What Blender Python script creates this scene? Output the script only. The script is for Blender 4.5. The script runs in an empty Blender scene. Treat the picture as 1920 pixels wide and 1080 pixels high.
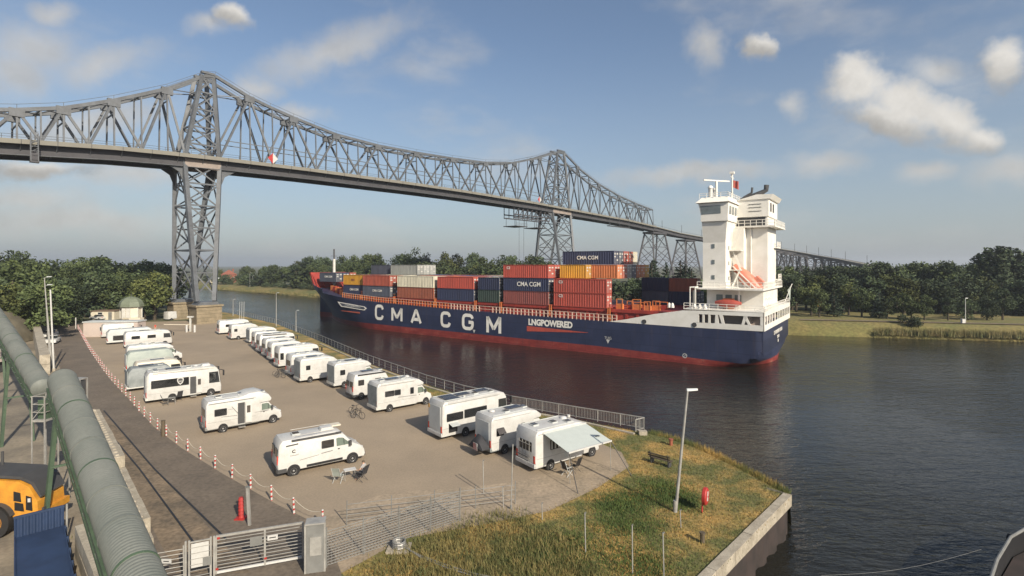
import bpy, bmesh, math, random
import numpy as np
from mathutils import Vector, Matrix, Euler
random.seed(7); rng = np.random.default_rng(11)
PI = math.pi
sc = bpy.context.scene
C = sc.collection
# ------------------------------------------------------------------ camera, sky, sun, exposure
F, YH, H = 980.0, 497.0, 15.0          # focal length (px of a 1920 frame), horizon row, eye height over the lot
WATER = -2.6
cam_d = bpy.data.cameras.new('camera'); cam = bpy.data.objects.new('camera', cam_d); C.objects.link(cam)
cam.location = (0, 0, H); cam.rotation_euler = (PI/2, 0, 0)
cam_d.sensor_width = 36; cam_d.lens = 36*F/1920; cam_d.shift_y = (YH-540)/1920
cam_d.clip_start = 0.5; cam_d.clip_end = 9000
sc.camera = cam
SUN_EL = math.radians(31.0); SUN_DIR = Vector((0.58, -0.81, 0)).normalized()   # towards the sun, on the ground
sun_d = bpy.data.lights.new('sun', 'SUN'); sun_d.energy = 4.4; sun_d.angle = math.radians(0.55); sun_d.color = (1.0, 0.90, 0.74)
sun = bpy.data.objects.new('sun', sun_d); C.objects.link(sun)
to_sun = Vector((SUN_DIR.x*math.cos(SUN_EL), SUN_DIR.y*math.cos(SUN_EL), math.sin(SUN_EL)))
sun.rotation_euler = to_sun.to_track_quat('Z', 'Y').to_euler(); sun.location = (60, -90, 120)
world = bpy.data.worlds.new('World'); sc.world = world; world.use_nodes = True
def build_world():
    nt = world.node_tree; N = nt.nodes; Lk = nt.links; N.clear()
    def node(t, **k):
        n = N.new(t)
        for a, b in k.items(): setattr(n, a, b)
        return n
    def math_(op, a, b=None, c=None, clamp=False):
        n = node('ShaderNodeMath', operation=op, use_clamp=clamp)
        for i, q in enumerate((a, b, c)):
            if q is None: continue
            if isinstance(q, (int, float)): n.inputs[i].default_value = q
            else: Lk.new(q, n.inputs[i])
        return n.outputs[0]
    out = node('ShaderNodeOutputWorld'); bg = node('ShaderNodeBackground'); bg.inputs[1].default_value = 0.088
    sky = node('ShaderNodeTexSky', sky_type='NISHITA'); sky.sun_disc = False
    sky.sun_elevation = SUN_EL; sky.sun_rotation = math.atan2(SUN_DIR.x, SUN_DIR.y)
    sky.air_density = 1.0; sky.dust_density = 1.6; sky.ozone_density = 2.0; sky.altitude = 0
    tc = node('ShaderNodeTexCoord'); sep = node('ShaderNodeSeparateXYZ'); Lk.new(tc.outputs['Generated'], sep.inputs[0])
    yy = math_('MAXIMUM', sep.outputs[1], 0.08)
    U = math_('DIVIDE', sep.outputs[0], yy); V = math_('DIVIDE', sep.outputs[2], yy)
    cmb = node('ShaderNodeCombineXYZ'); Lk.new(U, cmb.inputs[0]); Lk.new(V, cmb.inputs[1])
    # ragged edges: the cloud coordinates are pushed about by noise
    nz = node('ShaderNodeTexNoise'); nz.inputs['Scale'].default_value = 9; nz.inputs['Detail'].default_value = 6; nz.inputs['Roughness'].default_value = 0.6
    Lk.new(tc.outputs['Generated'], nz.inputs['Vector'])
    vm = node('ShaderNodeVectorMath', operation='MULTIPLY_ADD'); vm.inputs[1].default_value = (.13, .09, 0); Lk.new(nz.outputs['Color'], vm.inputs[0])
    sub = node('ShaderNodeVectorMath', operation='SUBTRACT'); Lk.new(cmb.outputs[0], sub.inputs[0]); sub.inputs[1].default_value = (.065, .045, 0)
    Lk.new(sub.outputs[0], vm.inputs[2])
    uv = vm.outputs[0]
    # cumulus of the evening sky: (direction x/y, z/y, half width, half height, tilt)
    def field(blobs, up=0.0):
        acc = None
        uv_ = uv
        if up:
            sh = node('ShaderNodeVectorMath', operation='ADD'); Lk.new(uv, sh.inputs[0]); sh.inputs[1].default_value = (-up*.55, -up, 0); uv_ = sh.outputs[0]
        for (px, py, a, b, rot) in blobs:
            m = node('ShaderNodeMapping', vector_type='TEXTURE')
            m.inputs['Location'].default_value = ((px-960)/F, (YH-py)/F, 0); m.inputs['Rotation'].default_value = (0, 0, math.radians(rot))
            m.inputs['Scale'].default_value = (a/F, b/F, 1); Lk.new(uv_, m.inputs[0])
            l = node('ShaderNodeVectorMath', operation='LENGTH'); Lk.new(m.outputs[0], l.inputs[0])
            acc = l.outputs['Value'] if acc is None else math_('SMOOTH_MIN', acc, l.outputs['Value'], 0.25)
        return acc
    DENSE = [(1612, 150, 74, 58, 0), (1690, 190, 96, 60, -25), (1775, 225, 92, 54, -30), (1835, 262, 58, 38, -15), (1660, 220, 110, 36, -15),
                   (1880, 120, 60, 55, 0), (1420, 95, 36, 32, 0), (425, 38, 52, 32, 0), (80, 322, 110, 26, 0)]
    dense = field(DENSE); below = field(DENSE, .032)
    thin = field([(190, 115, 120, 38, 12), (20, 130, 80, 60, 0), (1330, 85, 40, 48, 0), (1545, 300, 100, 28, 0), (1300, 322, 190, 24, 3), (620, 90, 190, 44, 20),
                  (1495, 190, 36, 28, 0), (1745, 318, 60, 24, 0), (470, 165, 60, 34, 0), (560, 215, 60, 22, 0), (60, 380, 150, 36, 0), (1750, 130, 70, 36, 0),
                  (95, 25, 60, 26, 0), (380, 50, 60, 26, 0), (160, 225, 200, 40, 10), (1900, 320, 90, 40, 0), (60, 90, 130, 60, 0), (250, 330, 150, 30, 0), (150, 420, 260, 40, 0)])
    n2 = node('ShaderNodeTexNoise'); n2.inputs['Scale'].default_value = 19; n2.inputs['Detail'].default_value = 10; n2.inputs['Roughness'].default_value = 0.66
    Lk.new(tc.outputs['Generated'], n2.inputs['Vector'])
    jag = math_('MULTIPLY_ADD', n2.outputs['Fac'], 1.1, -0.55)
    front = math_('GREATER_THAN', sep.outputs[1], 0.1)
    def cover(f, lo, hi, amp):
        mr = node('ShaderNodeMapRange', interpolation_type='SMOOTHSTEP'); Lk.new(math_('ADD', f, jag), mr.inputs[0])
        mr.inputs[1].default_value = hi; mr.inputs[2].default_value = lo; mr.inputs[3].default_value = 0; mr.inputs[4].default_value = amp
        return math_('MULTIPLY', mr.outputs[0], front)
    c1 = cover(dense, 0.36, 1.12, 0.96); c2 = cover(thin, 0.0, 1.35, 0.72)
    # the same loose cloud over the whole sky
    n3 = node('ShaderNodeTexNoise'); n3.inputs['Scale'].default_value = 3.2; n3.inputs['Detail'].default_value = 8; n3.inputs['Roughness'].default_value = 0.58
    mp = node('ShaderNodeMapping'); mp.inputs['Scale'].default_value = (1, 1, 2.4); Lk.new(tc.outputs['Generated'], mp.inputs[0]); Lk.new(mp.outputs[0], n3.inputs['Vector'])
    mr3 = node('ShaderNodeMapRange', interpolation_type='SMOOTHSTEP'); Lk.new(n3.outputs['Fac'], mr3.inputs[0])
    mr3.inputs[1].default_value = 0.50; mr3.inputs[2].default_value = 0.78; mr3.inputs[4].default_value = 0.5
    c3 = math_('MAXIMUM', math_('MAXIMUM', c1, c2), mr3.outputs[0])
    ramp = node('ShaderNodeMapRange'); Lk.new(n2.outputs['Fac'], ramp.inputs[0]); ramp.inputs[1].default_value = .3; ramp.inputs[2].default_value = .7
    ramp.inputs[3].default_value = 0.82; ramp.inputs[4].default_value = 1.08
    # cloud colour darkened for shade underneath, lightened on top as by low sun
    bs = node('ShaderNodeMapRange', interpolation_type='SMOOTHSTEP'); Lk.new(below, bs.inputs[0]); bs.inputs[1].default_value = .55; bs.inputs[2].default_value = 1.5; bs.inputs[3].default_value = 1.12; bs.inputs[4].default_value = .66
    cc = node('ShaderNodeVectorMath', operation='SCALE'); cc.inputs[0].default_value = (5.9, 5.65, 5.25); Lk.new(math_('MULTIPLY', ramp.outputs[0], math_('MAXIMUM', bs.outputs[0], math_('MULTIPLY', math_('SUBTRACT', 1.0, c1), .9))), cc.inputs['Scale'])
    # pale air low over the land
    hz = node('ShaderNodeMapRange', interpolation_type='SMOOTHSTEP'); Lk.new(sep.outputs[2], hz.inputs[0]); hz.inputs[1].default_value = 0.42; hz.inputs[2].default_value = -0.02
    hz.inputs[3].default_value = 0.05; hz.inputs[4].default_value = 0.56
    mixh = node('ShaderNodeMix', data_type='RGBA'); Lk.new(hz.outputs[0], mixh.inputs['Factor']); Lk.new(sky.outputs[0], mixh.inputs['A']); mixh.inputs['B'].default_value = (3.35, 3.75, 4.15, 1)
    mix = node('ShaderNodeMix', data_type='RGBA'); Lk.new(c3, mix.inputs['Factor']); Lk.new(mixh.outputs['Result'], mix.inputs['A']); Lk.new(cc.outputs[0], mix.inputs['B'])
    Lk.new(mix.outputs['Result'], bg.inputs[0]); Lk.new(bg.outputs[0], out.inputs[0])
build_world()
vs = sc.view_settings; sc.display_settings.display_device = 'sRGB'
vs.view_transform = 'Standard'; vs.look = 'None'; vs.gamma = 1; vs.use_curve_mapping = False; vs.exposure = 0.48
sc.cycles.max_bounces = 6; sc.cycles.diffuse_bounces = 2; sc.cycles.glossy_bounces = 3; sc.cycles.transparent_max_bounces = 6
sc.cycles.caustics_reflective = False; sc.cycles.caustics_refractive = False; sc.cycles.use_denoising = True

# ------------------------------------------------------------------ where things stand, read off the survey of the photograph
def G(x, y, z=0.0):
    D = F*(H-z)/(y-YH); return Vector(((x-960)/F*D, D, z))
def at(x, y, D): return Vector(((x-960)/F*D, D, H+(YH-y)*D/F))
# ------------------------------------------------------------------ materials
MATS = {}
def mat(name, col, rough=0.6, metal=0.0, var=0.12, scale=1.5, col2=None, bump=0.0, bscale=30, spec=0.5, fine=0.0, lo=.38, hi=.62, alpha=None, trans=0.0, rnd=0.0, vscale=None):
    m = bpy.data.materials.new(name); m.use_nodes = True; MATS[name] = m
    nt = m.node_tree; b = nt.nodes['Principled BSDF']; L = nt.links
    b.inputs['Roughness'].default_value = rough; b.inputs['Metallic'].default_value = metal; b.inputs['Specular IOR Level'].default_value = spec
    geo = nt.nodes.new('ShaderNodeNewGeometry'); pos = geo.outputs['Position']
    if vscale:
        mp = nt.nodes.new('ShaderNodeMapping'); mp.inputs['Scale'].default_value = vscale; L.new(pos, mp.inputs[0]); pos = mp.outputs[0]
    nz = nt.nodes.new('ShaderNodeTexNoise'); nz.inputs['Scale'].default_value = scale; nz.inputs['Detail'].default_value = 6; nz.inputs['Roughness'].default_value = 0.65
    L.new(pos, nz.inputs['Vector'])
    mr = nt.nodes.new('ShaderNodeMapRange'); L.new(nz.outputs['Fac'], mr.inputs[0]); mr.inputs[1].default_value = lo; mr.inputs[2].default_value = hi
    mx = nt.nodes.new('ShaderNodeMix'); mx.data_type = 'RGBA'; L.new(mr.outputs[0], mx.inputs['Factor'])
    c2 = col2 or tuple(c*(1-var*2) for c in col)
    mx.inputs['A'].default_value = (*col, 1); mx.inputs['B'].default_value = (*c2, 1)
    last = mx.outputs['Result']
    if fine:
        n2 = nt.nodes.new('ShaderNodeTexNoise'); n2.inputs['Scale'].default_value = bscale; n2.inputs['Detail'].default_value = 3; L.new(geo.outputs['Position'], n2.inputs['Vector'])
        m2 = nt.nodes.new('ShaderNodeMapRange'); L.new(n2.outputs['Fac'], m2.inputs[0]); m2.inputs[1].default_value = .3; m2.inputs[2].default_value = .7
        m2.inputs[3].default_value = 1-fine; m2.inputs[4].default_value = 1+fine
        sc_ = nt.nodes.new('ShaderNodeVectorMath'); sc_.operation = 'SCALE'; L.new(last, sc_.inputs[0]); L.new(m2.outputs[0], sc_.inputs['Scale']); last = sc_.outputs[0]
    if rnd:
        oi = nt.nodes.new('ShaderNodeObjectInfo'); m3 = nt.nodes.new('ShaderNodeMapRange'); L.new(oi.outputs['Random'], m3.inputs[0])
        m3.inputs[3].default_value = 1-rnd; m3.inputs[4].default_value = 1+rnd
        s3 = nt.nodes.new('ShaderNodeVectorMath'); s3.operation = 'SCALE'; L.new(last, s3.inputs[0]); L.new(m3.outputs[0], s3.inputs['Scale']); last = s3.outputs[0]
    L.new(last, b.inputs['Base Color'])
    if bump:
        n4 = nt.nodes.new('ShaderNodeTexNoise'); n4.inputs['Scale'].default_value = bscale; n4.inputs['Detail'].default_value = 4; L.new(geo.outputs['Position'], n4.inputs['Vector'])
        bp = nt.nodes.new('ShaderNodeBump'); bp.inputs['Strength'].default_value = bump; bp.inputs['Distance'].default_value = 0.05
        L.new(n4.outputs['Fac'], bp.inputs['Height']); L.new(bp.outputs[0], b.inputs['Normal'])
    if trans: b.inputs['Transmission Weight'].default_value = trans
    return m
mat('asphalt', (.335, .265, .188), .9, scale=.10, col2=(.235, .188, .136), fine=.10, bscale=7, bump=.2, lo=.30, hi=.74)
mat('road', (.165, .133, .101), .9, scale=.30, col2=(.105, .086, .067), fine=.2, bscale=4, bump=.3, lo=.32, hi=.7)
mat('sandy', (.22, .165, .11), .95, scale=.6, col2=(.12, .095, .068), fine=.3, bscale=4)
mat('pavers', (.35, .275, .195), .9, scale=.5, col2=(.26, .21, .15), fine=.2, bscale=5, bump=.2)
mat('yard', (.30, .25, .18), .9, scale=.12, col2=(.15, .128, .098), fine=.15, bscale=4)
mat('grass_dry', (.40, .255, .085), .95, scale=.28, col2=(.13, .125, .042), fine=.40, bscale=5, bump=.5, lo=.37, hi=.56)
mat('grass_far', (.20, .155, .055), .95, scale=.06, col2=(.115, .12, .038), fine=.3, bscale=1.5)
mat('land', (.07, .08, .03), .95, scale=.05, col2=(.11, .10, .05), fine=.25, bscale=1)
mat('blade', (.37, .235, .068), .8, scale=.28, col2=(.10, .115, .030), lo=.37, hi=.56, fine=.45, bscale=9)
mat('blade_weed', (.24, .19, .07), .8, scale=.8, col2=(.085, .095, .03), fine=.4, bscale=13)
mat('reed', (.24, .19, .08), .8, scale=.4, col2=(.11, .12, .04), fine=.3, bscale=3)
mat('concrete', (.40, .355, .28), .9, scale=1.2, col2=(.28, .245, .19), fine=.15, bscale=10, bump=.3)
mat('stone', (.26, .21, .14), .9, scale=.8, col2=(.19, .155, .10), fine=.15, bscale=5, bump=.3)
mat('rusty_sheet', (.045, .033, .030), .8, scale=.8, col2=(.028, .022, .02))
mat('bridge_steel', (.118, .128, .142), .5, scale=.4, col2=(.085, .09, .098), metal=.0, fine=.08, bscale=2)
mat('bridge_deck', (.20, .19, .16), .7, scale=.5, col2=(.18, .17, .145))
mat('bridge_dark_shade', (.062, .060, .066), .7, scale=.3, col2=(.045, .044, .05))  # darker steel; the shade under the deck is put into this colour
mat('bridge_tan', (.30, .25, .22), .7, scale=.5)
mat('white', (.54, .535, .515), .35, var=.02, scale=1.6, col2=(.45, .44, .415), lo=.42, hi=.72, rnd=.07, fine=.04, bscale=14)
mat('white_old', (.60, .59, .55), .45, scale=.9, col2=(.50, .49, .45))
mat('grey_white', (.52, .54, .53), .5, scale=.9, col2=(.45, .47, .46))
mat('tarp_green', (.36, .40, .36), .7, scale=.8, col2=(.28, .32, .30))
mat('tarp_grey', (.27, .29, .29), .7, scale=1.2, col2=(.19, .21, .21))
mat('cream', (.66, .60, .48), .5, scale=.6, col2=(.58, .53, .43))
mat('beige_wall', (.50, .42, .37), .8, scale=.6, col2=(.44, .37, .33))
mat('black', (.018, .018, .020), .5, var=.1)
mat('dark_grey', (.06, .06, .062), .6, var=.1)
mat('mid_grey', (.20, .20, .19), .55, var=.1)
mat('steel', (.36, .35, .33), .4, metal=.5, scale=2, col2=(.28, .27, .25))
mat('galv', (.40, .39, .36), .5, metal=.25, scale=2, col2=(.30, .29, .27))
mat('tyre', (.022, .021, .021), .8)
mat('rim', (.42, .42, .42), .35, metal=.5)
mat('solar', (.03, .035, .055), .15, var=.1)
mat('red_paint', (.42, .035, .03), .5)
mat('lamp_glass', (.55, .06, .04), .2)
mat('amber', (.75, .33, .08), .3)
mat('yellow_machine', (.62, .29, .035), .5, scale=2, col2=(.50, .22, .03))
mat('blue_sheet', (.024, .046, .105), .6, scale=.8, col2=(.017, .033, .075))
mat('green_paint', (.075, .115, .07), .6, scale=.8, col2=(.05, .08, .05))
mat('green_pipe', (.170, .178, .160), .6, scale=.6, col2=(.125, .138, .124), lo=.35, hi=.75, vscale=(1,1,.4), fine=.06, bscale=7)
mat('roof_green', (.17, .195, .14), .6, scale=.8)
mat('brick_red', (.26, .09, .06), .8)
mat('roof_tile', (.20, .14, .10), .8)
mat('wood', (.11, .085, .055), .8)
mat('skin', (.55, .33, .24), .6, var=.04)
mat('cloth_grey', (.42, .41, .41), .8)
mat('cloth_dark', (.04, .04, .045), .8)
mat('cloth_red', (.55, .07, .04), .8)
mat('hair', (.10, .075, .05), .8)
mat('awning', (.46, .50, .475), .7, var=.03)
mat('navy', (.028, .036, .075), .45, scale=.25, col2=(.022, .028, .060))
mat('ship_white', (.82, .79, .73), .45, scale=.5, col2=(.74, .71, .64), rnd=.03)
mat('ship_red', (.36, .045, .030), .55, scale=.6, col2=(.25, .032, .024))
mat('ship_orange', (.62, .20, .055), .55, scale=.8, col2=(.5, .14, .05))
mat('rail_pink', (.72, .52, .42), .5)
mat('lifeboat', (.72, .24, .16), .45)
mat('bark', (.07, .055, .038), .9)
mat('pile', (.14, .122, .085), .95, scale=.6, col2=(.10, .088, .062), bump=.5, bscale=6)
def foliage(name, col, col2):
    m = mat(name, col, .7, scale=.35, col2=col2, fine=.40, bscale=1.6, rnd=.42, spec=.2)
foliage('leaf_mid', (.086, .108, .040), (.044, .062, .027))
foliage('leaf_dark', (.066, .088, .041), (.033, .048, .026))
foliage('leaf_yellow', (.105, .115, .038), (.052, .066, .022))
foliage('leaf_conifer', (.044, .062, .038), (.020, .031, .021))
for n, c in dict(c_red=(.44, .075, .05), c_red2=(.38, .085, .05), c_maroon=(.22, .06, .05), c_brown=(.30, .09, .05), c_navy=(.030, .038, .085), c_slate=(.075, .085, .115),
                 c_yellow=(.60, .30, .03), c_cream=(.78, .72, .55), c_green=(.035, .055, .045), c_orange=(.62, .20, .07), c_grey=(.34, .35, .33), c_blue=(.07, .10, .22)).items():
    mat(n, c, .6, scale=1.0, col2=tuple(x*.62+.01 for x in c), rnd=.16, vscale=(1.2,1.2,.22), fine=.05, bscale=4, lo=.35, hi=.75)
def glass(name, col, rough=.06):
    m = mat(name, col, rough, spec=.8, var=.1); return m
glass('glass', (.030, .033, .036)); glass('glass_brown', (.085, .075, .068)); glass('glass_green', (.15, .19, .16)); glass('ship_glass', (.16, .19, .20), .15)
def water_mat():
    m = bpy.data.materials.new('water'); m.use_nodes = True; MATS['water'] = m
    nt = m.node_tree; b = nt.nodes['Principled BSDF']; L = nt.links
    b.inputs['Base Color'].default_value = (.014, .014, .011, 1); b.inputs['Roughness'].default_value = .08; b.inputs['IOR'].default_value = 1.33
    geo = nt.nodes.new('ShaderNodeNewGeometry'); h = None
    for sx, sy, rot, amp in ((.22, .60, 20, .55), (.9, 2.2, 8, .30), (2.4, 5.5, -12, .12)):
        mp = nt.nodes.new('ShaderNodeMapping'); mp.inputs['Scale'].default_value = (sx, sy, 1); mp.inputs['Rotation'].default_value = (0, 0, math.radians(rot)); L.new(geo.outputs['Position'], mp.inputs[0])
        nz = nt.nodes.new('ShaderNodeTexNoise'); nz.inputs['Scale'].default_value = 1; nz.inputs['Detail'].default_value = 3; nz.inputs['Distortion'].default_value = .6; L.new(mp.outputs[0], nz.inputs['Vector'])
        mm = nt.nodes.new('ShaderNodeMath'); mm.operation = 'MULTIPLY_ADD'; L.new(nz.outputs['Fac'], mm.inputs[0]); mm.inputs[1].default_value = amp
        if h is None: mm.inputs[2].default_value = 0
        else: L.new(h, mm.inputs[2])
        h = mm.outputs[0]
    bp = nt.nodes.new('ShaderNodeBump'); bp.inputs['Strength'].default_value = .75; bp.inputs['Distance'].default_value = .40
    # cat's paws: wind roughens the canal in patches
    pn = nt.nodes.new('ShaderNodeTexNoise'); pn.inputs['Scale'].default_value = .028; pn.inputs['Detail'].default_value = 4; L.new(geo.outputs['Position'], pn.inputs['Vector'])
    pr_ = nt.nodes.new('ShaderNodeMapRange'); L.new(pn.outputs['Fac'], pr_.inputs[0]); pr_.inputs[1].default_value = .38; pr_.inputs[2].default_value = .62; pr_.inputs[3].default_value = .40; pr_.inputs[4].default_value = 1.0; L.new(pr_.outputs[0], bp.inputs['Strength'])
    L.new(h, bp.inputs['Height']); L.new(bp.outputs[0], b.inputs['Normal'])
water_mat()
# ------------------------------------------------------------------ mesh helpers
class MB:
    def __init__(s): s.v = []; s.f = []
    def add(s, vs, fs):
        o = len(s.v); s.v += [tuple(p) for p in vs]; s.f += [tuple(i+o for i in f) for f in fs]; return s
    def box(s, x0, x1, y0, y1, z0, z1):
        return s.add([(x0,y0,z0),(x1,y0,z0),(x1,y1,z0),(x0,y1,z0),(x0,y0,z1),(x1,y0,z1),(x1,y1,z1),(x0,y1,z1)],
                     [(0,3,2,1),(4,5,6,7),(0,1,5,4),(1,2,6,5),(2,3,7,6),(3,0,4,7)])
    def loft(s, rings, cap=True, closed=True):
        n = len(rings[0]); vs = [p for r in rings for p in r]; fs = []
        for k in range(len(rings)-1):
            for i in range(n if closed else n-1):
                j = (i+1) % n; fs.append((k*n+i, k*n+j, (k+1)*n+j, (k+1)*n+i))
        if cap: fs += [tuple(range(n-1, -1, -1)), tuple((len(rings)-1)*n+i for i in range(n))]
        return s.add(vs, fs)
    def prism(s, prof, y0, y1):            # profile in x,z pushed along y
        return s.loft([[(x, y0, z) for x, z in prof], [(x, y1, z) for x, z in prof]])
    def plan(s, poly, z0, z1):             # outline in x,y pushed up
        return s.loft([[(p[0], p[1], z0) for p in poly], [(p[0], p[1], z1) for p in poly]])
    def tube(s, pts, r, n=8, cap=True):
        pts = [Vector(p) for p in pts]; rs = r if isinstance(r, (list, tuple)) else [r]*len(pts); rings = []
        for i, p in enumerate(pts):
            d = (pts[min(i+1, len(pts)-1)]-pts[max(i-1, 0)]).normalized()
            a = d.orthogonal().normalized() if abs(d.z) > .99 else d.cross(Vector((0,0,1))).normalized(); b = d.cross(a)
            rings.append([p+(a*math.cos(2*PI*k/n)+b*math.sin(2*PI*k/n))*rs[i] for k in range(n)])
        return s.loft(rings, cap)
    def disc_y(s, x, z, y0, y1, r, n=20):
        return s.loft([[(x+r*math.cos(2*PI*k/n), y, z+r*math.sin(2*PI*k/n)) for k in range(n)] for y in (y0, y1)])
    def dome(s, c, rx, ry, rz, n=14, m=6, z0=0.0):
        rings = []
        for i in range(m+1):
            t = z0+(PI/2-z0)*i/m; k = max(math.cos(t), .001)
            rings.append([(c[0]+rx*k*math.cos(2*PI*j/n), c[1]+ry*k*math.sin(2*PI*j/n), c[2]+rz*math.sin(t)) for j in range(n)])
        return s.loft(rings)
    def mesh(s, name, m, smooth=False, fix=True):
        me = bpy.data.meshes.new(name); me.from_pydata(s.v, [], s.f)
        if fix and len(s.v) < 60000:
            bm = bmesh.new(); bm.from_mesh(me); bmesh.ops.recalc_face_normals(bm, faces=bm.faces); bm.to_mesh(me); bm.free()
        for q in (m if isinstance(m, (list, tuple)) else [m]): me.materials.append(MATS[q] if isinstance(q, str) else q)
        if smooth:
            me.polygons.foreach_set('use_smooth', [True]*len(me.polygons)); me.set_sharp_from_angle(angle=math.radians(38))
        return me
    def build(s, name, m, parent=None, loc=None, rot=None, smooth=False, fix=True):
        return put(name, s.mesh(name, m, smooth, fix), parent, loc, rot)
def put(name, me, parent=None, loc=None, rot=None, scale=None):
    o = bpy.data.objects.new(name, me); C.objects.link(o); o.parent = parent
    if loc is not None: o.location = loc
    if rot is not None: o.rotation_euler = rot
    if scale is not None: o.scale = scale
    return o
def tag(o, label, cat, group=None):
    o['label'] = label; o['category'] = cat
    if group: o['group'] = group
    return o
def thing(name, label, cat, loc=(0,0,0), rz=0.0, group=None):
    o = bpy.data.objects.new(name, None); C.objects.link(o); o.empty_display_size = .3
    o.location = loc; o.rotation_euler = (0, 0, rz); return tag(o, label, cat, group)
def kind(o, k): o['kind'] = k; return o
def copy_tree(o, parent=None):
    c = o.copy(); C.objects.link(c); c.parent = parent
    for ch in list(o.children): copy_tree(ch, c)
    return c
UNIT = {}
def beam(name, p0, p1, w, h, m, parent=None):
    """one straight bar between two points (shared unit box)"""
    if m not in UNIT: UNIT[m] = MB().box(-.5,.5,-.5,.5,-.5,.5).mesh('bar', m)
    p0, p1 = Vector(p0), Vector(p1); d = p1-p0; L = d.length; x = d/L
    y = Vector((0,0,1)).cross(x)
    y = Vector((0,1,0)) if y.length < 1e-4 else y.normalized()
    z = x.cross(y)
    M = Matrix((x, y, z)).transposed().to_4x4(); M.translation = (p0+p1)/2
    o = bpy.data.objects.new(name, UNIT[m]); C.objects.link(o); o.parent = parent
    o.matrix_local = M @ Matrix.Diagonal((L, w, h, 1)); return o
ROD = {}
def rod(name, p0, p1, r, m, parent=None):
    if m not in ROD: ROD[m] = MB().tube([(0,0,0),(1,0,0)], 1.0, 8).mesh('rod', m, True)
    p0, p1 = Vector(p0), Vector(p1); d = p1-p0; L = d.length; x = d/L; y = x.orthogonal().normalized(); z = x.cross(y)
    M = Matrix((x, y, z)).transposed().to_4x4(); M.translation = p0
    o = bpy.data.objects.new(name, ROD[m]); C.objects.link(o); o.parent = parent
    o.matrix_local = M @ Matrix.Diagonal((L, r, r, 1)); return o
def text(name, s, size, m, parent, loc, rot, offset=0.0, sx=1.0, align='CENTER', ext=.006):
    cu = bpy.data.curves.new(name, 'FONT'); cu.body = s; cu.size = size; cu.offset = offset; cu.extrude = ext; cu.align_x = align; cu.align_y = 'BOTTOM_BASELINE' if False else 'CENTER'
    cu.resolution_u = 4; tmp = bpy.data.objects.new('tmp', cu); me = bpy.data.meshes.new_from_object(tmp); me.name = name; bpy.data.objects.remove(tmp); bpy.data.curves.remove(cu)
    me.materials.clear(); me.materials.append(MATS[m]); o = bpy.data.objects.new(name, me); C.objects.link(o)
    o.parent = parent; o.location = loc; o.rotation_euler = rot; o.scale = (sx, 1, 1); return o
def sheet(name, poly, z, m, parent=None):
    me = bpy.data.meshes.new(name); me.from_pydata([(p[0], p[1], z) for p in poly], [], [tuple(range(len(poly)))])
    bm = bmesh.new(); bm.from_mesh(me); bmesh.ops.triangulate(bm, faces=bm.faces); bmesh.ops.recalc_face_normals(bm, faces=bm.faces)
    if sum(f.normal.z for f in bm.faces) < 0: bmesh.ops.reverse_faces(bm, faces=bm.faces)
    bm.to_mesh(me); bm.free(); me.materials.append(MATS[m]); return put(name, me, parent)
def ordinal(i): return ['first','second','third','fourth','fifth','sixth','seventh','eighth','ninth','tenth','eleventh','twelfth','thirteenth','fourteenth','fifteenth'][i]
def inside(p, poly):
    x, y = p[0], p[1]; r = False; j = len(poly)-1
    for i in range(len(poly)):
        xi, yi = poly[i][0], poly[i][1]; xj, yj = poly[j][0], poly[j][1]
        if (yi > y) != (yj > y) and x < (xj-xi)*(y-yi)/(yj-yi)+xi: r = not r
        j = i
    return r
# ------------------------------------------------------------------ SETTING: water, banks, lot, road
kind(sheet('water', [(-4500,-600),(4500,-600),(4500,6000),(-4500,6000)], WATER, 'water'), 'structure')
shore = [G(x, y) for x, y in ((1478,930),(1420,897),(1350,862),(1300,838),(1250,822),(1212,812),(1080,788),(960,764),(860,740),(800,722),(690,681),(600,640),(520,608),(440,589),(405,583),(340,570),(290,560),(200,549),(90,540))]
land = [Vector((-15,0,0)), G(1330,1080)]+shore+[Vector((-900,520,0)), Vector((-4500,900,0)), Vector((-4500,-600,0)), Vector((-15,-600,0))]
kind(sheet('ground', land, 0.0, 'land'), 'structure')
def wall_strip(name, pts, z0, z1, th, m):
    b = MB(); ring = []
    for i, p in enumerate(pts):
        d = (pts[min(i+1, len(pts)-1)]-pts[max(i-1, 0)]); n = Vector((d.y, -d.x, 0)).normalized()
        ring.append([(p.x, p.y, z0), (p.x, p.y, z1), (p.x+n.x*th, p.y+n.y*th, z1), (p.x+n.x*th, p.y+n.y*th, z0)])
    b.loft(ring); return b.build(name, m)
# bank below the railing: dark sheet piling
kind(wall_strip('canal_wall', [p.copy() for p in shore[4:]], WATER-1, -.05, .12, 'rusty_sheet'), 'structure')
# grassy bank sliding into the water between the quay corner and the railing
b = MB(); rr = []
for p in shore[:6]:
    out = Vector((.55,.83,0)); rr.append([p, p+out*.9+Vector((0,0,-.7)), p+out*2.2+Vector((0,0,WATER-.4))])
b.loft(rr, cap=False, closed=False); kind(b.build('bank_slope', 'grass_dry'), 'structure')
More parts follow.
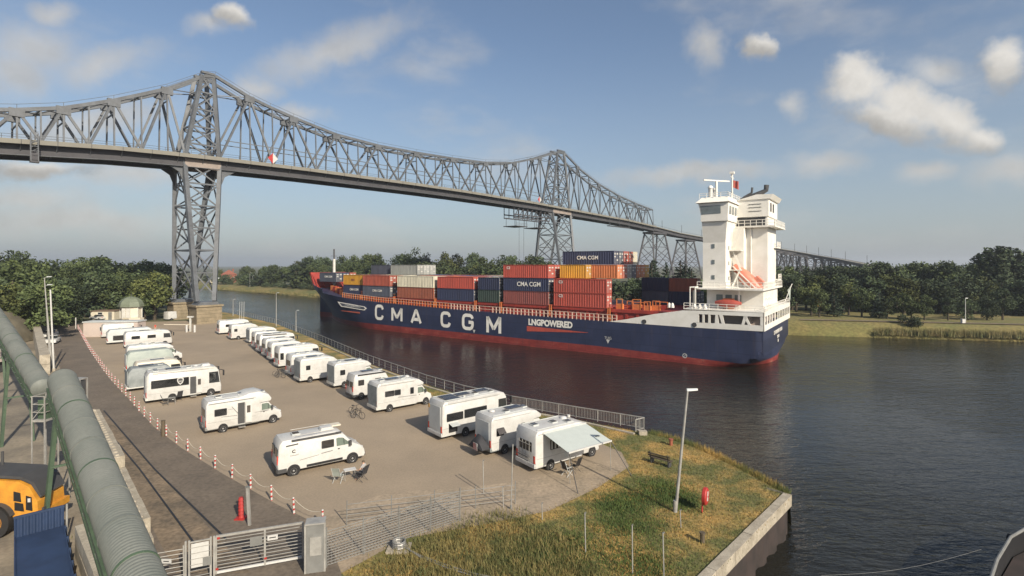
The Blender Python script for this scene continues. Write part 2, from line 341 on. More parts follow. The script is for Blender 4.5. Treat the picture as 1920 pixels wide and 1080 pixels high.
# quay: concrete coping blocks on dark sheet piles
q0, q1 = G(1478,930), Vector((-14,1,0)); qd = (q1-q0).normalized(); qn = Vector((-qd.y, qd.x, 0))
if qn.dot(Vector((1,-1,0))) < 0: qn = -qn
quay = bpy.data.objects.new('quay_wall', None); C.objects.link(quay); kind(quay, 'structure')
tag(quay, 'pale concrete quay edge on dark piles at the grass corner', 'quay wall'); quay['kind'] = 'structure'
t = -.1
for i in range(18):
    ln = 2.35; a, c = q0+qd*t, q0+qd*(t+ln-.03); zt = random.uniform(-.015,.015)
    MB().plan([a-qn*.32, c-qn*.32, c+qn*.18, a+qn*.18], -.62, .10+zt).build('coping_block', 'concrete', quay); t += ln
b = MB(); n = 90; ring = []
for i in range(n):
    p = q0+qd*(i*.45-.3); off = .04 if (i//2) % 2 else -.14
    ring.append([(p+qn*off).to_tuple()[:2]+(-.55,), (p+qn*off).to_tuple()[:2]+(WATER-1,)])
b.loft(ring, cap=False, closed=False); b.build('sheet_pile', 'rusty_sheet', quay)
e0 = q0+qd*-.1
MB().plan([e0-qn*.32, e0-qn*.1+Vector((-.9,.9,0)), e0+qn*.18+Vector((-.4,.4,0)), e0+qn*.18], -.62, .12).build('coping_block', 'concrete', quay)
# paved surfaces, each a sheet a few millimetres over the last
grass_poly = [G(1330,1080)+Vector((-9,-9,0)), G(1330,1080)]+shore[:15]+[G(400,598),G(450,604),G(520,624),G(600,658),G(700,708),G(870,760),G(960,782),G(1060,805),G(1165,848),G(1180,875),G(1120,915),G(1030,958),G(900,985),G(760,1010),G(640,1075)]
kind(sheet('grass_verge', grass_poly, .006, 'grass_dry'), 'structure')
lot_poly = [G(640,1075),G(760,1010),G(900,985),G(1030,958),G(1120,915),G(1180,875),G(1165,848),G(1060,805),G(960,782),G(870,760),G(700,708),G(600,658),G(520,624),G(450,604),G(400,600),G(300,603),G(140,606),
            G(150,625),G(165,650),G(182,678),G(208,713),G(243,749),G(288,800),G(340,840),G(417,888),G(517,945),G(605,988)]
kind(sheet('parking_lot', lot_poly, .012, 'asphalt'), 'structure')
pav_poly = [G(640,1070),G(760,1005),G(900,980),G(1030,955),G(1115,913),G(1172,876),G(1150,862),G(1080,880),G(960,905),G(860,915),G(720,925),G(620,965),G(600,985)]
kind(sheet('pavement', pav_poly, .017, 'pavers'), 'structure')
road_poly = [G(605,988),G(517,945),G(417,888),G(340,840),G(288,800),G(243,749),G(208,713),G(182,678),G(165,650),G(150,625),G(140,606),G(95,606),G(96,640),G(112,690),G(140,730),G(175,775),G(225,870),G(270,960),G(285,1080),Vector((-14,16,0)),Vector((-5,16,0)),G(640,1075)]
kind(sheet('road', road_poly, .009, 'road'), 'structure')
kind(sheet('sandy_strip', [G(180,790),G(230,880),G(275,970),G(330,1075),G(470,1075),G(350,945),G(260,850),G(200,780)], .015, 'sandy'), 'structure')
kind(sheet('yard', [G(270,1000),G(225,870),G(175,775),G(140,730),G(96,640),G(90,612),Vector((-260,130,0)),Vector((-260,-20,0)),Vector((-14,-20,0)),G(285,1080)], .008, 'yard'), 'structure')
# rails let into the road
tr = thing('rail_track', 'pair of dark steel rails sunk into the sandy roadway beside the barrier', 'rail track')
for a, m_, e in (((170,770),(262,880),(365,1020)), ((195,770),(290,880),(425,1012))):
    P = [G(*a, .02), G(*m_, .02), G(*e, .02)]
    for i in range(2):
        beam('rail', P[i], P[i+1], .10, .05, 'black', tr)
# far bank
fs = [G(x, y, WATER) for x, y in ((2700,668),(2300,653),(1920,641),(1780,637),(1600,632),(1490,629),(1200,609),(900,585),(640,562),(580,558),(520,552),(460,548),(400,543),(330,539),(250,535))]
fs.append(fs[-1]+Vector((-500,330,0)))
inl = Vector((.60,.80,0)); b = MB(); rows = []
for p in fs:
    q = lambda d, z: (p.x+inl.x*d, p.y+inl.y*d, z)
    rows.append([q(0,WATER-.6), q(.6,WATER+.25), q(2.5,-.6), q(5,.35), q(9,.7), q(40,.7)])
b.loft(rows, cap=False, closed=False); kind(b.build('far_bank', 'grass_far', smooth=True), 'structure')
kind(sheet('far_ground', [p+inl*39 for p in fs]+[Vector((-4500,2500,0)),Vector((-4500,6000,0)),Vector((4500,6000,0)),Vector((4500,100,0))], .69, 'land'), 'structure')
b = MB(); rows = [[p+inl*7.0, p+inl*9.5] for p in (fs[1],fs[2],fs[3],fs[4],fs[5])]
b.loft([[(q.x,q.y,.73) for q in r] for r in rows], cap=False, closed=False); kind(b.build('towpath', 'sandy'), 'structure')

# ------------------------------------------------------------------ BRIDGE
BA = Vector(((378-960)/F*141, 141, 0)); BB = Vector(((1042-960)/F*268, 268, 0)); be = (BB-BA).normalized(); bn = Vector((-be.y, be.x, 0))
br = thing('railway_bridge', 'grey steel truss high bridge with two lattice towers crossing the canal', 'bridge', BA, math.atan2(be.y, be.x))
def interp(tab, x):
    return float(np.interp(x, [a for a, _ in tab], [c for _, c in tab]))
UC = [(-75,41.5),(-48,46.2),(-39,47.9),(-28.4,50.9),(-18.9,55.0),(-8.3,60.4),(1.2,66.6),(3.9,67.2),(12.2,63.8),(19.1,62.0),(26.6,60.4),(40.3,58.1),(55.9,57.3),(72.7,57.6),(92.5,58.4),(114.2,59.8),(132.5,62.5),(153.2,68.3),(169.4,73.9),(175.3,74.2),(189.9,67.7),(209.8,61.8),(233.4,57.5),(257,54.7),(281,52.6)]
UD = [(-120,36.5),(-39,38.6),(-19.5,40.3),(-7.7,40.9),(6.4,41.4),(30,42.0),(72,42.5),(98,42.6),(146,42.2),(179,41.4),(239,40.2),(281,38.4)]
zu = lambda s: interp(UD, s); zt = lambda s: interp(UC, s); zd = lambda s: zu(s)+3.1
WN, WF = 0.0, 7.0
def wpl(w, z, s): k = .045*(z-zd(s)); return w+k if w < 3 else w-k
def node(s, w, top): z = zt(s) if top else zd(s)+.1; return Vector((s, wpl(w, z, s), z))
tops = [-60,-46.5,-36.4,-28.6,-19.2,-7.9,12.9,26.1,40.7,57.1,74.5,93.4,113.2,133.3,153.2,187.7,209.8,233.4,254.8,272]
bots = [-68,-53,-41.5,-32.5,-24.0,-13.6,-4.0,4.6,19.5,33.4,48.9,65.8,84.0,103.3,123.3,143.2,163,179,198.7,221.6,244.1,264,281]
st = 'bridge_steel'
chord_s = [-75,-60,-46.5,-36.4,-28.6,-19.2,-7.9,1.2,3.9,12.9,19,26.1,33,40.7,57.1,74.5,93.4,113.2,123,133.3,143,153.2,169.4,175.3,182,189.9,199,209.8,221,233.4,254.8,281]
for w in (WN, WF):
    for a, c in zip(chord_s, chord_s[1:]):
        A_, B_ = node(a, w, 1), node(c, w, 1)
        beam('upper_chord', A_, B_, .66, .80, st, br)
        rod('maintenance_cable', A_+Vector((0,0,1.25)), B_+Vector((0,0,1.25)), .05, st, br)
        rod('cable_post', A_, A_+Vector((0,0,1.3)), .05, st, br)
    for tps in tops:
        lo = [x for x in bots if x < tps][-1]; hi = [x for x in bots if x > tps][0]
        beam('diagonal', node(tps, w, 1), node(lo, w, 0), .52, .52, st, br)
        beam('diagonal', node(tps, w, 1), node(hi, w, 0), .52, .52, st, br)
        beam('vertical_post', node(tps, w, 1), node(tps, w, 0), .34, .34, st, br)
        g = node(tps, w, 1); MB().plan([(g.x-1.3,g.y-.42),(g.x+1.3,g.y-.42),(g.x+1.3,g.y+.42),(g.x-1.3,g.y+.42)], g.z-1.5, g.z+.3).build('gusset_plate', st, br)
    for q in bots:
        if q in (-4.0, 4.6, 163, 179): continue
        beam('vertical_post', node(q, w, 1), node(q, w, 0), .30, .30, st, br)
        p = node(q, w, 0)
    rail = [x for x in range(-75, 282, 6)]
    ww = -1.7 if w == WN else 8.7
    for a, c in zip(range(-75, 279, 12), range(-63, 291, 12)):
        c = min(c, 281)
        for hgt in (.55, 1.1):
            rod('walkway_rail', (a, ww, zd(a)+hgt), (c, ww, zd(c)+hgt), .045, st, br)
    for a in rail: rod('rail_post', (a, ww, zd(a)), (a, ww, zd(a)+1.1), .05, st, br)
    for a, c in zip(range(6, 160, 14), range(20, 174, 14)):
        beam('longitudinal_strut', (a, wpl(w, zd(a)+5, a), zd(a)+5.2), (c, wpl(w, zd(c)+5, c), zd(c)+5.2), .16, .22, st, br)
allx = sorted(tops+[q for q in bots if q not in (-4.0,4.6,163,179)])
for q in allx:
    beam('cross_strut', node(q, WN, 1), node(q, WF, 1), .3, .4, st, br)
    if q in tops:
        a_ = node(q, WN, 1); c_ = node(q, WF, 1); dz = Vector((0,0,-3.2)); beam('cross_strut', a_+dz, c_+dz, .22, .3, st, br)
for a, c in zip(allx, allx[1:]):
    beam('lateral_brace', node(a, WN, 1), node(c, WF, 1), .22, .22, st, br); beam('lateral_brace', node(a, WF, 1), node(c, WN, 1), .22, .22, st, br)
# deck: walkway slab, edge girder and main girders darkened for the overhang's shade
def deck_run(name, w0, w1, dz0, dz1, m, ss):
    b = MB(); b.loft([[(s, w0, zu(s)+dz0), (s, w1, zu(s)+dz0), (s, w1, zu(s)+dz1), (s, w0, zu(s)+dz1)] for s in ss]); return b.build(name, m, br)
ss_ = [-120,-75,-39,-19.5,-7.7,6.4,30,72,98,146,179,239,281]
deck_run('deck_slab', -2.0, 9.0, 2.75, 3.1, 'bridge_deck', ss_)
deck_run('edge_beam', -2.25, -2.02, 2.15, 3.15, 'bridge_deck', ss_); deck_run('edge_beam', 9.02, 9.25, 2.15, 3.15, 'bridge_deck', ss_)
deck_run('main_girder', -.6, .1, 0, 2.73, 'bridge_dark_shade', ss_); deck_run('main_girder', 6.9, 7.6, 0, 2.73, 'bridge_dark_shade', ss_)
deck_run('bottom_flange', -.9, .4, -.12, -.02, 'bridge_steel', ss_); deck_run('bottom_flange', 6.6, 7.9, -.12, -.02, 'bridge_steel', ss_)
for a in range(-72, 280, 6):
    beam('cross_girder', (a, .1, zu(a)+1.2), (a, 6.9, zu(a)+1.2), .3, 1.6, 'bridge_dark_shade', br)
    beam('bracket', (a, -.6, zu(a)+.9), (a, -2.0, zu(a)+2.6), .14, .2, st, br)
    beam('edge_joint', (a, -2.27, zu(a)+2.15), (a, -2.27, zu(a)+3.15), .06, .10, 'bridge_dark_shade', br)
def tower(sb, sd, stp, hb, hd, ht, wb, base_z, mats=st):
    tw = bpy.data.objects.new('tower', None); C.objects.link(tw); tw.parent = br
    zdk, ztp = zu(sd), zt(stp)
    legs = {}
    for j, w in enumerate((WN, WF)):
        for k, sg in enumerate((-1, 1)):
            wt = wpl(w, ztp, stp)
            P = [Vector((sb+sg*hb, wb[j], base_z)), Vector((sd+sg*hd, w, zdk+1.5)), Vector((stp+sg*ht, wt, ztp))]
            legs[j, k] = P
            beam('leg', P[0], P[1], 1.0, 1.1, mats, tw); beam('leg', P[1], P[2], .85, .95, mats, tw)
    def lerp(P, t):   # t 0..1 below deck, 1..2 above
        return P[0].lerp(P[1], t) if t <= 1 else P[1].lerp(P[2], t-1)
    lv = [.04,.20,.36,.52,.68,.84,1.0,1.2,1.4,1.6,1.8,1.98]
    for j in (0, 1):
        for a, c in zip(lv, lv[1:]):
            A0, A1, B0, B1 = lerp(legs[j,0],a), lerp(legs[j,1],a), lerp(legs[j,0],c), lerp(legs[j,1],c)
            beam('brace', A0, B1, .34, .34, mats, tw); beam('brace', A1, B0, .34, .34, mats, tw); beam('strut', B0, B1, .36, .40, mats, tw)
    for k in (0, 1):
        for a, c in zip(lv[::2], lv[2::2]):
            A0, A1, B0, B1 = lerp(legs[0,k],a), lerp(legs[1,k],a), lerp(legs[0,k],c), lerp(legs[1,k],c)
            beam('brace', A0, B1, .30, .30, mats, tw); beam('brace', A1, B0, .30, .30, mats, tw); beam('strut', B0, B1, .34, .38, mats, tw)
    for j, w in enumerate((WN, WF)):     # saddle on the tower head, knee brackets under the girder
        wt = wpl(w, ztp, stp); MB().box(stp-ht-.2, stp+ht+.2, wt-.5, wt+.5, ztp+.42, ztp+1.0).build('saddle', mats, tw)
        for sg in (-1, 1):
            x = sd+sg*hd; MB().prism([(x, zdk-5), (x, zdk), (x+sg*4, zdk), (x+sg*1.2, zdk-1.8)], w-.25, w+.25).build('knee_bracket', 'bridge_dark_shade' if j else mats, tw)
        MB().box(sd-hd, sd+hd, w-.75, w-.62, zdk-.2, zdk+2.0).build('tower_beam', 'bridge_tan', tw)
    return tw
tower(-1.3, .2, 1.9, 2.1, 4.4, 1.5, (-6.4, 10.2), 5.6)
tower(169.5, 170.5, 172, 6.0, 8.2, 3.0, (-6, 13), 4.0)
for wv in (-6.4, 10.2):      # stone piers, in courses, with a cap
    pr = bpy.data.objects.new('stone_pier', None); C.objects.link(pr); pr.parent = br
    for k in range(5):
        g = .03*(k % 2); MB().box(-4.3+g, 1.7-g, wv-2.6+g, wv+2.6-g, k*.92-.3, k*.92+.58).build('course', 'stone', pr)
    MB().box(-4.6, 2.0, wv-2.9, wv+2.9, 4.3, 4.75).build('cap', 'stone', pr)
    MB().prism([(-4.0, 4.75), (-3.2, 5.5), (.6, 5.5), (1.4, 4.75)], wv-2.2, wv+2.2).build('bearing', 'bridge_steel', pr)
for wv in (-6, 13):
    pr = bpy.data.objects.new('stone_pier', None); C.objects.link(pr); pr.parent = br
    for k in range(4): MB().box(162, 177, wv-3+.03*(k % 2), wv+3, k, k+.97).build('course', 'stone', pr)
# navigation diamonds, inspection gantry, hanging platforms
for sx in (18.2, 148.5):
    z0 = zd(sx)+.3
    dm = bpy.data.objects.new('navigation_board', None); C.objects.link(dm); dm.parent = br
    MB().add([(sx-1.5,-2.5,z0+1.2),(sx,-2.5,z0-.4),(sx,-2.5,z0+2.8)], [(0,1,2)]).build('red_half', 'red_paint', dm); MB().add([(sx+1.5,-2.5,z0+1.2),(sx,-2.5,z0+2.8),(sx,-2.5,z0-.4)], [(0,1,2)]).build('white_half', 'white', dm)
gx = -34.0; gz = zu(gx)
gt = bpy.data.objects.new('inspection_gantry', None); C.objects.link(gt); gt.parent = br
for dx in (-.6, .6):
    for dy in (-3.4, -2.5): beam('post', (gx+dx, dy, gz-1.6), (gx+dx, dy, gz+4.6), .12, .12, st, gt)
for k in range(7): beam('rung', (gx-.6, -3.4, gz-1.4+k), (gx+.6, -3.4, gz-1.4+k), .10, .10, st, gt); beam('brace', (gx-.6, -3.4, gz-1.4+k*.9), (gx+.6, -3.4, gz-.5+k*.9), .08, .08, st, gt)
MB().box(gx-.75, gx+.75, -3.5, -2.4, gz-1.9, gz-1.6).build('cage_floor', 'bridge_dark_shade', gt); MB().box(gx-.7, gx+.7, -3.45, -3.35, gz-1.6, gz+.1).build('cage_panel', 'bridge_dark_shade', gt)
pl = bpy.data.objects.new('hanging_platform', None); C.objects.link(pl); pl.parent = br
for (x0, x1, dz) in ((132, 160, 3.6), (132, 160, 5.2)):
    for wv in (0, 6): beam('girder', (x0, wv, zu(140)-dz), (x1, wv, zu(140)-dz), .5, .5, 'bridge_dark_shade', pl)
for k in range(9):
    x = 132+k*3.5
    for wv in (0, 6): beam('hanger', (x, wv, zu(140)-5.2), (x, wv, zu(140)), .25, .25, 'bridge_dark_shade', pl)
    if k < 8: beam('brace', (x, 0, zu(140)-5.2), (x+3.5, 0, zu(140)-.4), .25, .25, 'bridge_dark_shade', pl)
for cx in (135.5, 151):
    for dx in (-4, 4):
        for wv in (-1, 5): beam('hanger', (cx+dx*.8, wv, zu(140)-5), (cx+dx*.8, wv, zu(140)-9.0), .14, .14, 'bridge_dark_shade', pl)
    MB().box(cx-4.2, cx+4.2, -2, 6, zu(140)-9.3, zu(140)-9.0).build('cage_floor', 'bridge_dark_shade', pl)
    for dz in (-8.4, -7.8): beam('cage_rail', (cx-4.2, -2, zu(140)+dz), (cx+4.2, -2, zu(140)+dz), .12, .12, st, pl)
for x in (140.5, 137): rod('hanging_cable', (x, 1, zu(140)-6), (x, 1, 4), .06, 'bridge_dark_shade', br)
MB().box(216, 242, -2.6, -.9, zu(228)-2.6, zu(228)-2.2).build('service_platform', 'bridge_dark_shade', br)
for x in (217, 229, 241): beam('hanger', (x, -2.4, zu(228)-2.4), (x, -2.4, zu(228)+2.6), .2, .2, st, br)
# approach viaduct: straight, then swinging away to the right and down
Minv = br.matrix_basis.inverted()
def loc(v): return Minv @ v
vp = [Vector((281, 3.5, zu(281))), Vector((325, 3.5, 36.0)), loc(at(1315,453,428)), loc(at(1385,462,452)), loc(at(1457,473,462)), loc(at(1490,478,462)), loc(at(1520,483,458)), loc(at(1550,488,450)), loc(at(1585,494,438)), loc(at(1640,505,415))]
fine = []
for i in range(len(vp)-1):
    for k in range(4): fine.append(vp[i].lerp(vp[i+1], k/4))
fine.append(vp[-1])
def vrun(name, w0, w1, z0, z1, m):
    rg = []
    for i, p in enumerate(fine):
        d = fine[min(i+1, len(fine)-1)]-fine[max(i-1, 0)]; n = Vector((-d.y, d.x, 0)).normalized()
        rg.append([p+n*w0+Vector((0,0,z0)), p+n*w1+Vector((0,0,z0)), p+n*w1+Vector((0,0,z1)), p+n*w0+Vector((0,0,z1))])
    return MB().loft(rg).build(name, m, br)
vrun('viaduct_deck', -4.8, 4.8, 2.6, 3.1, 'bridge_deck'); vrun('viaduct_girder', -3.6, -3.0, .4, 2.58, 'bridge_dark_shade'); vrun('viaduct_girder', 3.0, 3.6, .4, 2.58, 'bridge_dark_shade')
vrun('viaduct_rail', -4.7, -4.55, 4.0, 4.15, st)
def trestle(c, d, half, spread, nA=2):
    tr_ = bpy.data.objects.new('trestle', None); C.objects.link(tr_); tr_.parent = br
    d = d.normalized(); n = Vector((-d.y, d.x, 0)); zz_ = c.z+.4
    MB().plan([c-d*(half+1)-n*4, c+d*(half+1)-n*4, c+d*(half+1)+n*4, c-d*(half+1)+n*4], zz_-1.2, zz_).build('cap_girder', 'bridge_dark_shade', tr_)
    for sw in (-1, 1):
        tp = []
        for sd_ in (-1, 1):
            T = c+d*half*sd_+n*3*sw; T.z = zz_-1.2; Bt = c+d*(half+spread)*sd_+n*8*sw; Bt.z = .5; tp.append((T, Bt)); beam('leg', T, Bt, .85, .85, 'bridge_dark_shade', tr_)
        for k in range(4):
            a, e = k/4, (k+1)/4
            p = lambda i, t: tp[i][0].lerp(tp[i][1], t)
            beam('brace', p(0,a), p(1,e), .3, .3, 'bridge_dark_shade', tr_); beam('brace', p(1,a), p(0,e), .3, .3, 'bridge_dark_shade', tr_); beam('strut', p(0,e), p(1,e), .35, .35, 'bridge_dark_shade', tr_)
    for sd_ in (-1, 1):
        f = lambda sw, t: (c+d*(half+spread*t)*sd_+n*(3+5*t)*sw).xy.to_3d()+Vector((0,0,(zz_-1.2)*(1-t)+.5*t))
        for k in range(3): beam('brace', f(-1,k/3), f(1,(k+1)/3), .28, .28, 'bridge_dark_shade', tr_); beam('brace', f(1,k/3), f(-1,(k+1)/3), .28, .28, 'bridge_dark_shade', tr_)
for c, h_, s_ in ((Vector((291,3.5,zu(281)-1)), 10, 7), (Vector((347,3.5,34.3)), 9, 7)):
    trestle(c, Vector((1,0,0)), h_, s_)
for i in range(len(fine)):
    if i < 9: continue
    if i % 2: continue
    d = fine[min(i+1, len(fine)-1)]-fine[i-1]; trestle(fine[i]-Vector((0,0,.3)), Vector((d.x,d.y,0)), 2.2, 3.2)
for i in range(2, len(fine), 3): rod('catenary_mast', fine[i]+Vector((0,0,3.1)), fine[i]+Vector((0,0,10)), .14, 'bridge_dark_shade', br)
# ------------------------------------------------------------------ SHIP  (local x forward to the bow, local -y across to starboard, z from the lot level)
S0 = Vector((41.34, 86.2, 0)); su = Vector((-.81336, .58177, 0)); sv = Vector((.58177, .81336, 0))
SHIP_RZ = math.atan2(su.y, su.x)
ship = thing('container_ship', 'dark blue container ship with white deckhouse and large white letters on its side', 'ship', S0, SHIP_RZ)
def ss(x, v=0.0):
    t_ = (x-960)/F; a = S0.x+v*sv.x; c = S0.y+v*sv.y; s = (a-t_*c)/(t_*su.y-su.x); return s, c+s*su.y
def sz(y, D): return H+(YH-y)*D/F
BEAM = 28.0
def deck_z(s): return float(np.interp(s, [0, 20, 60, 95, 110, 120, 132, 144], [4.0, 3.85, 4.15, 4.9, 5.6, 6.4, 7.7, 8.6]))
def hull_material():
    m = mat('hull_paint', (.033, .042, .090), .42, scale=.25, col2=(.026, .033, .070)); nt = m.node_tree; L = nt.links; bs_ = nt.nodes['Principled BSDF']
    base = bs_.inputs['Base Color'].links[0].from_socket
    tc = nt.nodes.new('ShaderNodeTexCoord'); sp = nt.nodes.new('ShaderNodeSeparateXYZ'); L.new(tc.outputs['Object'], sp.inputs[0])
    # red boot-top under a line that dips a little to the stern
    ln = nt.nodes.new('ShaderNodeMapRange'); L.new(sp.outputs[0], ln.inputs[0]); ln.inputs[1].default_value = 0; ln.inputs[2].default_value = 30; ln.inputs[3].default_value = -1.75; ln.inputs[4].default_value = -1.05
    ls = nt.nodes.new('ShaderNodeMath'); ls.operation = 'LESS_THAN'; L.new(sp.outputs[2], ls.inputs[0]); L.new(ln.outputs[0], ls.inputs[1])
    mp = nt.nodes.new('ShaderNodeMapping'); mp.inputs['Scale'].default_value = (.35, .35, .9); L.new(tc.outputs['Object'], mp.inputs[0])
    nz = nt.nodes.new('ShaderNodeTexNoise'); nz.inputs['Scale'].default_value = 1; nz.inputs['Detail'].default_value = 8; nz.inputs['Roughness'].default_value = .7; L.new(mp.outputs[0], nz.inputs['Vector'])
    rp = nt.nodes.new('ShaderNodeValToRGB'); L.new(nz.outputs['Fac'], rp.inputs[0]); e = rp.color_ramp.elements
    e[0].position = .42; e[0].color = (.21, .032, .028, 1); e[1].position = .60; e[1].color = (.29, .055, .045, 1); x = e.new(.70); x.color = (.36, .20, .13, 1)
    mx = nt.nodes.new('ShaderNodeMix'); mx.data_type = 'RGBA'; L.new(ls.outputs[0], mx.inputs['Factor']); L.new(base, mx.inputs['A']); L.new(rp.outputs[0], mx.inputs['B'])
    # rust runs and scuffs on the topsides
    mp2 = nt.nodes.new('ShaderNodeMapping'); mp2.inputs['Scale'].default_value = (1.2, 1.2, .12); L.new(tc.outputs['Object'], mp2.inputs[0])
    n2 = nt.nodes.new('ShaderNodeTexNoise'); n2.inputs['Scale'].default_value = 1; n2.inputs['Detail'].default_value = 5; L.new(mp2.outputs[0], n2.inputs['Vector'])
    r2 = nt.nodes.new('ShaderNodeMapRange'); L.new(n2.outputs['Fac'], r2.inputs[0]); r2.inputs[1].default_value = .55; r2.inputs[2].default_value = .85; r2.inputs[4].default_value = .35
    m2 = nt.nodes.new('ShaderNodeMix'); m2.data_type = 'RGBA'; L.new(r2.outputs[0], m2.inputs['Factor']); L.new(mx.outputs['Result'], m2.inputs['A']); m2.inputs['B'].default_value = (.10, .075, .075, 1)
    # welded plate seams and slightly different plates
    mp3 = nt.nodes.new('ShaderNodeMapping'); mp3.inputs['Rotation'].default_value = (PI/2, 0, 0); L.new(tc.outputs['Object'], mp3.inputs[0])
    bk = nt.nodes.new('ShaderNodeTexBrick'); bk.inputs['Scale'].default_value = .13; bk.inputs['Color1'].default_value = (1,1,1,1); bk.inputs['Color2'].default_value = (.80,.82,.86,1); bk.inputs['Mortar'].default_value = (.55,.56,.6,1); bk.inputs['Mortar Size'].default_value = .006; bk.inputs['Row Height'].default_value = .3; L.new(mp3.outputs[0], bk.inputs['Vector'])
    m4 = nt.nodes.new('ShaderNodeMix'); m4.data_type = 'RGBA'; m4.blend_type = 'MULTIPLY'; m4.inputs['Factor'].default_value = .8; L.new(m2.outputs['Result'], m4.inputs['A']); L.new(bk.outputs['Color'], m4.inputs['B'])
    L.new(m4.outputs['Result'], bs_.inputs['Base Color'])
hull_material()

stations = [0, .3, .7, 1.3, 2, 3.2, 5, 7.5, 10, 16, 25, 40, 55, 70, 85, 95, 101, 106, 110, 114, 118, 122, 126, 130, 133, 135.5, 137.5, 139.5, 141, 142.2]
ZL = [-6.0, -4.0, -2.6, -1.6, -.6, .6, 2.2]
def half(s, z):       # half breadth at a height
    fwd_end = float(np.interp(z, [-6, -2.6, 0, 4, 8.6], [139, 135.5, 135.8, 138.8, 142.4])); sh = float(np.interp(z, [-6, -2.6, 4, 8], [88, 96, 106, 112]))
    if s >= fwd_end: k = 0.0
    elif s <= sh: k = 1.0
    else: k = 1-((s-sh)/(fwd_end-sh))**float(np.interp(z, [-6, -2.6, 4, 8], [1.7, 1.8, 2.3, 2.8]))
    aft = float(np.interp(z, [-6, -3.2, -2.0, -.9, 0.4], [14, 8, 3, .5, 0]))
    if s < aft: k *= max(0.0, (s/aft))**.5*.95 if aft > 0 else 1
    return max(k, .004)*BEAM/2*(1-(.02 if s < .5 else 0))
rings = []
for s in stations:
    zs = ZL+[deck_z(s)-.6, deck_z(s)]
    if s > 112: zs = [z+(deck_z(s)-5)*max(0, (z+.6)/6)*.4 if z > -.6 and i < 7 else z for i, z in enumerate(zs)]
    port = [(s, -BEAM/2+half(s, z), z) for z in reversed(zs)]; star = [(s, -BEAM/2-half(s, z), z) for z in zs]
    rings.append(port+star)
MB().loft(rings).build('hull', 'hull_paint', ship, smooth=True)
# deck plate, hatch coamings, forecastle
dk = MB(); dr = []
for s in stations[1:-1]:
    h_ = half(s, deck_z(s)); dr.append([(s, -BEAM/2+h_-.05, deck_z(s)-.02), (s, -BEAM/2-h_+.05, deck_z(s)-.02)])
dk.loft(dr, cap=False, closed=False); dk.build('main_deck', 'ship_red', ship)
for a, c in ((15.5, 27.6), (28.4, 41.0), (42.0, 54.2), (55.2, 61.7), (62.7, 74.8), (75.6, 89.3), (91.2, 103.4), (104.0, 113.2)):
    ins = 1.6 if c < 104 else 3.0
    MB().box(a, c, -BEAM+ins, -ins, deck_z(a)-.1, 5.7).build('hatch_coaming', 'ship_red', ship)
    MB().box(a-.1, c+.1, -BEAM+ins-.3, -ins+.3, 5.72, 6.32).build('hatch_cover', 'ship_red', ship)
    n_ = int((c-a)/2.2)
    for k in range(n_+1): beam('coaming_stay', (a+k*2.2+.2, -ins+.1, deck_z(a)), (a+k*2.2+.2, -ins+.1, 5.65), .12, .5, 'ship_red', ship)
# forecastle: stepped bulwark, breakwater and foremast
rb = []
for s in stations[19:]:
    h_ = half(s, deck_z(s)); rb.append((s, h_))
for sg in (1, -1):
    b = MB(); b.loft([[(s, -BEAM/2+sg*h_, deck_z(s)-.05), (s, -BEAM/2+sg*(h_+.25), deck_z(s)+1.15), (s, -BEAM/2+sg*max(h_+.05, .01), deck_z(s)+1.15), (s, -BEAM/2+sg*max(h_-.2, 0), deck_z(s)-.05)] for s, h_ in rb[2:]]); b.build('bulwark', 'ship_red' if sg < 0 else 'hull_paint', ship)
bw = MB().prism([(132.6, 7.6), (133.4, 7.6), (135.6, 12.6), (135.0, 12.6)], -19, -5.6); bw.build('breakwater', 'ship_red', ship)
for k in range(6): beam('breakwater_stay', (132.9, -6-k*2.4, 7.8), (130.6, -6-k*2.4, 7.8), .2, .2, 'ship_red', ship); beam('breakwater_stay', (135.0, -6-k*2.4, 12.2), (131.0, -6-k*2.4, 7.8), .2, .2, 'ship_red', ship)
fm = Vector((132.3, -12.5, 7.5)); rod('foremast', fm, fm+Vector((0,0,9.5)), .45, 'white_old', ship); rod('foremast_top', fm+Vector((0,0,9)), fm+Vector((0,0,12.8)), .25, 'dark_grey', ship)
for dz in (7.5, 10.5): beam('mast_yard', fm+Vector((0,-1.2,dz)), fm+Vector((0,1.2,dz)), .12, .12, 'dark_grey', ship)
for k in range(5):
    s = 115+k*2.4; MB().box(s, s+1.3, -4.4-k*.9, -3.0-k*.9, deck_z(s), deck_z(s)+1.7).build('winch', 'ship_red' if k % 2 else 'ship_orange', ship)
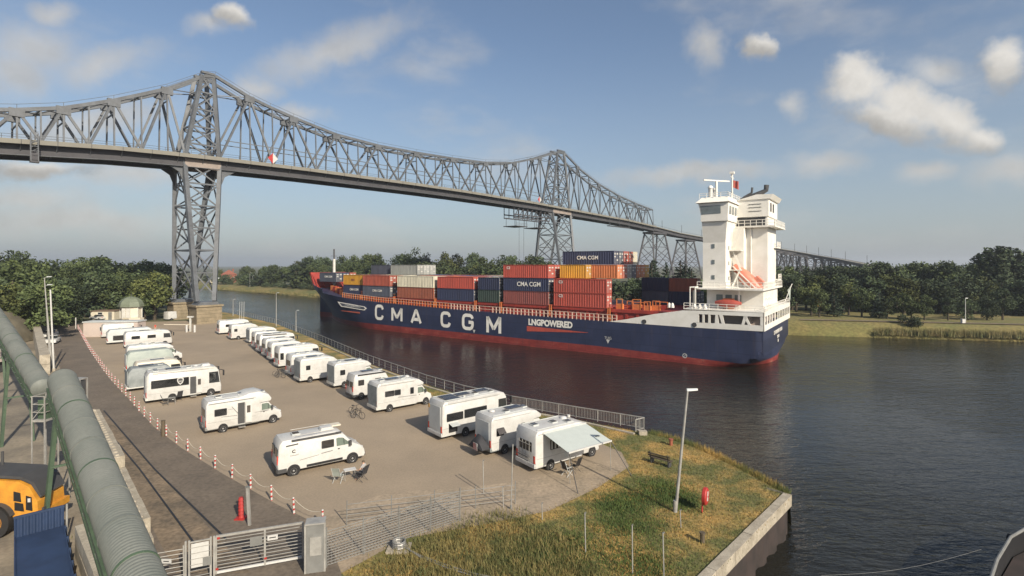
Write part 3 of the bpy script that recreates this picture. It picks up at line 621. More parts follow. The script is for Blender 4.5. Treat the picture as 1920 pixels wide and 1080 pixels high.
# side railing (near side) with bright stanchions, lashing bridges and ladders
for k in range(0, 88):
    s = 26+k*.98
    if 56.5 < s < 59.8: continue
    y_ = -BEAM/2+half(s, deck_z(s))-.25
    beam('rail_stanchion', (s, y_, deck_z(s)), (s, y_, deck_z(s)+1.35), .16, .16, 'rail_pink' if s < 70 else 'ship_orange', ship)
rs = [26+k*2.94 for k in range(30)]
for a, c in zip(rs, rs[1:]):
    for hz in (.7, 1.35):
        ya, yc = -BEAM/2+half(a, deck_z(a))-.25, -BEAM/2+half(c, deck_z(c))-.25
        beam('side_rail', (a, ya, deck_z(a)+hz), (c, yc, deck_z(c)+hz), .10, .10, 'rail_pink', ship)
for s in (28.0, 41.5, 54.7, 62.2, 75.2, 90.2, 103.7):
    lb = bpy.data.objects.new('lashing_bridge', None); C.objects.link(lb); lb.parent = ship
    for dx in (-.22, .22):
        beam('post', (s+dx, -1.0, deck_z(s)), (s+dx, -1.0, 6.6), .18, .18, 'ship_orange', lb); beam('post', (s+dx, -24, deck_z(s)), (s+dx, -24, 6.6), .18, .18, 'ship_orange', lb)
    for k in range(5): beam('rung', (s-.22, -1.0, deck_z(s)+.5*k+.3), (s+.22, -1.0, deck_z(s)+.5*k+.3), .1, .1, 'ship_orange', lb)
    beam('platform', (s, -1.0, 6.5), (s, -24, 6.5), .7, .15, 'ship_red', lb)
# red and orange gear on the open hatch aft
for i, (s, y_, w_, h_, m_) in enumerate(((26.2,-2.0,1.2,2.0,'ship_orange'),(24.5,-3,1.0,1.6,'ship_red'),(22.8,-2.4,1.6,2.0,'ship_orange'),(20.6,-2.2,1.2,1.7,'c_orange'),(19.2,-3.2,1.4,1.8,'ship_orange'),(23.5,-6,3,1.2,'ship_red'),(19.5,-7,2.4,1.4,'ship_red'))):
    g_ = bpy.data.objects.new('lashing_gear', None); C.objects.link(g_); g_.parent = ship
    MB().box(s-w_/2, s+w_/2, y_-.8, y_+.0, 6.33, 6.33+.5*h_).build('bin', m_, g_)
    for dx in (-w_/2, w_/2): beam('post', (s+dx, y_, 6.3), (s+dx, y_, 6.3+h_), .14, .14, 'ship_orange', g_)
    beam('rail', (s-w_/2, y_, 6.3+h_), (s+w_/2, y_, 6.3+h_), .14, .14, 'ship_orange', g_)
# white poop bulwark: rises from the deck edge, pierced by openings, then the transom side with pillars
yp = .02
def side_plate(name, prof, m, y0=-.16, y1=yp): return MB().prism(prof, y0, y1).build(name, m, ship)
side_plate('white_bulwark', [(27.5, 3.95), (10.9, 3.9), (10.9, 6.95), (13.2, 6.85), (18.5, 5.9), (24, 4.6)], 'ship_white')
side_plate('white_sill', [(10.9, 3.92), (-.05, 4.05), (-.05, 5.0), (10.9, 4.85)], 'ship_white')
side_plate('white_header', [(10.9, 6.35), (-.05, 6.45), (-.05, 7.1), (10.9, 6.95)], 'ship_white')
for a, c, d_, e in ((10.9,10.3,10.3,10.9),(9.7,9.35,9.35,9.7),(8.7,8.35,8.35,8.7),(7.6,6.9,7.1,7.5),(6.0,6.45,6.9,6.3),(3.3,2.9,2.3,2.9),(2.2,1.8,2.5,3.0),(.35,-.05,-.05,.35)):
    side_plate('white_pillar', [(a, 4.9), (c, 4.9), (d_, 6.4), (e, 6.4)], 'ship_white')
side_plate('inner_bulkhead', [(10.8, 4.0), (.2, 4.1), (.2, 6.9), (10.8, 6.9)], 'beige_wall', -3.2, -3.0)
def stern_plate(name, y0, y1, z0, z1, m, x0=-.30, x1=-.16): return MB().box(x0, x1, y0, y1, z0, z1).build(name, m, ship)
stern_plate('white_sill', -27.9, 0, 4.05, 5.0, 'ship_white'); stern_plate('white_header', -27.9, 0, 6.45, 7.1, 'ship_white')
for k, y_ in enumerate((-.3, -2.6, -5.0, -7.2, -10.2, -13.2, -15.4, -18.0, -20.5, -22.9, -25.3, -27.5)): stern_plate('white_pillar', y_-.35, y_+.25, 4.98, 6.47, 'ship_white', -.29, -.17)
stern_plate('stern_bulkhead', -27, -.6, 4.1, 6.9, 'beige_wall', 2.2, 2.4)
MB().plan([(-.3,.05),(27,-.6) if False else (13,.0),(13,-28),(-.3,-28)], 7.1, 7.22).build('poop_deck', 'ship_white', ship)
# transom plate and name boards
text('ship_name', 'CONTAINERSHIPS AURORA', .95, 'ship_white', ship, (-.20, -14, 2.75), (PI/2, 0, -PI/2), .02, .78)
for z_, s_ in ((1.75, 'LONDON'), (.95, 'IMO')): text('port_of_registry', s_, .75, 'ship_white', ship, (-.20, -14, z_), (PI/2, 0, -PI/2), .02, .7)
rot_side = (PI/2, 0, PI)
STROKES = {'C': [[(.98,.74),(.90,.92),(.72,1),(.28,1),(.10,.92),(.02,.74),(.02,.26),(.10,.08),(.28,0),(.72,0),(.90,.08),(.98,.26)]],
           'G': [[(.98,.76),(.90,.92),(.72,1),(.28,1),(.10,.92),(.02,.74),(.02,.26),(.10,.08),(.28,0),(.72,0),(.90,.08),(.98,.26),(.98,.48),(.58,.48)]],
           'M': [[(0,-.02),(0,1.0)],[(0,.98),(.5,.22)],[(.5,.22),(1,.98)],[(1,1.0),(1,-.02)]], 'A': [[(0,-.02),(.46,1.0)],[(.54,1.0),(1,-.02)],[(.2,.27),(.8,.27)],[(.40,.97),(.60,.97)]]}
def stroke_letter(ch, s_left, wd, z0, z1, th):
    b = MB(); hh = z1-z0-th; ww = wd-th
    for path in STROKES[ch]:
        P = [Vector((s_left-th/2-x*ww, 0, z0+th/2+y*hh)) for x, y in path]; prev = None
        for j, (a, c) in enumerate(zip(P, P[1:])):
            d = (c-a).normalized(); n = Vector((-d.z, 0, d.x))*th/2; yy = .05+.0012*j
            b.add([(a+n)+Vector((0,yy,0)), (c+n)+Vector((0,yy,0)), (c-n)+Vector((0,yy,0)), (a-n)+Vector((0,yy,0))], [(0,1,2,3)])
            if j: b.add([a+Vector((th/2*math.cos(k*PI/5), yy+.0006, th/2*math.sin(k*PI/5))) for k in range(10)], [tuple(range(10))])
    return b.build('hull_letter', 'ship_white', ship)
for ch, xa, xb, yt_, yb_ in (('C',703,720,571,600),('M',734,755,575,604),('A',770,791,579,608),('C',826,846,584,614),('G',866,889,588,619),('M',912,940,591,627)):
    s_, D_ = ss((xa+xb)/2); z0, z1 = sz(yb_, D_), sz(yt_, D_); sl_ = ss(xa)[0]; stroke_letter(ch, sl_, sl_-ss(xb)[0], z0, z1, .78)
sa, Da = ss(1031); text('hull_slogan', 'LNGPOWERED', 1.75, 'ship_white', ship, (sa, .05, sz(607, Da)), rot_side, .085, .92)
s1_, D1_ = ss(988); s2_, D2_ = ss(1103)
MB().add([(s1_, .04, sz(611, D1_)), (s2_, .04, sz(623.4, D2_)), (s2_, .04, sz(624, D2_)), (s1_, .04, sz(621, D1_))], [(0,1,2,3)]).build('red_swoosh', 'c_red', ship)
sb_, Db_ = ss(661); zb_ = sz(574, Db_)
MB().prism([(sb_+6.8, zb_+1.0), (sb_-5.2, zb_+.15), (sb_-6.2, zb_-.35), (sb_-5.2, zb_-.95), (sb_+5.2, zb_-.35)], .02, .05).build('bow_name_board', 'ship_white', ship)
MB().prism([(sb_+5.9, zb_+.72), (sb_-5.0, zb_-.02), (sb_-5.6, zb_-.4), (sb_-5.0, zb_-.7), (sb_+4.7, zb_-.15)], .055, .07).build('bow_name_field', 'c_slate', ship)
text('bow_name', 'CONTAINERSHIPS', .85, 'white', ship, (sb_, .09, zb_+.02), rot_side, .01, 1.0)
s3_, D3_ = ss(640); s4_, D4_ = ss(675)
MB().add([(s3_, .03, sz(582,D3_)), (s4_, .03, sz(585,D4_)), (s4_, .03, sz(588,D4_)), (s3_, .03, sz(583,D3_))], [(0,1,2,3)]).build('bow_red_swoosh', 'c_red2', ship)
for px_, py_ in ((1140, 641), (889, 622)):
    s_, D_ = ss(px_); z_ = sz(py_, D_); MB().add([(s_+.4, .03, z_+.45), (s_-.4, .03, z_+.45), (s_, .03, z_-.35)], [(0,1,2)]).build('tug_mark', 'white', ship)
s_, D_ = ss(1140); text('tug_word', 'TUG', .75, 'white', ship, (s_, .03, sz(634, D_)), rot_side)
s_, D_ = ss(1284); z_ = sz(667, D_)
MB().loft([[(s_+r*math.cos(k*PI/10), .03, z_+r*math.sin(k*PI/10)) for k in range(20)] for r in (.42, .30)], cap=False).build('thruster_mark', 'white', ship); beam('thruster_bar', (s_-.28, .04, z_+.28), (s_+.28, .04, z_-.28), .02, .09, 'white', ship)
for px_, py_ in ((1208, 603), (1302, 609)):
    s_, D_ = ss(px_); MB().disc_y(s_, sz(py_, D_), .02, .10, .42).build('mooring_port', 'dark_grey', ship)
# deckhouse --------------------------------------------------------------
dh = lambda name, x0, x1, v0, v1, z0, z1, m='ship_white': MB().box(x0, x1, -v1, -v0, z0, z1).build(name, m, ship)
dh('lower_house', 1.0, 10.6, 6.2, 21, 7.2, 10.6); dh('boat_deck', .4, 11.6, 3.0, 23, 10.6, 10.85)
dh('fore_tower', 7.0, 11.0, 5.0, 14.0, 10.85, 23.0)
dh('aft_tower', 1.2, 5.2, 11.6, 20.5, 7.2, 24.0); dh('aft_tower_top', 1.0, 6.6, 11.3, 20.8, 24.0, 27.2)
dh('link_block', 4.9, 7.1, 9.6, 18.0, 10.85, 21.9)
# wheelhouse: floor flares out over the fore tower
MB().loft([[(10.95,-5.02,19.0),(7.05,-5.02,19.0),(7.05,-13.9,19.0),(10.95,-13.9,19.0)], [(11.0,-4.3,22.9),(6.6,-4.3,22.9),(6.6,-18,22.9),(11.0,-18,22.9)]]).build('wheelhouse_flare', 'ship_white', ship)
MB().loft([[(11.1,-4.0,22.95),(6.4,-4.0,22.95),(6.4,-18.4,22.95),(11.1,-18.4,22.95)], [(11.1,-4.0,24.2),(6.4,-4.0,24.2),(6.4,-18.4,24.2),(11.1,-18.4,24.2)],
           [(11.5,-3.8,26.3),(6.3,-4.0,26.3),(6.3,-18.4,26.3),(11.5,-18.6,26.3)]]).build('wheelhouse', 'ship_white', ship)
MB().loft([[(11.9,-3.3,26.35),(6.0,-3.6,26.35),(6.0,-18.8,26.35),(11.9,-19,26.35)], [(11.0,-4.4,27.4),(6.6,-4.4,27.4),(6.6,-18,27.4),(11.0,-18,27.4)]]).build('wheelhouse_roof', 'ship_white', ship)
MB().add([(10.9,-3.93,24.3),(7.6,-3.96,24.3),(7.6,-3.90,25.8),(11.2,-3.83,25.8)], [(0,1,2,3)]).build('wheelhouse_window', 'ship_glass', ship)
for k in range(6):
    v0 = 5.0+k*2.1; MB().box(6.27, 6.37, -v0-1.2, -v0, 24.3, 25.7).build('wheelhouse_window', 'ship_glass', ship)
for k in range(6): v0 = 5+k*2.2; MB().add([(11.2,-v0,24.4),(11.2,-v0-1.8,24.4),(11.47,-v0-1.8,25.9),(11.47,-v0,25.9)], [(0,1,2,3)]).build('wheelhouse_window', 'ship_glass', ship)
for z_ in (12.4, 15.2, 18.1): MB().box(8.9, 9.4, -4.99, -4.93, z_, z_+.75).build('porthole', 'ship_glass', ship)
for z_ in (12.2, 15.0, 17.8):
    for v_ in (7.0, 9.5, 12): MB().box(6.93, 6.98, -v_-.5, -v_, z_, z_+.7).build('porthole', 'ship_glass', ship)
for x_ in (4.6, 6.2, 7.8): MB().box(x_, x_+1.1, -6.19, -6.12, 8.2, 9.6).build('deckhouse_window', 'ship_glass', ship)
for v_ in (13.0, 15.6): MB().box(.92, .98, -v_-1.1, -v_, 25.0, 26.6).build('funnel_louvre', 'dark_grey', ship)
for z_ in (25.0, 25.7, 26.3): MB().box(2.2, 4.4, -11.28, -11.22, z_, z_+.1).build('funnel_vent', 'mid_grey', ship)
MB().loft([[(.7,-11.1,27.2),(6.6,-11.1,27.2),(6.6,-21,27.2),(.7,-21,27.2)], [(.2,-11.1,28.0),(3.0,-11.1,28.1),(3.0,-21,28.1),(.2,-21,28.0)]]).build('funnel_cap', 'ship_white', ship)
# platform with dark recess and rail between the towers, walkway round the funnel
dh('funnel_platform', -.2, 7.1, 10.5, 22.5, 22.0, 22.25); dh('platform_recess', 1.6, 6.4, 11.5, 12.5, 22.4, 23.9, 'dark_grey')
def railing(pts, h_=1.1, step=1.0, m='ship_white', par=ship, nm='platform_rail'):
    for a, c in zip(pts, pts[1:]):
        a, c = Vector(a), Vector(c); L_ = (c-a).length; n_ = max(1, int(L_/step))
        for hh in (.55, h_): rod(nm, a+Vector((0,0,hh)), c+Vector((0,0,hh)), .045, m, par)
        for k in range(n_+1): p = a.lerp(c, k/n_); rod(nm+'_post', p, p+Vector((0,0,h_)), .045, m, par)
railing([(7,-10.6,22.25), (-.1,-10.6,22.25), (-.1,-22.4,22.25)]); railing([(11.5,-3.1,10.85), (.5,-3.1,10.85), (.5,-23,10.85)]); railing([(13,-.2,7.2), (-.2,-.2,7.2), (-.2,-27.8,7.2)], 1.0, 1.4)
railing([(11.4,-4.2,27.2), (6.4,-4.2,27.2), (6.4,-18,27.2)], .9, 1.2)
dh('stair_landing', 5.0, 6.9, 7.6, 9.5, 14.0, 14.15); dh('stair_landing', 5.0, 6.9, 7.6, 9.5, 17.6, 17.75); dh('side_balcony', .6, 1.5, 18, 22, 18.3, 18.5); dh('side_balcony', .6, 1.5, 19.5, 23, 12.0, 12.2)
railing([(.6,-18,18.5),(.6,-22,18.5)], 1.0, .8); railing([(.6,-19.5,12.2),(.6,-23,12.2)], 1.0, .8)
for a, c in (((6.6,-8.0,10.9),(5.2,-8.0,14.1)), ((5.2,-8.4,14.1),(6.6,-8.4,17.7)), ((6.6,-8.0,17.7),(5.2,-8.0,22))):
    for dy in (0, -.8): beam('stair_stringer', Vector(a)+Vector((0,dy,0)), Vector(c)+Vector((0,dy,0)), .08, .25, 'ship_white', ship)
for z_ in (12, 16, 20): rod('drain_pipe', (4.0,-11.45,z_-2), (4.0,-11.45,z_+2), .12, 'ship_white', ship)
# free-fall lifeboat on its ramp at the stern, rescue boat, crane post
def boat_mesh(name, Ln, wd, ht, m, par, M_):
    b = MB(); n_ = 12; rg = []
    for i in range(9):
        t_ = i/8; k = math.sin(PI*min(max(t_, .03), .97))**.45
        rg.append([(Ln*(t_-.5), wd/2*k*math.cos(2*PI*j/n_), ht/2*k*math.sin(2*PI*j/n_)+ht*.1*(1-k)) for j in range(n_)])
    b.loft(rg); o = b.build(name, m, par, smooth=True); o.matrix_local = M_; return o
ramp0, ramp1 = Vector((6.3, -9.6, 13.4)), Vector((.6, -9.6, 7.6))
d_ = (ramp1-ramp0).normalized(); Ml = Matrix.Translation((ramp0+ramp1)/2+Vector((.6,0,1.6))) @ d_.to_track_quat('X', 'Z').to_matrix().to_4x4()
lbt = boat_mesh('lifeboat', 7.6, 2.7, 2.5, 'lifeboat', ship, Ml)
MB().box(.4, 2.0, -.7, .7, .9, 1.75).build('cockpit', 'lifeboat', lbt)
for dy in (-1.1, 1.1): beam('lifeboat_ramp', ramp0+Vector((0,dy,.2)), ramp1+Vector((0,dy,.0)), .22, .3, 'ship_white', ship); beam('lifeboat_ramp', ramp0+Vector((.2,dy*1.3,1.4)), ramp1+Vector((0,dy*1.3,1.2)), .14, .2, 'ship_white', ship)
for t_ in (.1, .35, .6, .9):
    p = ramp0.lerp(ramp1, t_)
    for dy in (-1.1, 1.1): beam('ramp_leg', p+Vector((0,dy,0)), Vector((p.x, p.y+dy, 7.2)), .16, .16, 'ship_white', ship)
boat_mesh('rescue_boat', 4.4, 1.7, 1.4, 'c_red', ship, Matrix.Translation((6.2, -3.4, 8.2)))
beam('boat_davit', (4.6,-4.4,7.2), (4.6,-4.4,11), .3, .3, 'ship_white', ship); beam('boat_davit', (4.6,-4.4,11), (8.0,-3.6,11.4), .25, .25, 'ship_white', ship)
MB().box(5.6,7.4,-5.4,-4.6,7.2,9.0).build('davit_winch', 'c_orange', ship)
for s_, v_, h_ in ((11.4,1.6,4.2),(12.2,1.2,4.2),(11.8,3.4,4.2)): beam('gangway_post', (s_,-v_,6.9), (s_,-v_,6.9+h_), .16, .16, 'ship_white', ship)
MB().box(11.3,12.3,-3.2,-1.3,10.9,11.1).build('gangway_roof', 'ship_white', ship); MB().box(11.45,12.1,-2.6,-2.5,7.0,10.4).build('gangway_ladder', 'mid_grey', ship)
for k in range(5): MB().dome((9.5+k*.9 if k < 3 else 13.5+k*.6, -.9, 7.2), .35, .35, .9, 8, 4).build('deck_vent', 'ship_white', ship)
# masts on the monkey island
rod('radar_mast', (9.3,-7.8,27.2), (9.3,-7.8,30.8), .22, 'ship_white', ship); beam('radar_scanner', (11.2,-6.2,30.9), (7.4,-9.4,30.7), .3, .22, 'ship_white', ship)
for y_ in (-6.0,-9.2): MB().tube([(9.9,y_,27.2),(9.9,y_,29.2)], .38, 10).build('satellite_dome_post', 'white_old', ship, smooth=True); MB().dome((9.9,y_,29.2), .5, .5, .55).build('satellite_dome', 'ship_white', ship, smooth=True)
rod('signal_mast', (7.6,-12.6,27.2), (7.6,-12.6,33.0), .16, 'ship_white', ship); beam('mast_yard', (7.6,-11.2,31.9), (7.6,-14,31.9), .1, .1, 'ship_white', ship); beam('mast_yard', (7.6,-11.6,29.0), (7.6,-13.6,29.0), .1, .1, 'mid_grey', ship)
MB().box(7.2,8.0,-13,-12.2,32.6,33.0).build('mast_light', 'ship_white', ship)
fl = MB(); fl.loft([[(7.5-.15*k, -12.7+.10*math.sin(k*1.3), 31.4-.05*k) , (7.5-.15*k, -12.7+.10*math.sin(k*1.3+.5), 30.0-.08*k)] for k in range(8)], cap=False, closed=False); fl.build('flag', 'c_red', ship)
for (a, c, e, r_) in (((6.2,-14,27.2),(4.6,-14.6,28.2),(2.6,-15.2,29.0),.45), ((6.4,-12.9,27.2),(5.6,-13.2,28.0),(4.8,-13.5,28.5),.2)):
    MB().tube([a, c, e, Vector(e)+Vector((-.5,-.1,.3)), Vector(e)+Vector((-.6,-.1,1.3))], r_, 10).build('exhaust_pipe', 'dark_grey', ship, smooth=True)
rod('stern_flagstaff', (.3,-24.5,7.2), (-1.0,-25.5,11.2), .08, 'ship_white', ship)
fl = MB(); fl.loft([[(-.25-.12*k,-25+.05*k,9.9-.5*k), (-.8+.02*k,-25.3+.05*k,10.8-.75*k)] for k in range(5)], cap=False, closed=False); fl.build('ensign', 'tarp_green', ship)
# ------------------------------------------------------------------ CONTAINERS (each a thing of its own, standing on the ship)
CH, CW = 2.86, 2.44
CM = {}
def container_meshes(L_):
    k = round(L_, 1)
    if k in CM: return CM[k]
    L_ = k; b = MB(); n_ = int(L_/.56); prof = []
    step = (L_-.3)/n_
    for i in range(n_):      # corrugated long sides
        x = .15+i*step; prof += [(x, 0), (x+step*.28, 0), (x+step*.42, .05), (x+step*.86, .05)]
    prof.append((L_-.15, 0))
    for sg in (0, 1):
        y = lambda d: -d if sg == 0 else -CW+d
        b.loft([[(x, y(.03+d), .12), (x, y(.03+d), CH-.12)] for x, d in prof], cap=False, closed=False)
    b.box(.05, L_-.05, -CW+.09, -.09, CH-.10, CH-.03); b.box(.05, L_-.05, -CW+.09, -.09, .05, .12); b.box(.06, .1, -CW+.1, -.1, .1, CH-.1); b.box(L_-.1, L_-.06, -CW+.1, -.1, .1, CH-.1)
    body = b.mesh('corrugated_shell', 'c_red', fix=False)
    f = MB()
    for y in (-.13, -CW):
        f.box(0, L_, y, y+.13, 0, .13); f.box(0, L_, y, y+.13, CH-.11, CH)
        f.box(0, .14, y, y+.13, .13, CH-.11); f.box(L_-.14, L_, y, y+.13, .13, CH-.11)
    for x in (0, L_-.14):
        f.box(x, x+.14, -CW+.13, -.13, 0, .13); f.box(x, x+.14, -CW+.13, -.13, CH-.11, CH)
    frame = f.mesh('frame', 'c_red', fix=False)
    d = MB()
    for y0 in (-CW/2+.02, -CW+.15): d.box(.015, .05, y0, y0+CW/2-.17, .15, CH-.13)
    door = d.mesh('door', 'c_red', fix=False)
    l = MB().tube([(0, 0, .14), (0, 0, CH-.12)], .035, 6).mesh('locking_bar', 'galv')
    CM[k] = (body, frame, door, l); return CM[k]
def omat(o, m): o.material_slots[0].link = 'OBJECT'; o.material_slots[0].material = MATS[m]
CNAME = dict(c_red='red', c_red2='rust-red', c_maroon='maroon', c_brown='brown', c_navy='navy blue', c_slate='slate blue', c_yellow='yellow', c_cream='cream white', c_green='dark green', c_orange='orange', c_grey='grey', c_blue='blue')
def container(s0, s1, v, z, m, label, bars=True, logo=None):
    L_ = s1-s0; t_ = thing('shipping_container', label, 'container', S0+su*s0+sv*v+Vector((0,0,z)), SHIP_RZ, 'containers stacked on the ship')
    body, frame, door, lk = container_meshes(L_); L_ = round(L_, 1)
    for nm, me in (('corrugated_shell', body), ('frame', frame), ('door', door)):
        o = put(nm, me, t_); omat(o, m)
    if bars:
        for y in (-.35, -.85, -1.55, -2.05): put('locking_bar', lk, t_, (0, y, 0))
        for k, (y, z_) in enumerate(((-.3, 2.1), (-1.45, 2.1), (-.3, 1.5), (-1.45, .8))): MB().box(-.004, .012, y-.75, y, z_, z_+.28).build('door_print', 'white_old', t_)
    if logo:
        for (s_, sz_, dx, dz, m_) in logo: text('logo', s_, sz_, m_, t_, (L_*dx, .015, CH*dz), rot_side, .02, ext=.004)
    return t_
ZB = 6.36
tier_w = ['lower', 'middle', 'upper', 'top']
def lab(m, tw_, bay, row): return f'{CNAME[m]} container, {tw_} tier, {bay}, {row}'
rows_w = ['outermost row on the near side']+[f'{ordinal(i)} row from the near side' for i in range(1, 9)]
bays = {'A': (122.4, 130.8, 'bow stack ahead of the foremast'), 'B': (104.3, 113.2, 'second stack from the bow'), 'C': (92.3, 103.4, 'third stack from the bow'), 'D': (76.0, 89.2, 'fourth stack from the bow'),
        'E': (63.0, 74.6, 'fifth stack from the bow'), 'F': (55.4, 61.5, 'sixth stack from the bow'), 'G': (42.2, 54.1, 'seventh stack from the bow'), 'H': (28.6, 40.8, 'eighth stack from the bow')}
CMA = [('CMA CGM', 1.1, .50, .5, 'ship_white')]; WAN = [('CMA CGM', .85, .45, .55, 'ship_white')]
near = {'B': [('c_navy', WAN), ('c_yellow', [('MSC', .8, .5, .5, 'c_brown')])], 'C': [('c_slate', WAN), ('c_red2', None)], 'D': [('c_brown', None), ('c_cream', None)], 'E': [('c_navy', None), ('c_red', None)],
        'F': [('c_green', None), ('c_navy', None)], 'G': [('c_maroon', None), ('c_navy', [('CMA CGM', 1.35, .42, .52, 'ship_white')]), ('c_red', [('C3', .8, .88, .75, 'ship_white')])], 'H': [('c_red', [('C3', .8, .86, .75, 'ship_white')]), ('c_red', [('C3', .8, .86, .75, 'ship_white')])]}
pal = ['c_navy', 'c_red', 'c_slate', 'c_brown', 'c_cream', 'c_orange', 'c_blue', 'c_maroon', 'c_grey']
for bk, (a, c, bw_) in bays.items():
    if bk == 'A':
        for j, (m, z_) in enumerate((('c_slate', 9.75), ('c_navy', 9.75), ('c_red2', 9.75))): container(a, c, 6.0+j*2.6, z_, m, lab(m, 'single', bw_, ['near side','centre','far side'][j]), True, WAN if j == 0 else None)
        continue
    ins = 1.2 if bk != 'B' else 2.0
    for k, (m, lg) in enumerate(near[bk]):
        container(a, c, ins, ZB+k*2.92, m, lab(m, tier_w[k], bw_, rows_w[0]), True, lg)
    ncol = {'B': 8}.get(bk, 9)
    for r in range(1, ncol):
        h0 = {'B': 2, 'C': 2, 'D': 2, 'E': 2, 'F': 2, 'G': 3, 'H': 2}[bk]
        if bk in 'BC' and r in (4, 5, 6): h0 = 3
        if bk == 'G' and r >= 6: h0 = 2
        if bk == 'H': h0 = [2, 3, 4, 4, 4, 4, 4, 3, 3][r]
        lo = h0-1 if bk != 'H' else 2
        for k in range(lo, h0):
            m = pal[(r*5+k*3+ord(bk)) % len(pal)]
            if bk == 'F' and k == 1 and r < 3: m = 'c_cream'
            if bk in 'BC' and k == 2: m = 'c_slate' if bk == 'B' else 'c_grey'
            if bk == 'H': m = {(1,2): 'c_yellow', (2,3): 'c_navy', (3,3): 'c_slate', (4,3): 'c_red', (5,3): 'c_red2', (6,3): 'c_cream', (2,2): 'c_orange', (3,2): 'c_red2', (4,2): 'c_grey', (5,2): 'c_slate', (6,2): 'c_orange', (7,2): 'c_orange', (8,2): 'c_yellow'}.get((r, k), m)
            a2, c2 = (a, c)
            if bk == 'H' and r == 1: a2, c2 = a+5.9, c
            if bk == 'H' and k == 3: a2, c2 = a+.8, c+.8
            container(a2, c2, ins+r*2.56, ZB+k*2.92, m, lab(m, tier_w[k], bw_, rows_w[r]), True, CMA if (bk == 'H' and (r, k) == (2, 3)) else None)
# lone stack on the far side, by the open hatch
for r in (0, 1):
    for i, (a, m0, m1) in enumerate(((16.0, 'c_navy', 'c_brown'), (22.2, 'c_slate', 'c_navy'))):
        for k, m in enumerate((m0, m1) if i == 0 or r == 0 else (m0, m1)):
            if i == 0 and k == 1 and r == 1: continue
            container(a, a+6.1, 18.8+r*2.56, ZB+k*2.92, m, f'{CNAME[m]} container, {tier_w[k]} tier, far side of open hatch, {["inner","outer"][r]} row, {["aft","forward"][i]} one', True)
# ------------------------------------------------------------------ MOTORHOMES, CARAVANS, VANS  (local x forward, y to the left, origin under the middle of the rear end)
def shell(prof, W, r=.10):
    cx = sum(p[0] for p in prof)/len(prof); cz = sum(p[1] for p in prof)/len(prof)
    def ins(d):
        o = []
        for x, z in prof:
            v = Vector((x-cx, z-cz)); L_ = v.length; v = v*(1-d/L_); o.append((cx+v.x, cz+v.y))
        return o
    sl = [(-W/2, r), (-W/2+r*.3, r*.35), (-W/2+r, 0), (W/2-r, 0), (W/2-r*.3, r*.35), (W/2, r)]
    return MB().loft([[(x, y, z) for x, z in ins(d)] for y, d in sl])
def rrect(x0, x1, z0, z1, r=.07):
    o = []
    for cx, cz, a0 in ((x1-r, z1-r, 0), (x0+r, z1-r, 90), (x0+r, z0+r, 180), (x1-r, z0+r, 270)):
        for k in range(4): a = math.radians(a0+k*30); o.append((cx+r*math.cos(a), cz+r*math.sin(a)))
    return o
WHEEL = {}
def wheel(par, x, y, r, out):
    key = (round(r, 2), out)
    if key not in WHEEL:
        b = MB(); n_ = 20; rg = []
        for yy_, rr_ in ((-.10, r*.62), (-.11, r*.9), (-.07, r), (.07, r), (.11, r*.9), (.10, r*.62)): rg.append([(rr_*math.cos(2*PI*k/n_), yy_, rr_*math.sin(2*PI*k/n_)) for k in range(n_)])
        t_ = b.loft(rg).mesh('tyre', 'tyre', True)
        b = MB(); b.loft([[(rr_*math.cos(2*PI*k/n_), yy_*out, rr_*math.sin(2*PI*k/n_)) for k in range(n_)] for yy_, rr_ in ((.0, r*.62), (.105, r*.62), (.085, r*.5), (.10, r*.2), (.11, r*.15))])
        WHEEL[key] = (t_, b.mesh('rim', 'rim', True))
    t_, rm = WHEEL[key]; w_ = put('wheel', t_, par, (x, y, r)); put('rim', rm, w_); return w_
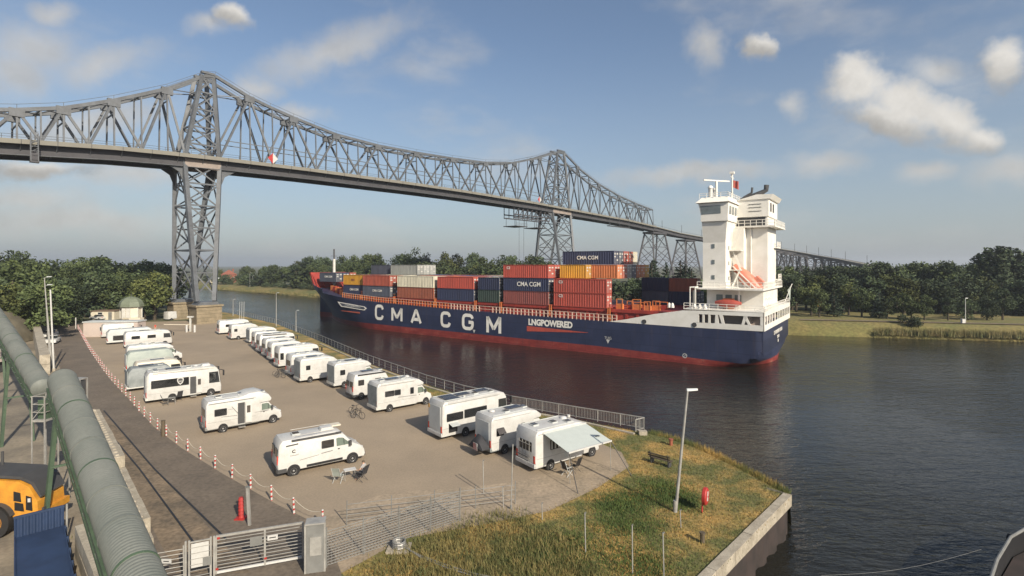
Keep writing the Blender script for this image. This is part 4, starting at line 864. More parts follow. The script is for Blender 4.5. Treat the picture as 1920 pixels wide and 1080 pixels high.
def rv(kind_, label, px, hdg=42, L=6.8, W=2.28, HT=2.9, body='white', roof=(), wins=None, door=None, stripe=None, extra=(), name=None, pos=None, sill='white_old', rear='plain', fit=None):
    """px: picture point under the near rear corner"""
    th = math.radians(hdg); hd = Vector((math.cos(th), math.sin(th), 0)); lf = Vector((-hd.y, hd.x, 0))
    c0 = pos if pos is not None else G(*px); c0 = Vector((c0.x, c0.y, 0.012))+lf*W/2
    nm = name or {'semi': 'motorhome', 'integrated': 'motorhome', 'alcove': 'motorhome', 'van': 'camper_van', 'caravan': 'caravan'}[kind_]
    cat = {'camper_van': 'camper van', 'caravan': 'caravan'}.get(nm, 'motorhome')
    t = thing(nm, label, cat, c0, th, 'holiday vehicles parked on the lot')
    hw = W/2; g0 = .40
    if kind_ in ('semi', 'alcove'):
        Lb = L-2.05
        if kind_ == 'semi': pr = [(.06, g0), (0, .9), (.02, HT-.35), (.22, HT-.03), (Lb-.6, HT), (Lb+.25, HT-.16), (Lb+.85, HT-.55), (Lb+.80, HT-.72), (Lb, HT-.8), (Lb, g0)]
        else: pr = [(.06, g0), (0, .9), (.02, HT-.35), (.2, HT-.08), (Lb-1.9, HT-.02), (Lb-1.0, HT+.22), (Lb-.1, HT+.24), (Lb+.75, HT-.12), (Lb+1.05, HT-.55), (Lb+.95, HT-.74), (Lb, HT-.8), (Lb, g0)]
        shell(pr, W).build('body', body, t, smooth=True)
        cab = [(Lb-.1, .38), (Lb-.1, 2.18), (Lb+.72, 2.15), (Lb+1.38, 1.38), (Lb+1.82, 1.16), (Lb+2.02, .86), (Lb+2.05, .45), (Lb+1.95, .34)]
        shell(cab, 2.02, .08).build('cab', 'white', t, smooth=True)
        sl = Vector((.66, 0, -.77)).normalized(); nn = Vector((.77, 0, .66)).normalized()*.012
        p = Vector((Lb+.74, 0, 2.11)); q = Vector((Lb+1.35, 0, 1.42))
        MB().add([p+nn+Vector((0,-.80,0)), p+nn+Vector((0,.80,0)), q+nn+Vector((0,.88,0)), q+nn+Vector((0,-.88,0))], [(0,1,2,3)]).build('windscreen', 'glass', t)
        for sg in (-1, 1):
            y = sg*1.012
            MB().prism([(Lb+.12, 1.38), (Lb+.12, 1.98), (Lb+.62, 2.0), (Lb+.78, 1.92), (Lb+1.18, 1.42)], y-.006, y+.006).build('cab_window', 'glass_green', t)
            MB().prism([(Lb+.72, 1.40), (Lb+.72, 1.96), (Lb+.77, 1.94), (Lb+.77, 1.40)], y-.010, y+.010).build('window_pillar', 'black', t)
            MB().box(Lb+1.0, Lb+1.16, y+sg*.04, y+sg*.26, 1.38, 1.72).build('mirror', 'dark_grey', t)
            MB().box(Lb+.26, Lb+.40, y-.012, y+.012, 1.18, 1.24).build('door_handle', 'black', t)
            MB().dome((Lb+1.88, sg*.78, .98), .17, .2, .14).build('headlight', 'grey_white', t, smooth=True)
        MB().box(Lb+1.99, Lb+2.07, -.85, .85, .40, .72).build('front_bumper', 'dark_grey', t); MB().box(Lb+2.02, Lb+2.09, -.26, .26, .5, .61).build('number_plate', 'white', t)
        axf, axr, wr = Lb+1.22, Lb*.30, .34; wy = .93
    elif kind_ == 'integrated':
        pr = [(.08, g0), (0, .9), (.03, HT-.4), (.25, HT-.04), (L-1.2, HT), (L-.55, HT-.16), (L-.28, HT-.5), (L-.06, 1.35), (L, 1.1), (L, .5), (L-.08, .36)]
        shell(pr, W, .13).build('body', body, t, smooth=True)
        p = Vector((L-.27, 0, HT-.62)); q = Vector((L-.065, 0, 1.42)); nn = Vector((.03, 0, .005))
        MB().loft([[p+nn+Vector((0,-hw+.12,0)), q+nn+Vector((0,-hw+.12,0))], [p+nn+Vector((0,hw-.12,0)), q+nn+Vector((0,hw-.12,0))]], cap=False, closed=False).build('windscreen', 'glass', t)
        for sg in (-1, 1):
            MB().prism([(L-1.35, 1.45), (L-1.35, HT-.65), (L-.38, HT-.65), (L-.2, 1.45)], sg*hw-.02, sg*hw+.008).build('cab_window', 'glass', t)
            beam('mirror_arm', (L-.25, sg*(hw-.1), HT-.45), (L+.25, sg*(hw+.16), HT-.55), .06, .06, 'black', t); MB().box(L+.12, L+.28, sg*(hw+.16)-.09, sg*(hw+.16)+.09, HT-1.15, HT-.55).build('mirror', 'black', t)
            MB().dome((L-.05, sg*.85, .85), .12, .2, .16).build('headlight', 'grey_white', t, smooth=True)
        MB().box(L-.03, L+.05, -.95, .95, .40, .66).build('front_bumper', 'mid_grey', t)
        axf, axr, wr = L-1.15, L*.33, .36; wy = hw-.16
    elif kind_ == 'van':
        pr = [(.04, .36), (.0, 1.0), (.10, 2.30), (.30, HT-.06), (L-2.25, HT), (L-1.85, HT-.10), (L-1.55, HT-.35), (L-.92, 1.52), (L-.36, 1.24), (L-.08, .92), (L, .55), (L-.08, .34)]
        shell(pr, W, .13).build('body', body, t, smooth=True)
        p = Vector((L-1.50, 0, HT-.42)); q = Vector((L-.95, 0, 1.57)); nn = Vector((.014, 0, .012))
        MB().add([p+nn+Vector((0,-.78,0)), p+nn+Vector((0,.78,0)), q+nn+Vector((0,.86,0)), q+nn+Vector((0,-.86,0))], [(0,1,2,3)]).build('windscreen', 'glass', t)
        for sg in (-1, 1):
            y = sg*hw
            MB().prism([(L-2.12, 1.50), (L-2.16, 2.08), (L-2.0, 2.12), (L-1.68, 2.06), (L-1.10, 1.52)], y-.02, y+.008).build('cab_window', 'glass_green', t)
            MB().prism([(L-1.62, 1.5), (L-1.67, 2.05), (L-1.60, 2.0), (L-1.55, 1.5)], y-.02, y+.012).build('window_pillar', 'black', t)
            MB().box(L-1.28, L-1.10, y+sg*.03, y+sg*.25, 1.42, 1.78).build('mirror', 'dark_grey', t)
            MB().box(L-2.05, L-1.90, y-.012, y+.012, 1.25, 1.33).build('door_handle', 'black', t)
            MB().box(1.9, L-1.7, y-.01, y+.018, .42, .60).build('sill_trim', 'black', t)
            MB().box(0.0, .60, y-.06, y+.012, .36, .62).build('corner_trim', 'dark_grey', t)
            MB().dome((L-.32, sg*.78, 1.02), .2, .2, .13).build('headlight', 'grey_white', t, smooth=True)
            MB().box(.0, .07, sg*.52-.36, sg*.52+.36, 1.42, 2.02).build('rear_window', 'glass', t)
            MB().box(-.015, .06, sg*(hw-.12)-.06, sg*(hw-.12)+.06, .95, 1.55).build('tail_light', 'lamp_glass', t)
        MB().box(-.05, .06, -.95, .95, .38, .62).build('rear_bumper', 'dark_grey', t); MB().box(L-.05, L+.03, -.88, .88, .36, .62).build('front_bumper', 'dark_grey', t)
        axf, axr, wr = L-.98, 1.05, .345; wy = hw-.15
    else:
        pr = [(.14, .46), (.0, 1.2), (.10, HT-.55), (.45, HT-.06), (L-.75, HT), (L-.3, HT-.28), (L-.02, 1.5), (L-.1, .75), (L-.3, .46)]
        shell(pr, W, .10).build('body', body, t, smooth=True)
        beam('drawbar', (L-.3, .35, .45), (L+1.15, 0, .45), .09, .09, 'galv', t); beam('drawbar', (L-.3, -.35, .45), (L+1.15, 0, .45), .09, .09, 'galv', t); MB().box(L-.05, L+.7, -.35, .35, .45, .8).build('gas_box', 'white', t)
        rod('jockey_wheel', (L+.8, .1, .06), (L+.8, .1, .8), .05, 'dark_grey', t)
        for sg in (-1, 1): MB().box(L-.18, L-.05, sg*.55-.4, sg*.55+.4, 1.6, 2.05).build('front_window', 'glass_brown', t)
        axf, axr, wr = None, L*.47, .32; wy = hw-.13
    for ax in (axr, axf):
        if ax is None: continue
        for sg in (-1, 1):
            yo = sg*hw if (kind_ in ('van', 'integrated', 'caravan') or ax == axr) else sg*1.012
            MB().disc_y(ax, wr+.03, yo-sg*.05, yo+sg*.006, wr+.09).build('wheel_arch', 'black', t)
            wheel(t, ax, yo-sg*.085, wr, sg)
    if kind_ != 'van':
        for sg in (-1, 1):
            MB().box(.0, L-2.2, sg*hw-.02*sg-.012, sg*hw-.02*sg+.012+.012*sg, g0-.02, g0+.16).build('side_skirt', sill, t)
            MB().box(-.02, .05, sg*(hw-.16)-.09, sg*(hw-.16)+.09, .72, 1.25).build('tail_light', 'lamp_glass', t)
        MB().box(-.07, .05, -hw+.05, hw-.05, g0-.02, .66).build('rear_bumper', sill, t); MB().box(-.085, -.06, -.26, .26, .50, .61).build('number_plate', 'white', t)
        if rear in ('window', 'rack'): MB().box(-.015, .05, -.75, .75, 1.45, 2.15).build('rear_window', 'glass', t)
        if rear == 'panel': MB().box(-.02, .04, -hw+.3, hw-.3, .85, HT-.45).build('rear_panel', 'grey_white', t)
        if rear == 'grey': MB().box(-.02, .05, -hw+.06, hw-.06, .72, HT-.32).build('rear_panel', 'tarp_grey', t)  # grey sheet over the rear; on white motorhomes shade is put into its colour
        if rear == 'dark':
            MB().box(-.03, .05, -hw+.15, hw-.15, 1.3, HT-.45).build('rear_window', 'glass', t); MB().box(-.03, .05, -hw+.2, hw-.2, .75, 1.2).build('rear_panel', 'mid_grey', t)
        if rear == 'rack':
            for y in (-.6, -.2, .2, .6): rod('bike_rack_bar', (-.12, y, .9), (-.12, y, 2.2), .022, 'galv', t)
            for z_ in (.95, 1.2, 1.5, 2.0): rod('bike_rack_bar', (-.14, -.75, z_), (-.14, .75, z_), .022, 'galv', t)
            for z_ in (.95, 1.2): rod('bike_rack_tray', (-.42, -.8, z_), (-.42, .8, z_), .03, 'dark_grey', t)
    if kind_ in ('semi', 'alcove', 'integrated'):
        for sg in (-1, 1):
            xe = L-2.5 if kind_ != 'integrated' else L-1.4
            beam('roof_gutter', (.25, sg*(hw-.005), HT-.26), (xe, sg*(hw-.005), HT-.26), .02, .03, 'mid_grey', t)
            beam('panel_seam', (.1, sg*(hw+.001), 1.02), (xe, sg*(hw+.001), 1.02), .006, .016, 'mid_grey', t)
            beam('roof_rail', (.4, sg*(hw-.28), HT+.03), (xe-.3, sg*(hw-.28), HT+.03), .04, .05, 'grey_white', t)
        MB().box(L*.42, L*.42+.42, -hw-.006, -hw+.02, .62, 1.0).build('service_hatch', 'grey_white', t)
    if wins is None: wins = [(L*.14, L*.14+.95, 1.5, 2.05)]
    for (x0, x1, z0, z1) in wins:
        for sg in (-1, 1):
            fr = MB().prism(rrect(x0-.04, x1+.04, z0-.04, z1+.04), sg*hw-.02, sg*hw+.006).build('window', 'dark_grey', t); MB().prism(rrect(x0, x1, z0, z1), sg*hw-.02, sg*hw+.014).build('pane', 'glass_brown' if body != 'white' or kind_ == 'van' else 'glass', fr)
    if door:
        x0, open_ = door
        d = MB().box(x0, x0+.62, -hw-.008, -hw+.05, .52, 2.42).build('door', 'dark_grey' if open_ else body, t)
        if open_:
            dl = MB().box(x0+.66, x0+1.22, -hw-.14, -hw-.09, .55, 2.40).build('open_door_leaf', 'white', t); MB().box(x0+.78, x0+1.1, -hw-.15, -hw-.141, 1.45, 2.1).build('door_window', 'glass_brown', dl)
            MB().box(x0, x0+.62, -hw-.38, -hw-.05, .24, .30).build('entry_step', 'steel', t)
        else: MB().box(x0+.14, x0+.48, -hw-.02, -hw-.009, 1.5, 2.05).build('door_window', 'glass_brown', d)
    for it in roof:
        k = it[0]; x = it[1]; y = it[2] if len(it) > 2 else 0; zt_ = HT+(.0 if kind_ != 'alcove' else -.01)
        if k == 'hatch':
            h_ = MB().box(x-.28, x+.28, y-.28, y+.28, zt_-.03, zt_+.06).build('roof_hatch', 'grey_white', t); MB().box(x-.22, x+.22, y-.22, y+.22, zt_+.06, zt_+.10).build('hatch_lid', 'glass_brown', h_)
        elif k == 'solar':
            h_ = MB().box(x-.75, x+.75, y-.36, y+.36, zt_+.02, zt_+.07).build('solar_panel', 'solar', t); MB().loft([[(x+a*.77, y+c*.38, zt_+.074) for a, c in ((-1,-1),(1,-1),(1,1),(-1,1))], [(x+a*.73, y+c*.34, zt_+.074) for a, c in ((-1,-1),(1,-1),(1,1),(-1,1))]], cap=False).build('panel_frame', 'rim', h_)
        elif k == 'ac': shell([(x-.5, zt_-.02), (x-.42, zt_+.2), (x+.35, zt_+.22), (x+.5, zt_-.02)], .75, .06).build('roof_air_unit', 'white', t, smooth=True)
        elif k == 'dish':
            MB().dome((x, y, zt_), .3, .3, .16).build('satellite_dome', 'white', t, smooth=True)
        elif k == 'rail':
            for yy_ in (-hw+.2, hw-.2): rod('roof_rail', (x, yy_, zt_+.12), (x+(it[2] if len(it) > 2 else 2.5), yy_, zt_+.12), .025, 'galv', t)
        elif k == 'awning': # rolled awning case along the near roof edge
            MB().box(x, x+it[2], -hw-.06, -hw+.06, HT-.20, HT-.07).build('awning_case', it[3] if len(it) > 3 else 'white', t)
        elif k == 'fan': MB().tube([(x, y, zt_-.05), (x, y, zt_+.12)], .13, 10).build('roof_vent', 'white_old', t)
    if stripe:
        for (x0, z0, x1, z1, h_, m_) in stripe: MB().prism([(x0, z0), (x1, z1), (x1, z1+h_), (x0, z0+h_)], -hw-.004, -hw+.01).build('stripe', m_, t)
    if fit:
        k = fit/L; t.scale = (k, 1, 1)
        for ch in t.children:
            if ch.name.startswith('wheel') and not ch.name.startswith('wheel_arch'): ch.scale = (1/k, 1, 1)
    return t
# --- near side of the left row
L1 = rv('van', 'white camper van with black roof rail, person and table at its near front side', (520,899), 35, 6.1, 2.05, 2.62, fit=6.3, roof=(('hatch',1.4,.1),('rail',1.2,2.6),('awning',.9,3.4,'dark_grey'),('ac',3.5)), wins=[(2.95,3.75,1.55,2.05)],
        stripe=[(1.45,1.0,2.75,1.12,.035,'mid_grey'),(2.9,1.16,3.7,1.22,.06,'mid_grey'),(.55,2.12,1.35,2.16,.10,'dark_grey')])
text('logo', 'C', .32, 'black', L1, (1.05,-1.04,1.72), (PI/2,0,0), .012, ext=.003); text('lettering', 'CARADO', .14, 'mid_grey', L1, (1.1,-1.04,1.45), (PI/2,0,0), ext=.003)
MB().box(3.5,4.6,.1,.75,2.66,2.76).build('roof_board', 'cream', L1)
L2 = rv('alcove', 'white motorhome with bulging cab roof and open side door, beside the striped bollards', (386,817), 40, 6.9, 2.34, 2.95, fit=6.4, roof=(('hatch',1.3,.2),('hatch',3.3,.2),('hatch',5.2,0)), wins=[(.75,1.75,1.55,2.1)], door=(2.75,True), rear='window', sill='mid_grey',
        stripe=[(.2,2.62,4.2,2.62,.05,'mid_grey'),(1.9,1.95,2.3,1.95,.035,'mid_grey'),(2.2,2.15,2.75,1.45,.10,'mid_grey'),(1.3,1.38,2.7,1.30,.035,'dark_grey'),(4.3,1.30,5.6,1.36,.03,'mid_grey')])
L3 = rv('integrated', 'long white coach-style motorhome with dark window band, shield emblem and open door', (274,759), 40, 7.7, 2.45, 3.35, roof=(('hatch',1.0,-.3),('hatch',1.0,.5),('solar',2.8,.3),('hatch',4.4),('dish',5.2,.4),('ac',6.2),('awning',.6,6.4,'white_old')), wins=[(.5,4.2,1.62,2.42)], door=(4.35,True), rear='panel', fit=7.2)
MB().prism([(3.05,2.42),(3.0,2.2),(3.1,1.9),(3.35,1.68),(3.6,1.9),(3.7,2.2),(3.65,2.42),(3.35,2.5)], -1.252, -1.243).build('shield_emblem', 'white', L3)
MB().prism([(3.14,2.34),(3.12,2.2),(3.18,1.98),(3.35,1.83),(3.52,1.98),(3.58,2.2),(3.56,2.34),(3.35,2.40)], -1.257, -1.253).build('shield_field', 'dark_grey', L3)
MB().box(3.2,3.5,-1.262,-1.258,2.05,2.12).build('shield_mark', 'white', L3)
MB().prism(rrect(6.35,7.05,1.75,2.55), -1.245, -1.236).build('curtain', 'grey_white', L3)
L4 = rv('caravan', 'caravan under a dull grey cover between the coach-style motorhome and the green-covered caravan', None, 42, 4.6, 2.3, 2.75, 'tarp_grey', pos=Vector((-45.2,61.4,0)), rear='grey', wins=[], roof=(('solar',2.0,.3),('hatch',3.4)))
rv('integrated', 'white motorhome roof with pale yellow rack behind the grey-covered caravan', None, 42, 5.2, 2.28, 2.6, 'cream', pos=Vector((-47.6,66.0,0)), roof=(('solar',2.5,.2),('rail',1,3.4)), rear='panel')
L5 = rv('caravan', 'caravan wrapped in a pale green cover, cab of a white motorhome showing beyond', (237,702), 42, 5.6, 2.35, 3.0, 'tarp_green', wins=[], rear='panel')
L6 = rv('semi', 'white motorhome with dark cab windows just beyond the green-covered caravan', None, 42, 7.1, 2.28, 2.85, pos=Vector((-57.3,77.8,0)), roof=(('hatch',1.5),('hatch',3.4,.3),('dish',2.6)), wins=[(.9,1.7,1.6,2.15),(3.7,4.3,1.6,2.15)], door=(4.4,False))
L7 = rv('integrated', 'white motorhome with striped front roof, third from the far end of the left row', (234,654), 42, 7.2, 2.3, 2.9, roof=(('solar',3),('hatch',1.5),('hatch',5)), wins=[(1,2.2,1.6,2.1),(3.4,4.6,1.6,2.1)], rear='panel')
L8 = rv('caravan', 'grey-white caravan with dark lower panel and bright wheel in the left row', (201,647), 42, 7.2, 2.3, 2.8, 'grey_white', wins=[(.9,2.8,.75,1.6)], rear='panel', roof=(('hatch',2),))
L9 = rv('integrated', 'white motorhome farthest back in the left row, next to the pale hut', (191,635), 42, 6.4, 2.3, 2.8, rear='window', wins=[])
# --- right row along the canal, nearest first
R1 = rv('semi', 'white caravan-like motorhome with its pale awning spread and bike rack on the rear', (1004,890), 36, 7.00, 2.38, 3.01, body='white', roof=(('hatch',1.1,.3),('hatch',2.8,.0),('dish',4.2,.3),('hatch',3.9,-.5),('fan',4.9,.4)), wins=[(1.5,3.3,1.5,2.15)], rear='rack', sill='white', stripe=[(.35,.55,.75,.55,.10,'cream')], fit=6.6)
R2 = rv('semi', 'white motorhome with propped-open side window and covered bike at its rear, next to the awning', (921,858), 37, 7.00, 2.36, 3.06, roof=(('dish',1.3,.4),('hatch',2.3,-.3),('solar',3.6,.3),('hatch',4.6)), wins=[(.6,1.35,1.55,2.1),(3.4,3.75,1.55,2.1),(4.3,4.7,1.6,2.0)], rear='panel', sill='tarp_grey', fit=6.2)
R3 = rv('integrated', 'large cream-white motorhome with long dark window band and open garage hatch', (829,829), 39, 8.20, 2.41, 3.31, roof=(('solar',1.6,.4),('solar',1.6,-.5),('solar',3.4,.3),('hatch',4.6,-.2),('solar',5.8,.4),('hatch',6.4,-.4),('awning',.7,6.4,'white'),('fan',3.0,-.6)), wins=[(.55,2.4,1.62,2.22),(2.6,5.3,1.62,2.3)], rear='panel', sill='white', fit=7.2)
MB().box(.75,1.75,-1.22,-1.206,.62,1.42).build('garage_opening', 'black', R3)
MB().add([(.75,-1.22,1.44),(1.75,-1.22,1.44),(1.75,-1.85,1.28),(.75,-1.85,1.28)], [(0,1,2,3)]).build('garage_flap', 'grey_white', R3)
MB().box(-.05,-.01,.85,1.05,2.5,2.85).build('yellow_marker', 'c_yellow', R3)
R4 = rv('semi', 'white motorhome with shaded grey rear, silver wheel and bicycles parked behind it', (707,777), 39, 7.20, 2.36, 3.01, roof=(('hatch',1.2,.2),('solar',2.6,.3),('hatch',3.8),('dish',4.6,.3),('awning',.5,4.4)), wins=[(1.0,2.1,1.6,2.1),(2.2,2.9,1.6,2.1),(4.2,4.6,1.5,2.1)], rear='grey', stripe=[(2.6,1.32,5,1.22,.04,'dark_grey')], fit=6.4)
R5 = rv('van', 'white camper van with dark rear doors and black awning rail in the canal row', (662,752), 40, 6.00, 2.11, 2.86, roof=(('awning',.6,3.6,'black'),('solar',2.4,.2),('hatch',4)), wins=[(.7,1.4,1.6,2.15),(2.9,3.7,1.6,2.1)], fit=5.4)
R6 = rv('semi', 'white motorhome with shaded grey rear and small square window, beyond the black-railed camper van', (627,730), 41, 7.00, 2.36, 3.06, roof=(('hatch',1.2),('solar',3),('hatch',4.4)), wins=[(.9,1.6,1.6,2.15)], rear='grey', fit=5.8)
R7 = rv('semi', 'white motorhome with flat shaded grey rear and one square window, mid canal row', (563,720), 41, 7.00, 2.36, 3.06, roof=(('solar',2.4,.3),('hatch',3.8),('dish',1.1)), wins=[(.9,1.5,1.65,2.15)], rear='grey', fit=5.8)
R7b = rv('semi', 'white motorhome squeezed left of the flat grey-backed one, bicycles at its tail', (546,708), 41, 6.80, 2.36, 2.96, roof=(('hatch',1.4),('hatch',3)), wins=[(.9,1.5,1.6,2.1)], rear='window', fit=5.8)
R8 = rv('integrated', 'white motorhome with tall dark rear side window in the canal row', (523,692), 41, 7.00, 2.36, 3.11, roof=(('solar',2),('hatch',3.4),('dish',4.6,.3)), wins=[(.25,.75,1.3,2.2)], rear='window', fit=6.0)
R9 = rv('semi', 'white motorhome with solar roof, seventh from the far end of the canal row', (509,679), 41, 6.60, 2.36, 2.91, roof=(('solar',2.4),('hatch',4)), rear='window', fit=5.8)
R10 = rv('semi', 'white motorhome, sixth from the far end of the canal row', (498,671), 41, 6.60, 2.36, 2.96, roof=(('hatch',1.4),('solar',3)), rear='window', fit=5.8)
R11 = rv('integrated', 'white motorhome with dark roof edge, fifth from the far end of the canal row', (487,663), 41, 7.00, 2.36, 3.11, roof=(('solar',1.8),('solar',3.6),('awning',.5,4.6,'dark_grey')), rear='window', fit=6.0)
R12 = rv('semi', 'pinkish-white motorhome with one square side window, third from the far end of the canal row', (468,645), 42, 6.80, 2.36, 2.91, roof=(('hatch',2),), wins=[(.9,1.8,1.6,2.1)], rear='grey', fit=6.0)
R13 = rv('semi', 'white motorhome with small dark window, second from far end of canal row', (434,638), 42, 6.80, 2.36, 3.01, roof=(('solar',2.6),('hatch',4.2)), wins=[(.6,1.2,1.65,2.15)], rear='window', fit=6.0)
R14 = rv('integrated', 'white motorhome at the far end of the canal row, beside the stone pier', (411,628), 42, 6.80, 2.36, 2.96, roof=(('solar',2.4),), wins=[(1.4,2.2,1.6,2.1)], rear='window', fit=6.2)
R11b = rv('semi', 'white motorhome, fourth from the far end of the canal row', (478,655), 41, 6.60, 2.36, 2.96, roof=(('hatch',2),('solar',3.4)), rear='window', fit=5.8)
# awning of the nearest one, with poles and guy straps
aw = bpy.data.objects.new('awning', None); C.objects.link(aw); aw.parent = R1
b = MB(); b.loft([[(x, -1.22, 2.80), (x, -2.1, 2.62), (x, -3.0, 2.40), (x, -3.9, 2.20)] for x in (.75,1.6,2.5,3.4,4.3,5.2)], cap=False, closed=False); b.build('awning_cloth', 'awning', aw, smooth=True)
beam('front_bar', (.75,-3.92,2.19), (5.2,-3.92,2.19), .09, .11, 'white', aw); MB().box(.7,5.25,-1.27,-1.15,2.74,2.88).build('awning_case', 'white', aw)
for x in (.85, 5.1): rod('awning_leg', (x,-3.88,2.15), (x+.1,-3.85,0), .022, 'galv', aw)
rod('guy_strap', (.8,-3.92,2.15), (.3,-5.3,0), .03, 'black', aw); rod('guy_strap', (5.15,-3.92,2.15), (5.7,-5.4,0), .03, 'black', aw)
MB().prism([(4.4,2.41),(4.8,2.41),(4.8,2.43),(4.4,2.43)], -3.15, -2.95).build('awning_patch', 'mid_grey', aw)
for x in (1.55,1.9,2.25,2.6): MB().box(x,x+.16,-1.212,-1.205,1.5,2.15).build('curtain', 'grey_white', R1)
# covered bike with warning board behind R2, grey propped window, blinds
cb = thing('covered_bicycle', 'bulky dark grey covered bike hung behind a motorhome', 'bicycle', R2.matrix_basis @ Vector((-.6,-.3,0)), R2.rotation_euler.z)
b = MB(); b.loft([[(.42*c_, 1.15*(t_-.5)*1.7, .55+.55*math.sin(PI*t_)*k+.15) for c_, k in ((-1,.2),(-.8,1.2),(0,1.9),(.8,1.2),(1,.2),(.6,-.5),(-.6,-.5))] for t_ in (0.02,.2,.4,.6,.8,.98)]); b.build('cover', 'cloth_dark', cb, smooth=True)
wbd = thing('warning_board', 'square red and white striped warning board on the covered bike', 'warning sign', R2.matrix_basis @ Vector((-1.06,-.35,0)), R2.rotation_euler.z)
MB().box(-.02,.01,-.28,.28,.55,1.1).build('board', 'white', wbd)
for k in range(4):
    y0 = -.27+k*.15; MB().add([(-.024,y0,.56),(-.024,y0+.07,.56),(-.024,min(y0+.30,.275),1.09),(-.024,min(y0+.2,.275),1.09)], [(0,1,2,3)]).build('red_stripe', 'red_paint', wbd)
beam('bracket', (.0,0,.6), (.4,0,.6), .05, .05, 'galv', wbd)
MB().add([(.6,-1.16,2.12),(1.4,-1.16,2.12),(1.4,-1.55,1.75),(.6,-1.55,1.75)], [(0,1,2,3)]).build('propped_window', 'glass_brown', R2)
# ------------------------------------------------------------------ small things on the lot
def folding_chair(label, p, rz, m='cloth_dark', fr='dark_grey', lean=0):
    t = thing('folding_chair', label, 'chair', (p.x, p.y, .014), rz, 'camping chairs')
    MB().add([(-.02,-.25,.46),(.46,-.25,.42),(.46,.25,.42),(-.02,.25,.46)], [(0,1,2,3)]).build('seat', m, t); MB().loft([[(-.02,-.25,.46),(-.02,.25,.46)],[(-.16,-.25,.8),(-.16,.25,.8)],[(-.3-lean,-.25,1.14),(-.3-lean,.25,1.14)]], cap=False, closed=False).build('backrest', m, t)
    for sg in (-.27, .27):
        rod('leg', (.46,sg,0), (-.06,sg,.5), .016, fr, t); rod('leg', (-.12,sg,0), (.46,sg,.44), .016, fr, t); rod('back_post', (-.02,sg,.44), (-.31-lean,sg,1.15), .016, fr, t); beam('armrest', (-.1,sg,.64), (.42,sg,.64), .05, .03, fr, t)
    return t
def camp_table(label, p, rz, w=.8, d=.55, m='white'):
    t = thing('camping_table', label, 'table', (p.x, p.y, .014), rz)
    MB().box(-w/2,w/2,-d/2,d/2,.68,.71).build('table_top', m, t)
    for sx in (-1,1):
        for sy in (-1,1): rod('leg', (sx*(w/2-.05),sy*(d/2-.05),.68), (sx*(w/2-.02),sy*(d/2-.02),0), .016, 'galv', t)
    return t
folding_chair('pale green folding recliner with its back to the viewer by the camper van', G(632,906), 1.5, 'tarp_green', 'grey_white', .05)
camp_table('small white folding table between the recliner and the seated person', G(656,899), .5)
folding_chair('dark folding chair carrying the seated person by the camper van', G(682,902), 2.75)
folding_chair('dark folding chair standing farther back by the coach-style motorhome door', G(336,752), 2.6); folding_chair('dark folding chair tilted towards the door near the striped bollards', G(307,760), .6)
camp_table('small grey folding table between two dark chairs', G(322,758), .5, .7, .6, 'mid_grey')
folding_chair('tall black folding chair under the spread awning', G(1082,886), 2.4, 'black'); folding_chair('light-legged black camp chair beside the rear wheel under the awning', G(1060,893), .7, 'black', 'grey_white')
def bicycle(label, p, rz):
    t = thing('bicycle', label, 'bicycle', (p.x, p.y, .014), rz, 'bicycles on the lot')
    for x in (0, 1.05):
        n_ = 18; w_ = MB().tube([(x+.33*math.cos(2*PI*k/n_), 0, .34+.33*math.sin(2*PI*k/n_)) for k in range(n_+1)], .022, 6, False).build('wheel', 'black', t)
        for k in range(6): rod('spoke', (x,0,.34), (x+.32*math.cos(k*PI/3),0,.34+.32*math.sin(k*PI/3)), .004, 'steel', w_)
    for a, c in (((0,0,.34),(.42,0,.32)),((.42,0,.32),(.30,0,.85)),((0,0,.34),(.32,0,.75)),((.42,0,.32),(.92,0,.78)),((.32,0,.74),(.90,0,.82)),((1.05,0,.34),(.88,0,.98))): rod('frame_tube', a, c, .02, 'black', t)
    beam('handlebar', (.86,-.3,1.0), (.86,.3,1.0), .03, .03, 'black', t); MB().box(.18,.42,-.07,.07,.86,.92).build('saddle', 'black', t); rod('crank', (.42,-.1,.18), (.42,.1,.46), .015, 'steel', t); return t
bicycle('black bicycle leaning at the tail of the white motorhome with silver wheel', G(658,776), -.6); bicycle('black bicycle nearest the lot behind the motorhome with silver wheel', G(662,784), -.35)
bicycle('bicycle in the huddle behind the mid canal row', G(516,705), .3); bicycle('dark bicycle at the outside of the huddle behind the mid canal row', G(519,708), -.3)
